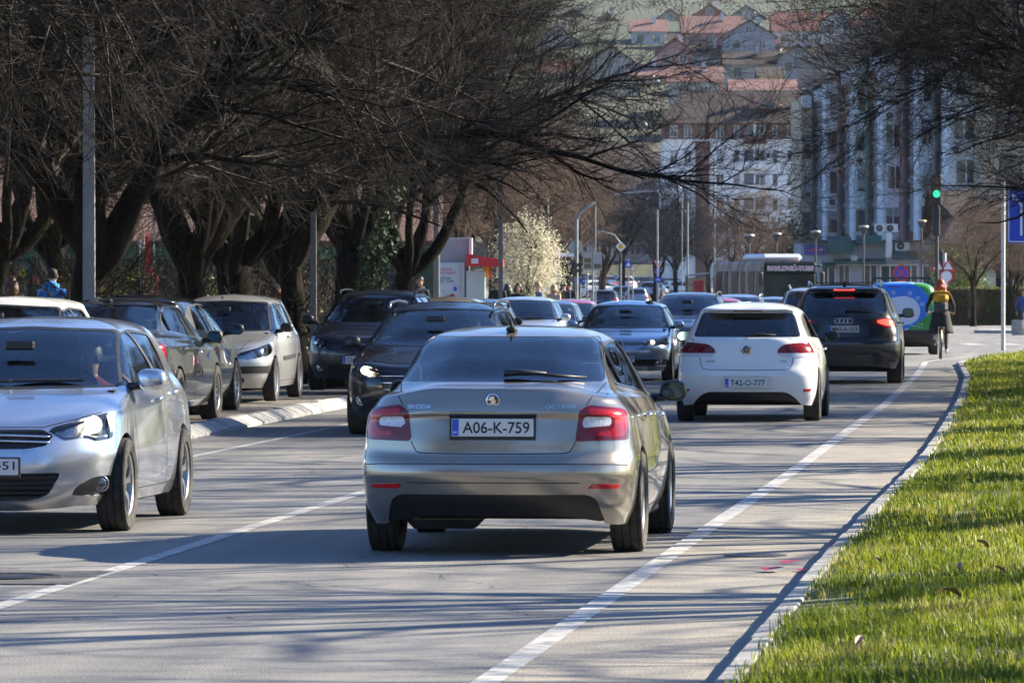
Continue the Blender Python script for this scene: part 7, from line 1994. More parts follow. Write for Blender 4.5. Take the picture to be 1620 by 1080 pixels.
def wag(lamp, grille, rails=True, **kw):
    d = dict(rings=WAG_RINGS, wb=2.74, wheel_r=.33, tyre_w=.22, track=.81, belt=1.0, cab_r=-2.0, cab_f=1.2, res=.034, wheel='spoke', seam_w=.008,
        cuts=[
            dict(name='windscreen_rim', plane='front', poly=rpoly([(-.76, 1.0), (0, .985), (.76, 1.0), (.61, 1.405, .05), (0, 1.43), (-.61, 1.405, .05)], .04), mat=BLACK, off=.0005),
            dict(name='windscreen', plane='front', within='windscreen_rim', poly=rpoly([(-.735, 1.015), (0, 1.005), (.735, 1.015), (.595, 1.39, .05), (0, 1.412), (-.595, 1.39, .05)], .04), mat='glass', off=-.002),
            dict(name='rear_window', plane='rear', poly=rpoly([(-.62, 1.12), (.62, 1.12), (.55, 1.41), (-.55, 1.41)], .05), mat=TINTGLASS, off=-.003),
            dict(name='window_trim', plane='side', poly=rpoly([(1.05, .995), (.34, 1.36, .10), (-.5, 1.392), (-1.45, 1.375, .1), (-1.88, 1.26, .06), (-1.92, 1.10)], .03), mat=BLACK, off=.001),
            dict(name='side_window', plane='side', within='window_trim', poly=rpoly([(.93, 1.012), (.35, 1.335, .08), (-.22, 1.372), (-.27, 1.035)], .02), mat='glass', off=-.004),
            dict(name='rear_side_window', plane='side', within='window_trim', poly=rpoly([(-.35, 1.04), (-.30, 1.372), (-1.05, 1.36), (-1.16, 1.07)], .02), mat=TINTGLASS, off=-.004),
            dict(name='quarter_window', plane='side', within='window_trim', poly=rpoly([(-1.24, 1.075), (-1.14, 1.358), (-1.45, 1.35, .06), (-1.80, 1.24, .05), (-1.83, 1.115)], .02), mat=TINTGLASS, off=-.004),
            dict(name='headlamp', plane='front', both=True, minn=-.2, poly=rpoly(lamp, .02), mat=LENSGLASS, off=.002, skirt=.01, cover=(-.05, BOWL)),
            dict(name='grille', plane='front', poly=rpoly(grille, .03), mat=BLACK, off=-.015),
            dict(name='air_intake', plane='front', poly=rpoly([(-.45, .25), (.45, .25), (.52, .38), (-.52, .38)], .03), mat=BLACK, off=-.02),
            dict(name='tail_lamp', plane='rear', both=True, minn=-.3, poly=rpoly([(.55, .80), (.55, .98), (.82, .98), (.88, .80)], .03), mat=REDLENS, off=.003, skirt=.02)],
        seams=HATCH_SEAMS + [('bonnet_seam', 'front2', [(0, .765), (.42, .77), (.62, .815), (.80, .865)]), ('bonnet_seam', 'top2', [(.80, 1.7), (.79, 1.4), (.76, 1.1)]), ('bumper_seam', 'front2', [(0, .40), (.5, .40)])],
        handles=[(-.98, .93), (-.02, .90)], mirror=(.965, .80, 1.04), mirror_sz=(.20, .13, .15))
    d.update(kw)
    return d
def roof_rails(car, x, y0, y1, z, material):
    for sx in (-1, 1):
        m = MB(); m.tube([(sx * x, y1, z - .06), (sx * (x + .01), y1 - .14, z), (sx * (x + .01), (y0 + y1) / 2, z + .02), (sx * (x + .01), y0 + .14, z), (sx * x, y0, z - .06)], .017, 8); m.build('roof_rail', material, car, smooth=True)
RAIL = mat('brushed_rail', (.35, .36, .38), .3, .9)
OPEL = wag([(.46, .665), (.50, .75), (.72, .80), (.86, .845, .03), (.885, .77), (.80, .665)], [(-.42, .52), (.42, .52), (.47, .68), (-.47, .68)], mirrormat=BLACK)
car, sh, bv, body = build_car('estate_car', OPEL, black, 'black estate with lit headlamps coming towards us behind the champagne liftback')
OPELCAR = car
headlamp_unit(car, bv, .66, .735, True, .045)
fog_lamp(car, bv, .70, .40, .05)
roof_rails(car, .60, -1.7, .2, 1.485, RAIL)
m = MB(); m.tube([hit(bv, (x, .60), 'front')[0] for x in np.linspace(-.44, .44, 15)], .014, 6); m.build('grille_bar', CHROME, car, smooth=True)
m = MB(); m.tube([hit(bv, (x, .675), 'front')[0] for x in np.linspace(-.46, .46, 15)], .009, 6); m.tube([hit(bv, (x, .525), 'front')[0] for x in np.linspace(-.42, .42, 15)], .009, 6); m.build('grille_bar', CHROME, car, smooth=True)
plate(car, bv, (0, .43), 'front', 'E91-M-208')
place(car, -.80, 66.0, math.pi + .094)

FOCUS = wag([(.44, .64), (.50, .75), (.74, .80), (.86, .87, .03), (.89, .80), (.82, .68), (.60, .64)], [(-.30, .60), (.30, .60), (.28, .68), (-.28, .68)], rings=scale_rings(WAG_RINGS, .945, .945, .985), wb=2.62, wheel_r=.315, track=.755, mirrormat=BLACK)
navy_old = paint('faded_navy_paint', (.022, .028, .05), .35, .34, .10)
car, sh, bv, body = build_car('estate_car', FOCUS, navy_old, 'old dark navy estate with roof rails parked behind the small silver hatchback')
FOCUSCAR = car
headlamp_unit(car, bv, .66, .70, False, .07)
roof_rails(car, .56, -1.6, .15, 1.465, BLACK)
plate(car, bv, (0, .46), 'front', 'O42-A-552', frame=False)
l, n = hit(bv, (0, .655), 'front')
m = MB(); m.lathe([(.001, .004), (.062, .004), (.068, -.002)], (0, 0, 0), 'Y', 24); o = m.build('badge', mat('badge_dull_blue', (.06, .07, .10), .3, .6), car, fix=True); o.location = l + Vector((0, .012, 0)); o.scale = (1, -1, .45)
fog_lamp(car, bv, .62, .35, .05)
place(car, -2.0, 85.2, math.pi + .09, .12)

# ------------------------------------------------------------------ small silver hatch
SMALL = dict(GOLF); SMALL.update(rings=scale_rings(GOLF_RINGS, .925, .918, .968), wb=2.44, wheel_r=.292, tyre_w=.175, track=.735, belt=.94, cab_r=-1.5, cab_f=1.05, res=.032, wheel='cap', mirror=(.885, .70, .985), mirror_sz=(.18, .11, .13), rim_r=.205)
def shrink(cuts, sx, sy, sz):
    out = []
    for C in cuts:
        C = dict(C); p = np.array(C['poly'], float).copy()
        p[:, 0] *= sy if C['plane'] == 'side' else sx; p[:, 1] *= sz
        C['poly'] = p; out.append(C)
    return out
SMALL['cuts'] = shrink(hatch_front([(.36, .60), (.44, .68), (.66, .745), (.86, .835, .05), (.885, .74), (.80, .625), (.55, .585)], LENSGLASS) + HATCH_SIDE + [
    dict(name='rear_window', plane='rear', poly=rpoly([(-.62, 1.06), (.62, 1.06), (.56, 1.33), (-.56, 1.33)], .05), mat='glass', off=-.003),
    dict(name='tail_lamp', plane='rear', both=True, minn=-.3, poly=rpoly([(.62, .75), (.66, 1.0), (.84, 1.0), (.86, .75)], .03), mat=REDLENS, off=.003, skirt=.02),
    dict(name='bumper_strip', plane='front', poly=rpoly([(-.88, .40), (0, .385), (.88, .40), (.88, .50), (0, .485), (-.88, .50)], .02), mat=BLACK, off=.012, skirt=.02, minn=-.3),
    dict(name='grille', plane='front', poly=rpoly([(-.30, .55), (.30, .55), (.26, .60), (-.26, .60)], .02), mat=BLACK, off=-.01),
    dict(name='air_intake', plane='front', poly=rpoly([(-.5, .24), (.5, .24), (.5, .34), (-.5, .34)], .03), mat=BLACK, off=-.02),
    dict(name='side_moulding', plane='side', poly=rpoly([(.86, .55), (-.80, .58), (-.80, .64), (.86, .61)], .01), mat=BLACK, off=.008, skirt=.01)], .925, .918, .968)
for C in SMALL['cuts']:
    if C.get('cover'): C['cover'] = (-.05, BOWL)
SMALL['seams'] = [(n, p, [(a * (.918 if p == 'side' else .925), b * .968) for a, b in q]) for n, p, q in HATCH_SEAMS + [('bonnet_seam', 'front2', [(0, .70), (.40, .715), (.66, .765), (.82, .84)]), ('bonnet_seam', 'front2', [(.44, .72), (.50, .80), (.56, .86)])]]
SMALL['handles'] = [(-.02, .86)]
dusty = paint('dusty_silver_paint', (.52, .53, .54), .65, .32, .08)
car, sh, bv, body = build_car('hatchback_car', SMALL, dusty, 'small dusty silver hatchback with black bumper strip parked beside the kerb')
SMALLCAR = car
plate(car, bv, (0, .33), 'front', 'J38-T-916', frame=False)
headlamp_unit(car, bv, .62, .66, False, .055)
m = MB(); m.tube([(.0, .12, 1.415), (.02, -.02, 1.44), (.10, -.18, 1.55)], [.008, .004, .003], 5); m.build('roof_aerial', BLACK, car)
place(car, -3.86, 77.7, math.pi + .092, .12)

# ------------------------------------------------------------------ blue-silver hatch in the oncoming lane
BLUEG = dict(GOLF)
BLUEG['cuts'] = hatch_front() + HATCH_SIDE + [
    dict(name='grille', plane='front', poly=rpoly([(-.42, .655), (.42, .655), (.42, .725), (-.42, .725)], .015), mat=BLACK, off=-.012),
    dict(name='air_intake', plane='front', poly=rpoly([(-.80, .28), (.80, .28), (.82, .41), (-.82, .41)], .04), mat=BLACK, off=-.02, minn=-.1),
    dict(name='rear_window', plane='rear', poly=rpoly([(-.62, 1.06), (.62, 1.06), (.56, 1.33), (-.56, 1.33)], .05), mat='glass', off=-.003),
    dict(name='tail_lamp', plane='rear', both=True, minn=-.3, poly=rpoly([(.42, .80), (.42, .95), (.82, .97), (.84, .80)], .03), mat=REDLENS, off=.003, skirt=.02)]
BLUEG['rings'] = scale_rings(GOLF_RINGS, 1, 1, .955); BLUEG['cuts'] = shrink(BLUEG['cuts'], 1, 1, .955)
BLUEG['seams'] = [(n, p, [(a, b * .955) for a, b in q]) for n, p, q in HATCH_SEAMS + [('bonnet_seam', 'front2', [(0, .745), (.42, .755), (.70, .80), (.82, .85)])]]
BLUEG.update(mirrormat=None, res=.034, belt=.93)
bluesilver = paint('ice_blue_metallic_paint', (.36, .45, .56), .75, .25, .08)
BLUEG['mirrormat'] = bluesilver; BLUEG['mirror'] = (.945, .78, .985)
car, sh, bv, body = build_car('hatchback_car', BLUEG, bluesilver, 'ice blue hatchback with one lit lamp in the oncoming queue')
BLUEHATCH = car
headlamp_unit(car, bv, .56, .685, True, .035)
for z in (.665, .635):
    m = MB(); m.tube([hit(bv, (x, z), 'front')[0] for x in np.linspace(-.41, .41, 15)], .006, 6); m.build('grille_bar', CHROME, car, smooth=True)
fog_lamp(car, bv, .66, .335, .05)
round_badge(car, bv, 'front', (0, .65), .06, VWM)
plate(car, bv, (0, .40), 'front', 'M82-E-417')
place(car, 2.07, 101.2, math.pi + .09)
# ------------------------------------------------------------------ van, bus and the rest of the traffic
VAN_RINGS = [
    (-2.10, .32, .24, .22, 2.02, .22, .86, .975, .95, .30, 4.0, .80, 2.4),
    (-2.18, .46, .40, .36, 2.14, .38, .905, .98, .965, .30, 4.2, .85, 2.4),
    (-2.20, .60, .56, .52, 2.18, .52, .918, .98, .97, .30, 4.2, .88, 2.4),
    (-2.18, .70, .70, .66, 2.17, .66, .918, .98, .97, .28, 4.2, .88, 2.4),
    (-2.165, .85, .84, .80, 2.10, .78, .915, .98, .965, .28, 4.2, .86, 2.4),
    (-2.155, 1.02, 1.0, .94, 1.92, .92, .912, .98, .96, .28, 4.2, .80, 2.4),
    (-2.145, 1.14, 1.12, 1.06, 1.50, 1.06, .905, .98, .96, .28, 4.2, .60, 2.4),
    (-2.13, 1.28, 1.26, 1.20, 1.15, 1.22, .885, .975, .96, .28, 4.2, .45, 2.5),
    (-2.10, 1.48, 1.46, 1.42, .85, 1.46, .845, .97, .96, .28, 4.0, .40, 2.6),
    (-2.07, 1.66, 1.65, 1.62, .55, 1.68, .80, .96, .95, .28, 3.8, .34, 2.7),
    (-2.02, 1.745, 1.735, 1.72, .38, 1.75, .70, .96, .95, .26, 3.4, .30, 2.6),
    (-1.85, 1.79, 1.79, 1.78, .1, 1.795, .45, .96, .95, .25, 2.8, .25, 2.5),
    (-1.5, 1.80, 1.81, 1.81, -.2, 1.808, .0, 1, 1, .2, 2.4, .2, 2.4)]
VBLUE = mat('van_print_blue', (.02, .16, .62), .35, coat=.5); VGREEN = mat('van_print_green', (.035, .24, .03), .35, coat=.5); VPALE = mat('van_print_pale', (.50, .58, .72), .35, coat=.5)
blob = [(-.80, 1.70), (-.62, 1.70), (-.48, 1.60), (-.36, 1.44), (-.26, 1.40), (-.12, 1.44), (.10, 1.46), (.32, 1.38), (.44, 1.22), (.46, 1.05), (.40, .88), (.24, .77), (.02, .73), (-.16, .76), (-.34, .84), (-.50, .86), (-.9, .80), (-.9, 1.60)]
field = [(-.95, .62), (.05, .62), (.40, .80), (.66, 1.0), (.70, 1.28), (.60, 1.52), (.44, 1.68), (.20, 1.79), (-.95, 1.79)]
VAN = dict(rings=VAN_RINGS, wb=2.70, wheel_r=.32, tyre_w=.205, track=.80, belt=1.2, cab_r=-.2, cab_f=1.3, res=.04, wheel='cap', seam_w=.010, interior=False,
    cuts=[dict(name='rear_bumper', plane='rear', poly=rpoly([(-.93, .20), (.93, .20), (.93, .62), (-.93, .62)], .02), mat=BLACK, off=.004, minn=-.3, depth=.25),
          dict(name='printed_field', plane='rear', poly=rpoly(field, .08), mat=VBLUE, off=.0012),
          dict(name='printed_green', plane='rear', minn=-.3, depth=.34, poly=rpoly([(.05, .62), (.98, .62), (.98, 1.84), (.30, 1.84), (.30, 1.73), (.44, 1.68), (.60, 1.52), (.70, 1.28), (.66, 1.0), (.40, .80)], .01), mat=VGREEN, off=.0012),
          dict(name='printed_shape', plane='rear', within='printed_field', poly=rpoly(blob, .06), mat=VPALE, off=.0024),
          dict(name='windscreen', plane='front', poly=rpoly([(-.74, 1.16), (.74, 1.16), (.66, 1.64, .05), (-.66, 1.64, .05)], .04), mat='glass', off=-.003),
          dict(name='side_window', plane='side', poly=rpoly([(1.05, 1.2), (.62, 1.58, .05), (-.1, 1.6), (-.1, 1.2)], .04), mat=TINTGLASS, off=-.003),
          dict(name='tail_lamp', plane='rear', both=True, minn=-.3, poly=rpoly([(.78, .72), (.80, 1.10), (.93, 1.10), (.93, .72)], .02), mat=REDLENS, off=.004, skirt=.02, depth=.22),
          dict(name='headlamp', plane='front', both=True, minn=-.2, poly=rpoly([(.45, .70), (.50, .84), (.78, .92), (.86, .80), (.80, .70)], .02), mat=DARKLENS, off=.002, skirt=.02)],
    seams=[('door_seam', 'rear', [(.02, .63), (.02, 1.71)]), ('door_seam', 'side', [(-.15, 1.6), (-.15, .35)])], mirror=(1.06, .80, 1.22), mirrormat=BLACK, mirror_sz=(.22, .14, .26))
car, sh, bv, body = build_car('delivery_van', VAN, VPALE, 'delivery van with blue, pale and green print on its rear doors')
car['category'] = 'van'
l, n = hit(bv, (0, 1.70), 'rear')
m = MB(); m.box(l + Vector((-.2, 0, -.02)), (.30, .02, .03), bev=.005); m.build('high_brake_lamp', REDLENS, car)
l, n = hit(bv, (-.10, .90), 'rear'); m = MB(); m.box(l + Vector((-.12, -.015, -.05)), (.32, .03, .04), bev=.01); m.build('door_pull', BLACK, car)
for z, w in ((1.26, .38), (1.16, .30), (1.10, .22), (1.04, .16)):
    l, n = hit(bv, (-.42, z), 'rear'); m = MB(); m.box(l + Vector((0, -.003, 0)), (w, .004, .022)); m.build('print_line', VBLUE, car)
for a in (1.15, .72, .35, 1.9, 2.3):
    x, z = -.02 + .56 * math.cos(a), 1.10 + .47 * math.sin(a)
    l, n = hit(bv, (x, z), 'rear'); m = MB(); m.lathe([(.045, .002), (.045, .005), (.028, .005), (.028, .002)], tuple(l + Vector((0, -.003, 0))), 'Y', 14); m.build('print_dot', VPALE, car)
l, n = hit(bv, (.42, .72), 'rear')
m = MB(); m.tube([l + Vector((-.2, -.005, .03)), l + Vector((-.1, -.005, -.01)), l + Vector((0, -.005, 0)), l + Vector((0, -.005, .05)), l + Vector((.08, -.005, .05)), l + Vector((.08, -.005, -.04)), l + Vector((0, -.005, -.04)), l + Vector((0, -.005, 0))], .007, 4); m.build('print_plug', VPALE, car)
for y in (-1.5, -.4):
    m = MB(); m.box((0, y, 1.90), (1.45, .06, .05)); m.build('rack_bar', BLACK, car)
    for sx in (-1, 1):
        m = MB(); m.box((sx * .66, y, 1.845), (.05, .06, .11)); m.build('rack_foot', BLACK, car)
place(car, 9.75, 142.6, .06)

def spawn_car(src, X, Y, heading, label, paintmat=None, group=None, z=None, sc=1.0, skip=('number_plate', 'model_letters', 'badge', 'print', 'lettering'), light=False, name=None):
    """another car of the same make: copies the tree, recoloured"""
    root = src.copy(); COL.objects.link(root)
    root.name = name or src.name.split('.')[0]
    tag(root, label, 'car', group)
    place(root, X, Y, heading, z)
    root.scale = (sc, sc, sc)
    body_mat = src_body[src.name]
    def cp(o, par):
        nm = o.name.split('.')[0]
        if nm.startswith(skip): return
        if light and nm in ('front_seat', 'rear_bench', 'headrest', 'rear_view_mirror', 'steering_wheel', 'door_seam', 'sill_seam', 'brake_disc', 'door_handle', 'bumper_seam', 'bonnet_seam', 'boot_seam', 'window_chrome', 'tailgate_seam', 'rear_axle'): return
        c = o.copy(); COL.objects.link(c); c.parent = par
        if paintmat is not None and o.type == 'MESH' and o.material_slots:
            if o.material_slots[0].material == body_mat:
                c.material_slots[0].link = 'OBJECT'; c.material_slots[0].material = paintmat
            elif nm == 'headlamp_bulb':
                c.material_slots[0].link = 'OBJECT'; c.material_slots[0].material = CHROME
        for ch in o.children: cp(ch, c)
    for ch in src.children: cp(ch, root)
    return root
src_body = {OCTAVIA.name: oct_paint, SILVERHATCH.name: silver, WHITEHATCH.name: white, OFFROAD.name: anth, OPELCAR.name: black, FOCUSCAR.name: navy_old, SMALLCAR.name: dusty, BLUEHATCH.name: bluesilver}
grey_dark = paint('dark_grey_paint', (.045, .05, .06), .5, .24, .02); navy = paint('navy_paint', (.012, .024, .06), .4, .24, .04); beige = paint('beige_metallic_paint', (.34, .30, .22), .6, .32, .15); steel = paint('steel_blue_paint', (.20, .26, .34), .6, .3, .08); crimson = paint('crimson_paint', (.38, .02, .07), .3, .3, .06); palesilver = paint('pale_silver_paint', (.62, .66, .72), .7, .28, .06)
GP = 'cars parked along the avenue'
PZ = .10
IN = math.pi + .09
spawn_car(WHITEHATCH, -5.35, 60.2, IN, 'white hatchback parked at the far left, only its roof showing', white, GP, PZ)
spawn_car(OCTAVIA, -4.50, 66.25, .11, 'dark grey saloon parked facing away, first in the row behind the silver hatchback', grey_dark, GP, PZ, .985)
spawn_car(WHITEHATCH, -4.50, 70.95, .115, 'black hatchback parked between the dark grey saloon and the small silver hatchback', black, GP, PZ)
spawn_car(WHITEHATCH, -2.05, 92.6, IN, 'dark blue hatchback parked just behind the old navy estate', navy, GP, None, .975, light=True)
spawn_car(SMALLCAR, -1.58, 97.6, IN, 'small pale silver hatchback parked behind the couple on the pavement', palesilver, GP, None, .975, light=True)
spawn_car(SMALLCAR, -1.16, 102.4, IN, 'beige small hatchback parked in the middle of the row', beige, GP, None, 1.03, light=True)
spawn_car(WHITEHATCH, -.75, 107.4, IN, 'navy hatchback parked just beyond the beige one', navy, GP, None, .975, light=True)
spawn_car(SILVERHATCH, .25, 119.0, IN, 'pale silver hatchback parked under the curved lamp post', palesilver, GP, None, .98, light=True)
spawn_car(BLUEHATCH, .76, 124.6, IN, 'dark blue hatchback parked last but one in the row', navy, GP, None, .975, light=True)
spawn_car(SMALLCAR, 1.30, 129.6, IN, 'crimson hatchback parked last in the row', crimson, GP, None, .975, light=True)
GQ = 'cars in the oncoming queue'
spawn_car(FOCUSCAR, 3.86, 123.6, IN, 'dark navy people carrier behind the ice blue hatchback', navy, GQ, sc=1.05)
spawn_car(SMALLCAR, 4.85, 135.5, IN, 'crimson small car behind the dark people carrier', crimson, GQ, light=True)
spawn_car(OPELCAR, 5.9, 149.5, IN, 'dark steel blue estate next to the crimson small car', steel, GQ, light=True)
spawn_car(BLUEHATCH, 8.55, 186, IN, 'grey blue hatchback in front of the bus', steel, GQ, light=True)
spawn_car(OFFROAD, 6.55, 121.5, .06, 'pale silver off-roader half hidden left of the dark grey one', palesilver, None, sc=.98, light=True, name='offroad_car')
GF = 'cars around the far junction'
FARC = [(958, 330, .05, WHITEHATCH, navy, 'navy hatchback seen from behind below the paired sign boards'), (986, 375, .05, WHITEHATCH, steel, 'steel blue hatchback behind the navy one at the junction'), (1008, 360, .05, SMALLCAR, steel, 'grey blue small car right of the steel blue hatchback'),
        (990, 500, .08, OFFROAD, white, 'white off-roader seen from behind under the diamond sign'), (950, 465, 1.2, WHITEHATCH, white, 'white hatchback turning left at the far junction'), (1034, 440, .25, WHITEHATCH, palesilver, 'silver hatchback beside the yield sign'),
        (1030, 545, 1.15, OPELCAR, grey_dark, 'dark estate parked sideways behind the silver hatchback'), (1066, 520, 1.2, OCTAVIA, black, 'black saloon parked sideways behind the yield sign'), (1080, 470, 1.25, SMALLCAR, white, 'white small car partly behind the red phone kiosk'),
        (966, 590, 1.45, OPELCAR, palesilver, 'silver estate crossing behind the white off-roader'), (985, 640, 1.4, FOCUSCAR, steel, 'blue estate crossing farthest back'), (832, 430, 1.45, OCTAVIA, palesilver, 'silver saloon crossing behind the blossom tree'), (926, 560, 1.4, OFFROAD, navy, 'navy off-roader crossing behind the lamp post'),
        (1050, 600, 1.3, BLUEHATCH, None, 'ice blue hatchback parked behind the black saloon')]
for p, Y, hd_, src, pm, lab in FARC:
    spawn_car(src, pxx(p, Y), Y, hd_, lab, pm or bluesilver, GF, light=True)

# bus
bus = empty('coach_bus', (0, 0, 0), 0, 'city bus with dark patterned side and a roof pod, facing us at the junction', 'bus')
BW, BL, BH = 1.26, 11.8, 2.95
def busmat():
    m, nt, b = nodemat('bus_side_print'); N = nt.nodes.new; Lk = nt.links.new
    tc = N('ShaderNodeTexCoord'); mp = N('ShaderNodeMapping'); mp.inputs['Scale'].default_value = (1, .8, .35); Lk(tc.outputs['Object'], mp.inputs[0])
    nz = N('ShaderNodeTexNoise'); nz.inputs['Scale'].default_value = 1.6; nz.inputs['Detail'].default_value = 7; Lk(mp.outputs[0], nz.inputs['Vector'])
    cr = N('ShaderNodeValToRGB'); cr.color_ramp.elements[0].position = .36; cr.color_ramp.elements[0].color = (.06, .04, .035, 1); cr.color_ramp.elements[1].position = .62; cr.color_ramp.elements[1].color = (.36, .23, .20, 1)
    Lk(nz.outputs['Fac'], cr.inputs[0]); Lk(cr.outputs[0], b.inputs['Base Color']); b.inputs['Roughness'].default_value = .5; b.inputs['Specular IOR Level'].default_value = .3
    return m
BS = busmat(); BGLASS = mat('bus_dark_glass', (.012, .011, .010), .4, spec=.1, noise=.6, scale=1.5, col2=(.05, .035, .03))
pf = [(-BW, .30), (BW, .30), (BW, 2.2), (BW - .05, 2.80), (BW - .14, BH), (-BW + .14, BH), (-BW + .05, 2.80), (-BW, 2.2)]
m = MB(); m.prism(pf, -BL / 2, BL / 2 - .1); m.build('body', BS, bus, fix=True)
m = MB(); m.box((0, BL / 2 - .02, 2.62), (2 * BW - .12, .22, .52), bev=.08); hb = m.build('destination_box', mat('bus_black_panel', (.008, .010, .011), .4, spec=.15), bus)
o = link_mesh('bus_lettering', text_mesh('PAVLOVIĆ-TURS', 2.05, .22, 0, .01), mat('bus_letters_red', (.55, .03, .05), .5), hb); o.location = (0, BL / 2 + .099, 2.65); o.rotation_euler = (0, 0, math.pi)
o = link_mesh('bus_lettering_outline', text_mesh('PAVLOVIĆ-TURS', 2.14, .29, 0, .09), mat('bus_letters_white', (.8, .8, .8), .5), hb); o.location = (0, BL / 2 + .093, 2.65); o.rotation_euler = (0, 0, math.pi)
m = MB(); m.box((0, BL / 2 - .02, 1.66), (2 * BW - .16, .16, 1.42), bev=.06); m.build('windscreen', mat('bus_windscreen', (.008, .012, .011), .35, spec=.12, noise=.6, scale=1.4, col2=(.03, .045, .035)), bus)
m = MB(); m.box((0, BL / 2 - .03, 1.66), (2 * BW - .1, .04, 1.46)); m.build('windscreen_back', CABIN, bus)
m = MB(); m.box((0, BL / 2 - .02, .62), (2 * BW - .06, .22, .62), bev=.08); bm_ = m.build('front_bumper', mat('bus_white', (.6, .6, .6), .4, coat=.5), bus)
for sx in (-1, 1):
    m = MB(); m.ball((sx * .92, BL / 2 + .09, .70), (.16, .04, .10), 12, 8); m.build('headlamp', BOWL, bus, smooth=True)
    m = MB(); m.tube([(sx * 1.1, BL / 2 - .1, 2.75), (sx * 1.38, BL / 2 + .25, 2.7), (sx * 1.42, BL / 2 + .3, 2.45)], .035, 6); m.box((sx * 1.42, BL / 2 + .3, 2.15), (.22, .14, .62), bev=.06); m.build('wing_mirror', BLACK, bus)
for k, (a, b) in enumerate(((4.5, 5.5), (2.6, 3.9), (.8, 1.7), (-1.4, .2), (-3.1, -2.3), (-5.0, -3.7))):
    for sx in (-1, 1):
        door = k in (0, 2, 4) and sx < 0
        z0 = .45 if door else 1.25
        m = MB(); m.box((sx * (BW - .005), (a + b) / 2, (z0 + 2.5) / 2), (.05, b - a, 2.5 - z0), bev=.02); m.build('door' if door else 'side_window', BGLASS, bus)
m = MB(); m.box((0, 1.8, BH + .16), (1.9, 4.6, .34), bev=.15); m.build('roof_pod', mat('bus_pod_white', (.66, .68, .70), .4), bus)
m = MB(); m.box((-.5, -3.2, BH + .09), (1.0, 1.2, .2), bev=.08); m.build('roof_hatch', mat('bus_pod_white', (.66, .68, .70)), bus)
for y in (3.2, -3.0):
    for sx in (-1, 1): wheel(bus, (sx * (BW - .14), y, .48), .48, .27, sx, 'cap')
place(bus, 11.7, 264, math.pi - .157)
bus['category'] = 'bus'
# ------------------------------------------------------------------ people
SKIN = mat('skin', (.52, .30, .21), .55, noise=.12, scale=25)
def hairmat(n, c): return mat(n, c, .55, noise=.3, scale=30)
H_DARK = hairmat('dark_hair', (.018, .012, .010)); H_BROWN = hairmat('auburn_hair', (.10, .035, .016)); H_RED = hairmat('bright_red_hair', (.36, .045, .010)); H_BLOND = hairmat('blond_hair', (.42, .27, .12))
_RM = {}
def fuse(name, prims, mats, parent, voxel=.02):
    """one continuous skin over overlapping limbs: prims = (p0, p1, r0, r1, material index, flatten)"""
    m = MB(); segs = []
    for p0, p1, r0, r1, mi, sq in prims:
        p0 = Vector(p0); p1 = Vector(p1)
        n = max(2, int((p1 - p0).length / .04) + 1)
        pts = [p0.lerp(p1, k / (n - 1)) for k in range(n)]; rad = [r0 + (r1 - r0) * k / (n - 1) for k in range(n)]
        k0 = len(m.v)
        m.tube(pts, rad, 12, True); m.ball(p0, r0, 12, 8); m.ball(p1, r1, 12, 8)
        if sq != (1, 1):
            c = (p0 + p1) / 2
            for q in range(k0, len(m.v)):
                v = m.v[q]; m.v[q] = (c.x + (v[0] - c.x) * sq[0], c.y + (v[1] - c.y) * sq[1], v[2])
        segs.append((p0, p1, r0, r1, mi))
    o = m.build(name, None, None)
    md = o.modifiers.new('fuse', 'REMESH'); md.mode = 'VOXEL'; md.voxel_size = voxel; md.use_smooth_shade = True
    sm = o.modifiers.new('soft', 'SMOOTH'); sm.iterations = 4; sm.factor = .5
    dg = bpy.context.evaluated_depsgraph_get(); me = bpy.data.meshes.new_from_object(o.evaluated_get(dg))
    bpy.data.objects.remove(o)
    me.materials.clear()
    for q in mats: me.materials.append(q)
    nf = len(me.polygons); c = np.zeros(nf * 3); me.polygons.foreach_get('center', c); c = c.reshape(-1, 3)
    best = np.full(nf, 1e9); idx = np.zeros(nf, int)
    for p0, p1, r0, r1, mi in segs:
        a = np.array(p0); e = np.array(p1) - a; t = np.clip(((c - a) @ e) / max(e @ e, 1e-9), 0, 1)
        d = np.linalg.norm(c - (a + t[:, None] * e), axis=1) - (r0 + (r1 - r0) * t)
        k = d < best; best[k] = d[k]; idx[k] = mi
    me.polygons.foreach_set('material_index', idx.astype(np.int32)); me.polygons.foreach_set('use_smooth', np.ones(nf, bool)); me.update()
    return link_mesh(name, me, None, parent)
def hand(parent, c, d, side, curl=.6, name='hand'):
    """palm, four fingers of different length and a thumb; c = wrist, d = direction of the fingers"""
    c = Vector(c); d = Vector(d).normalized(); up = Vector((0, 0, 1)) if abs(d.z) < .8 else Vector((0, 1, 0))
    s_ = d.cross(up).normalized() * side; n = s_.cross(d).normalized()
    m = MB()
    m.tube([c, c + d * .04, c + d * .085], [.024, .034, .032], 8)
    for k, (o_, L) in enumerate(((-.028, .062), (-.009, .072), (.010, .068), (.027, .052))):
        b = c + d * .08 + s_ * o_; q = b + d * L * .5 - n * L * .2 * curl; m.tube([b, q, q + (d * (1 - curl) - n * curl).normalized() * L * .5], [.0095, .009, .0075], 6)
    b = c + d * .03 - s_ * .032; q = b + (d * .6 - s_ * .6).normalized() * .035; m.tube([b, q, q + (d * .8 - n * .5).normalized() * .03], [.011, .010, .008], 6)
    return m.build(name, SKIN, parent, smooth=True)
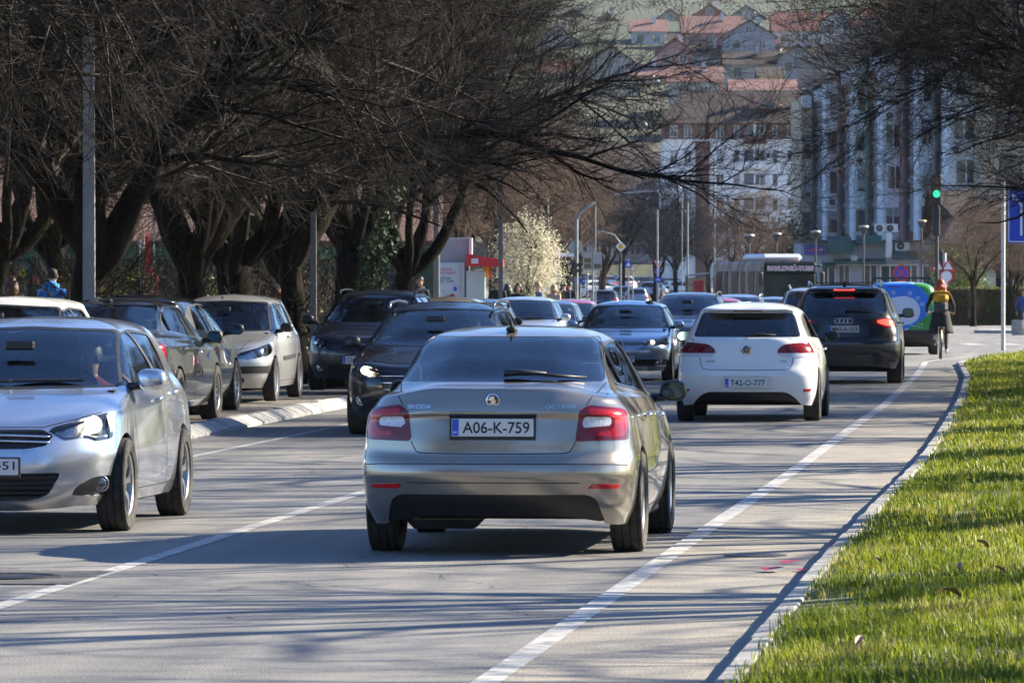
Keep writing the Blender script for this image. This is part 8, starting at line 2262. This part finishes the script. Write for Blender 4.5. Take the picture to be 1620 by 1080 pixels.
def face(parent, hc, f, hair, style, hr=.098):
    """eyes, nose, mouth, ears and hair on a head centred at hc looking along f (2-D)"""
    hc = Vector(hc); f = Vector((f[0], f[1], 0)).normalized(); s_ = Vector((f.y, -f.x, 0))
    m = MB()
    for k in (-1, 1): m.ball(hc + f * hr * .80 + s_ * k * .034 + Vector((0, 0, .012)), .011, 8, 6)
    m.build('eyes', PLATEINK, parent, smooth=True)
    m = MB(); m.tube([hc + f * hr * .86 + Vector((0, 0, .012)), hc + f * (hr + .016) + Vector((0, 0, -.022))], [.009, .016], 8); m.build('nose', SKIN, parent, smooth=True)
    m = MB(); m.tube([hc + f * hr * .86 - s_ * .024 + Vector((0, 0, -.055)), hc + f * hr * .93 + Vector((0, 0, -.057)), hc + f * hr * .86 + s_ * .024 + Vector((0, 0, -.055))], .006, 6); m.build('mouth', mat('lips', (.34, .12, .10), .5), parent, smooth=True)
    for k in (-1, 1):
        m = MB(); m.ball(hc + s_ * k * hr * .86, (.016, .022, .03), 8, 6); m.build('ear', SKIN, parent, smooth=True)
    m = MB()
    n1, n2 = 18, 12
    V = []; F = []
    for i in range(n2 + 1):
        th = math.pi * .62 * i / n2
        for j in range(n1):
            a = 2 * math.pi * j / n1
            d = s_ * math.cos(a) + f * math.sin(a)
            lim = 1.0
            front = max(0, math.sin(a))
            t2 = th * (1 - .50 * front)
            rr_ = hr * (1.10 + .035 * math.sin(j * 3.1 + i * 1.7))
            V.append(hc + Vector((0, 0, .014)) + d * rr_ * math.sin(t2) * .93 + Vector((0, 0, rr_ * 1.13 * math.cos(t2))))
    for i in range(n2):
        for j in range(n1):
            j2 = (j + 1) % n1; F.append((i * n1 + j, (i + 1) * n1 + j, (i + 1) * n1 + j2, i * n1 + j2))
    m.add(V, F)
    if style == 'long':
        for k in range(13):
            a = math.pi + math.pi * k / 12
            d = s_ * math.cos(a) + f * math.sin(a)
            m.tube([hc + d * hr * .85 + Vector((0, 0, .03)), hc + d * hr * 1.08 + Vector((0, 0, -.08)), hc + d * hr * 1.10 + Vector((0, 0, -.20)), hc + d * hr * .95 + Vector((0, 0, -.30 - .03 * (k % 3)))], [.03, .032, .028, .012], 6)
    if style == 'bun':
        m.ball(hc - f * hr * .95 + Vector((0, 0, -.045)), (.05, .05, .055), 10, 8)
        for k in range(7):
            a = math.pi + math.pi * k / 6
            d = s_ * math.cos(a) + f * math.sin(a)
            m.tube([hc + d * hr * .85 + Vector((0, 0, .02)), hc + d * hr * 1.05 + Vector((0, 0, -.09)), hc + d * hr * .8 + Vector((0, 0, -.15))], [.03, .03, .015], 6)
    m.build('hair', hair, parent, smooth=True)
def walker(p, Y, h, heading, top, legs, hair, style, label, zoff=.13, stride=.18, hood=None, arms=.0, extra=None, glasses=False):
    """walking person; heading 0 = away from us, pi = towards us"""
    r = empty('person', (pxx(p, Y), Y, gz(Y) + zoff), -heading, label, 'person', 'people on the pavement')
    k = h / 1.75
    T, L, S = 1, 2, 0
    P = []
    hip = .92 * k; sh_ = 1.42 * k
    for sx in (-1, 1):
        st = stride * sx
        P += [((sx * .09, 0, hip), (sx * .095, st * .55 + .03, .50 * k), .088, .062, L, (1, 1)), ((sx * .095, st * .55 + .03, .50 * k), (sx * .095, st - .02, .09 * k), .060, .042, L, (1, 1)), ((sx * .095, st - .05, .05), (sx * .10, st + .14, .035), .045, .036, 3, (1, 1))]
        ar = -st * 1.1
        P += [((sx * .185, 0, sh_ - .02), (sx * .235, ar * .5 - .03, 1.13 * k), .058, .048, T, (1, 1)), ((sx * .235, ar * .5 - .03, 1.13 * k), (sx * .225, ar + .10, .90 * k), .046, .036, T, (1, 1))]
    P += [((0, 0, hip), (0, 0, 1.10 * k), .135, .145, T, (1.05, .78)), ((0, 0, 1.10 * k), (0, -.01, 1.32 * k), .150, .155, T, (1.12, .76)), ((-.15, 0, sh_ - .03), (.15, 0, sh_ - .03), .068, .068, T, (1, 1)),
          ((0, 0, sh_), (0, .02, 1.54 * k), .056, .052, S, (1, 1)), ((0, .03, 1.575 * k), (0, .02, 1.66 * k), .075, .088, S, (.92, 1.08))]
    fuse('body', P, [SKIN, top, legs, mat('dark_shoe', (.03, .028, .026), .6)], r)
    for sx in (-1, 1): hand(r, (sx * .225, -stride * sx * 1.1 + .10, .90 * k), (0, .25, -1), sx, .5)
    face(r, (0, .025, 1.64 * k), (0, 1), hair, style, .098 * (.97 if k < 1 else 1))
    if hood:
        m = MB(); m.ball((0, -.085, 1.46 * k), (.145, .085, .115), 14, 10); m.tube([(-.10, -.02, 1.50 * k), (-.06, .06, 1.46 * k), (.06, .06, 1.46 * k), (.10, -.02, 1.50 * k)], .035, 8); m.build('hood', hood, r, smooth=True)
    if glasses:
        m = MB()
        for sx in (-1, 1): m.ball((sx * .036, .118, 1.652 * k), (.03, .012, .022), 10, 6)
        m.tube([(-.09, .03, 1.66 * k), (-.05, .118, 1.66 * k), (.05, .118, 1.66 * k), (.09, .03, 1.66 * k)], .005, 5); m.build('sunglasses', PLATEINK, r, smooth=True)
    return r
def cloth(n, c, c2=None, s=7): return mat(n, c, .85, noise=.4, scale=s, col2=c2, bump=.2, bscale=20)
JEANS = cloth('dark_jeans', (.02, .03, .06)); BLK = cloth('black_cloth', (.012, .012, .014))
BLUEJ = cloth('blue_white_jacket', (.01, .24, .85), (.12, .40, .85), 5)
walker(82, 92, 1.80, .12, BLUEJ, JEANS, H_DARK, 'short', 'person in a bright blue hooded jacket walking away on the left', hood=BLUEJ)
walker(17, 97, 1.68, .1, BLK, JEANS, H_BROWN, 'long', 'person with long auburn hair walking away at the left edge')
walker(636, 146, 1.70, math.pi, cloth('tan_top', (.36, .25, .18)), JEANS, H_DARK, 'long', 'person with long dark hair in a tan top walking towards us')
walker(664, 143, 1.80, math.pi - .15, cloth('navy_jacket', (.012, .016, .03)), JEANS, H_DARK, 'short', 'person in a navy jacket looking down beside the long-haired one', hood=cloth('navy_jacket', (.012, .016, .03)))
walker(787, 158, 1.80, math.pi, BLK, JEANS, H_DARK, 'short', 'person in black wearing sunglasses under the red canopy', glasses=True)
walker(803, 160, 1.64, .1, BLK, BLK, H_DARK, 'long', 'person in black with their back to us beside the sunglasses wearer')
walker(820, 157, 1.66, math.pi + .1, BLK, JEANS, H_DARK, 'bun', 'person in black with tied dark hair walking towards us')
walker(853, 176, 1.72, math.pi + 1.2, cloth('steel_jacket', (.10, .14, .22)), JEANS, H_BLOND, 'short', 'bald-looking person in a grey blue jacket by the blossom tree')
walker(876, 182, 1.66, .2, cloth('beige_coat', (.40, .30, .20)), JEANS, H_BLOND, 'bun', 'blond person in a beige coat walking away')
walker(892, 206, 1.78, .1, cloth('navy_jacket', (.012, .016, .03)), BLK, H_DARK, 'short', 'person in dark clothes walking away behind the blond one')
walker(901, 215, 1.80, .1, BLK, BLK, H_DARK, 'short', 'person in a black coat farthest along the pavement')
walker(441, 133, 1.66, math.pi + .6, cloth('red_coat', (.42, .015, .02)), JEANS, H_DARK, 'short', 'person in a red coat behind the forked tree')
walker(1619, 208, 1.66, math.pi - .4, cloth('blue_coat', (.03, .07, .22)), JEANS, H_DARK, 'short', 'person in a blue coat at the right edge beside the planter', zoff=0)

def seated(parent_car, x, y, zb, label, top, hair, style='short', turn=0.0):
    """driver seen through the glass; placed in the car's own axes, facing its nose"""
    r = empty('person', (0, 0, 0), 0, label, 'person', 'drivers in the cars')
    S, T, L = 0, 1, 2
    P = [((0, 0, .02), (0, -.03, .22), .13, .14, T, (1.05, .8)), ((0, -.03, .22), (0, -.08, .44), .145, .15, T, (1.1, .75)), ((-.15, -.08, .46), (.15, -.08, .46), .066, .066, T, (1, 1)), ((0, -.08, .48), (0, -.05, .60), .055, .05, S, (1, 1)), ((0, -.04, .64), (0, -.05, .73), .075, .088, S, (.92, 1.08))]
    for sx in (-1, 1):
        P += [((sx * .09, .03, .0), (sx * .12, .42, .06), .085, .06, L, (1, 1)), ((sx * .12, .42, .06), (sx * .11, .62, -.24), .06, .045, L, (1, 1)), ((sx * .18, -.08, .44), (sx * .23, .10, .22), .056, .046, T, (1, 1)), ((sx * .23, .10, .22), (sx * .15, .33, .34), .044, .034, T, (1, 1))]
    fuse('body', P, [SKIN, top, BLK], r)
    for sx in (-1, 1): hand(r, (sx * .15, .33, .34), (-.2 * sx, .6, .5), sx, .8)
    face(r, (0, -.045, .71), (math.sin(turn), math.cos(turn)), hair, style)
    M = Matrix.Translation(parent_car.location) @ Matrix.Rotation(parent_car.rotation_euler[2], 4, 'Z')
    r.location = M @ Vector((x, y, zb)); r.rotation_euler = (0, 0, parent_car.rotation_euler[2])
    return r
seated(SILVERHATCH, -.39, .14, .485, 'driver in a red top at the wheel of the silver hatchback', cloth('red_top', (.30, .015, .02)), H_DARK, 'short', .55)
seated(BLUEHATCH, -.37, .02, .56, 'driver of the ice blue hatchback', cloth('grey_top', (.20, .20, .21)), H_DARK)
seated(OPELCAR, -.37, .05, .60, 'driver of the black estate', BLK, H_DARK)
seated(OCTAVIA, -.37, -.02, .56, 'driver of the champagne liftback seen from behind', cloth('purple_top', (.16, .05, .16)), H_DARK)
seated(WHITEHATCH, -.37, .02, .58, 'driver of the white hatchback seen from behind', BLK, H_DARK)

# ------------------------------------------------------------------ cyclist
CY = 131.5; cyc = empty('bicycle', (pxx(1488, CY), CY, gz(CY)), -.05, 'city bicycle ridden along the road edge beside the van', 'bicycle')
FR = mat('bicycle_frame_cream', (.45, .38, .26), .4, .3)
for y_ in (-.52, .53):
    m = MB(); m.tube([(0, y_ + .335 * math.cos(a), .345 + .335 * math.sin(a)) for a in np.linspace(0, 2 * math.pi, 37)], .019, 8, False); ty = m.build('tyre', RUBBER, cyc, smooth=True)
    m = MB(); m.tube([(0, y_ + .312 * math.cos(a), .345 + .312 * math.sin(a)) for a in np.linspace(0, 2 * math.pi, 37)], .009, 6, False)
    for k in range(16):
        a = 2 * math.pi * k / 16; m.cyl((.018 * (-1) ** k, y_, .345), (0, y_ + .31 * math.cos(a), .345 + .31 * math.sin(a)), .0018, n=4, caps=False)
    m.cyl((-.03, y_, .345), (.03, y_, .345), .02, n=8); m.build('rim', CHROME, ty)
    m = MB(); m.tube([(0, y_ + .365 * math.cos(a), .345 + .365 * math.sin(a)) for a in np.linspace(.5, 2.9 if y_ < 0 else 2.4, 14)], .02, 6); m.build('mudguard', FR, cyc, smooth=True)
m = MB()
for a, b, r_ in (((0, -.06, .30), (0, -.20, .86), .018), ((0, -.06, .30), (0, .38, .82), .021), ((0, .38, .82), (0, -.16, .70), .018), ((0, .36, .98), (0, .42, .72), .022), ((.05, .42, .70), (.05, .53, .345), .013), ((-.05, .42, .70), (-.05, .53, .345), .013), ((.05, -.06, .30), (.06, -.52, .345), .011), ((-.05, -.06, .30), (-.06, -.52, .345), .011), ((.03, -.17, .74), (.06, -.52, .345), .010), ((-.03, -.17, .74), (-.06, -.52, .345), .010)): m.cyl(a, b, r_, n=8)
m.build('frame', FR, cyc, smooth='auto')
m = MB(); m.tube([(-.30, .22, 1.06), (-.18, .30, 1.10), (0, .36, 1.05), (.18, .30, 1.10), (.30, .22, 1.06)], .013, 8); m.build('handlebar', CHROME, cyc, smooth=True)
m = MB(); m.ball((0, -.22, .92), (.11, .14, .045), 14, 8); m.build('saddle', BLK, cyc, smooth=True)
m = MB(); m.box((0, -.55, .74), (.15, .36, .02)); m.cyl((.06, -.52, .35), (.06, -.60, .74), .007, n=6); m.cyl((-.06, -.52, .35), (-.06, -.60, .74), .007, n=6); m.build('luggage_rack', CHROME, cyc)
m = MB(); m.lathe([(.03, -.01), (.03, .02), (.001, .024)], (0, -.74, .72), 'Y', 12); m.build('rear_reflector', REDLENS, cyc)
m = MB(); m.lathe([(.09, -.01), (.09, .01)], (.05, -.06, .30), 'X', 20); m.cyl((.06, -.06, .30), (.08, -.05, .14), .012, n=6); m.box((.13, -.05, .13), (.10, .08, .02)); m.cyl((-.06, -.06, .30), (-.08, -.07, .46), .012, n=6); m.box((-.13, -.07, .47), (.10, .08, .02)); m.build('crankset', CHROME, cyc)
rd = empty('person', tuple(cyc.location), -.05, 'cyclist with bright red hair, black coat and grey trousers riding away', 'person')
COAT = BLK
S, T, L, W = 0, 1, 2, 3
P = [((0, -.20, 1.02), (0, -.16, 1.20), .155, .15, T, (1.05, .85)), ((0, -.16, 1.20), (0, -.08, 1.44), .15, .155, T, (1.12, .8)), ((-.15, -.06, 1.50), (.15, -.06, 1.50), .068, .068, T, (1, 1)), ((0, -.06, 1.52), (0, -.03, 1.62), .055, .052, S, (1, 1)), ((0, -.02, 1.65), (0, -.03, 1.74), .075, .088, S, (.92, 1.08)),
     ((.10, -.20, .98), (.13, .12, .62), .10, .07, L, (1, 1)), ((.13, .12, .62), (.13, -.10, .26), .065, .045, L, (1, 1)), ((.13, -.12, .20), (.13, .06, .165), .042, .034, W, (1, 1)),
     ((-.10, -.20, .98), (-.14, .16, .88), .10, .075, L, (1, 1)), ((-.14, .16, .88), (-.13, -.05, .56), .068, .045, L, (1, 1)), ((-.13, -.10, .53), (-.13, .06, .505), .042, .034, W, (1, 1))]
for sx in (-1, 1): P += [((sx * .185, -.06, 1.49), (sx * .30, .0, 1.24), .058, .048, T, (1, 1)), ((sx * .30, .0, 1.24), (sx * .31, .17, 1.10), .046, .036, T, (1, 1))]
fuse('body', P, [SKIN, COAT, cloth('charcoal_trousers', (.03, .032, .038)), mat('white_trainer', (.6, .6, .62), .6)], rd)
for sx in (-1, 1): hand(rd, (sx * .31, .17, 1.10), (-.1 * sx, .9, -.25), sx, .9)
face(rd, (0, -.025, 1.72), (0, 1), H_RED, 'bun')
m = MB(); V = []; F = []
for i, t in enumerate(np.linspace(0, 1, 7)):
    for j, a in enumerate(np.linspace(math.pi * .95, math.pi * 2.05, 11)):
        rr_ = .20 + .09 * t + .02 * math.sin(j * 2.1) * t
        V.append((rr_ * math.cos(a), -.17 + rr_ * .75 * math.sin(a) - .06 * t, 1.10 - .50 * t))
for i in range(6):
    for j in range(10): F.append((i * 11 + j, i * 11 + j + 1, (i + 1) * 11 + j + 1, (i + 1) * 11 + j))
m.add(V, F); o = m.build('coat_tail', COAT, rd, smooth=True)
sd_ = o.modifiers.new('thick', 'SOLIDIFY'); sd_.thickness = .012
bp = empty('backpack', tuple(cyc.location), -.05, 'backpack with yellow top and dark grey base on the cyclist', 'backpack')
m = MB(); m.box((0, -.33, 1.20), (.33, .17, .27), rx=-.25, bev=.075); m.build('base', cloth('pack_grey', (.06, .07, .07)), bp)
m = MB(); m.box((0, -.29, 1.42), (.36, .17, .24), rx=-.25, bev=.08); m.tube([(-.19, -.26, 1.53), (0, -.27, 1.56), (.19, -.26, 1.53)], .035, 8); m.build('top', cloth('pack_yellow', (.62, .30, .01)), bp)
for sx in (-1, 1):
    m = MB(); m.tube([(sx * .12, -.22, 1.50), (sx * .115, -.13, 1.575), (sx * .12, .02, 1.57), (sx * .14, .07, 1.44)], .017, 6); m.build('strap', SWHITE, bp, smooth=True)
# ------------------------------------------------------------------ the town's morning haze
m = MB(); m.box((50, 560, 60), (1500, 1700, 210))
hazeo = m.build('haze'); hazeo['kind'] = 'stuff'
hm = bpy.data.materials.new('haze_air'); hm.use_nodes = True
nt = hm.node_tree; nt.nodes.remove(nt.nodes['Principled BSDF'])
pv = nt.nodes.new('ShaderNodeVolumePrincipled'); pv.inputs['Color'].default_value = (.82, .89, 1.0, 1); pv.inputs['Density'].default_value = .00004; pv.inputs['Anisotropy'].default_value = .2
nt.links.new(pv.outputs[0], nt.nodes['Material Output'].inputs['Volume'])
hazeo.data.materials.append(hm)
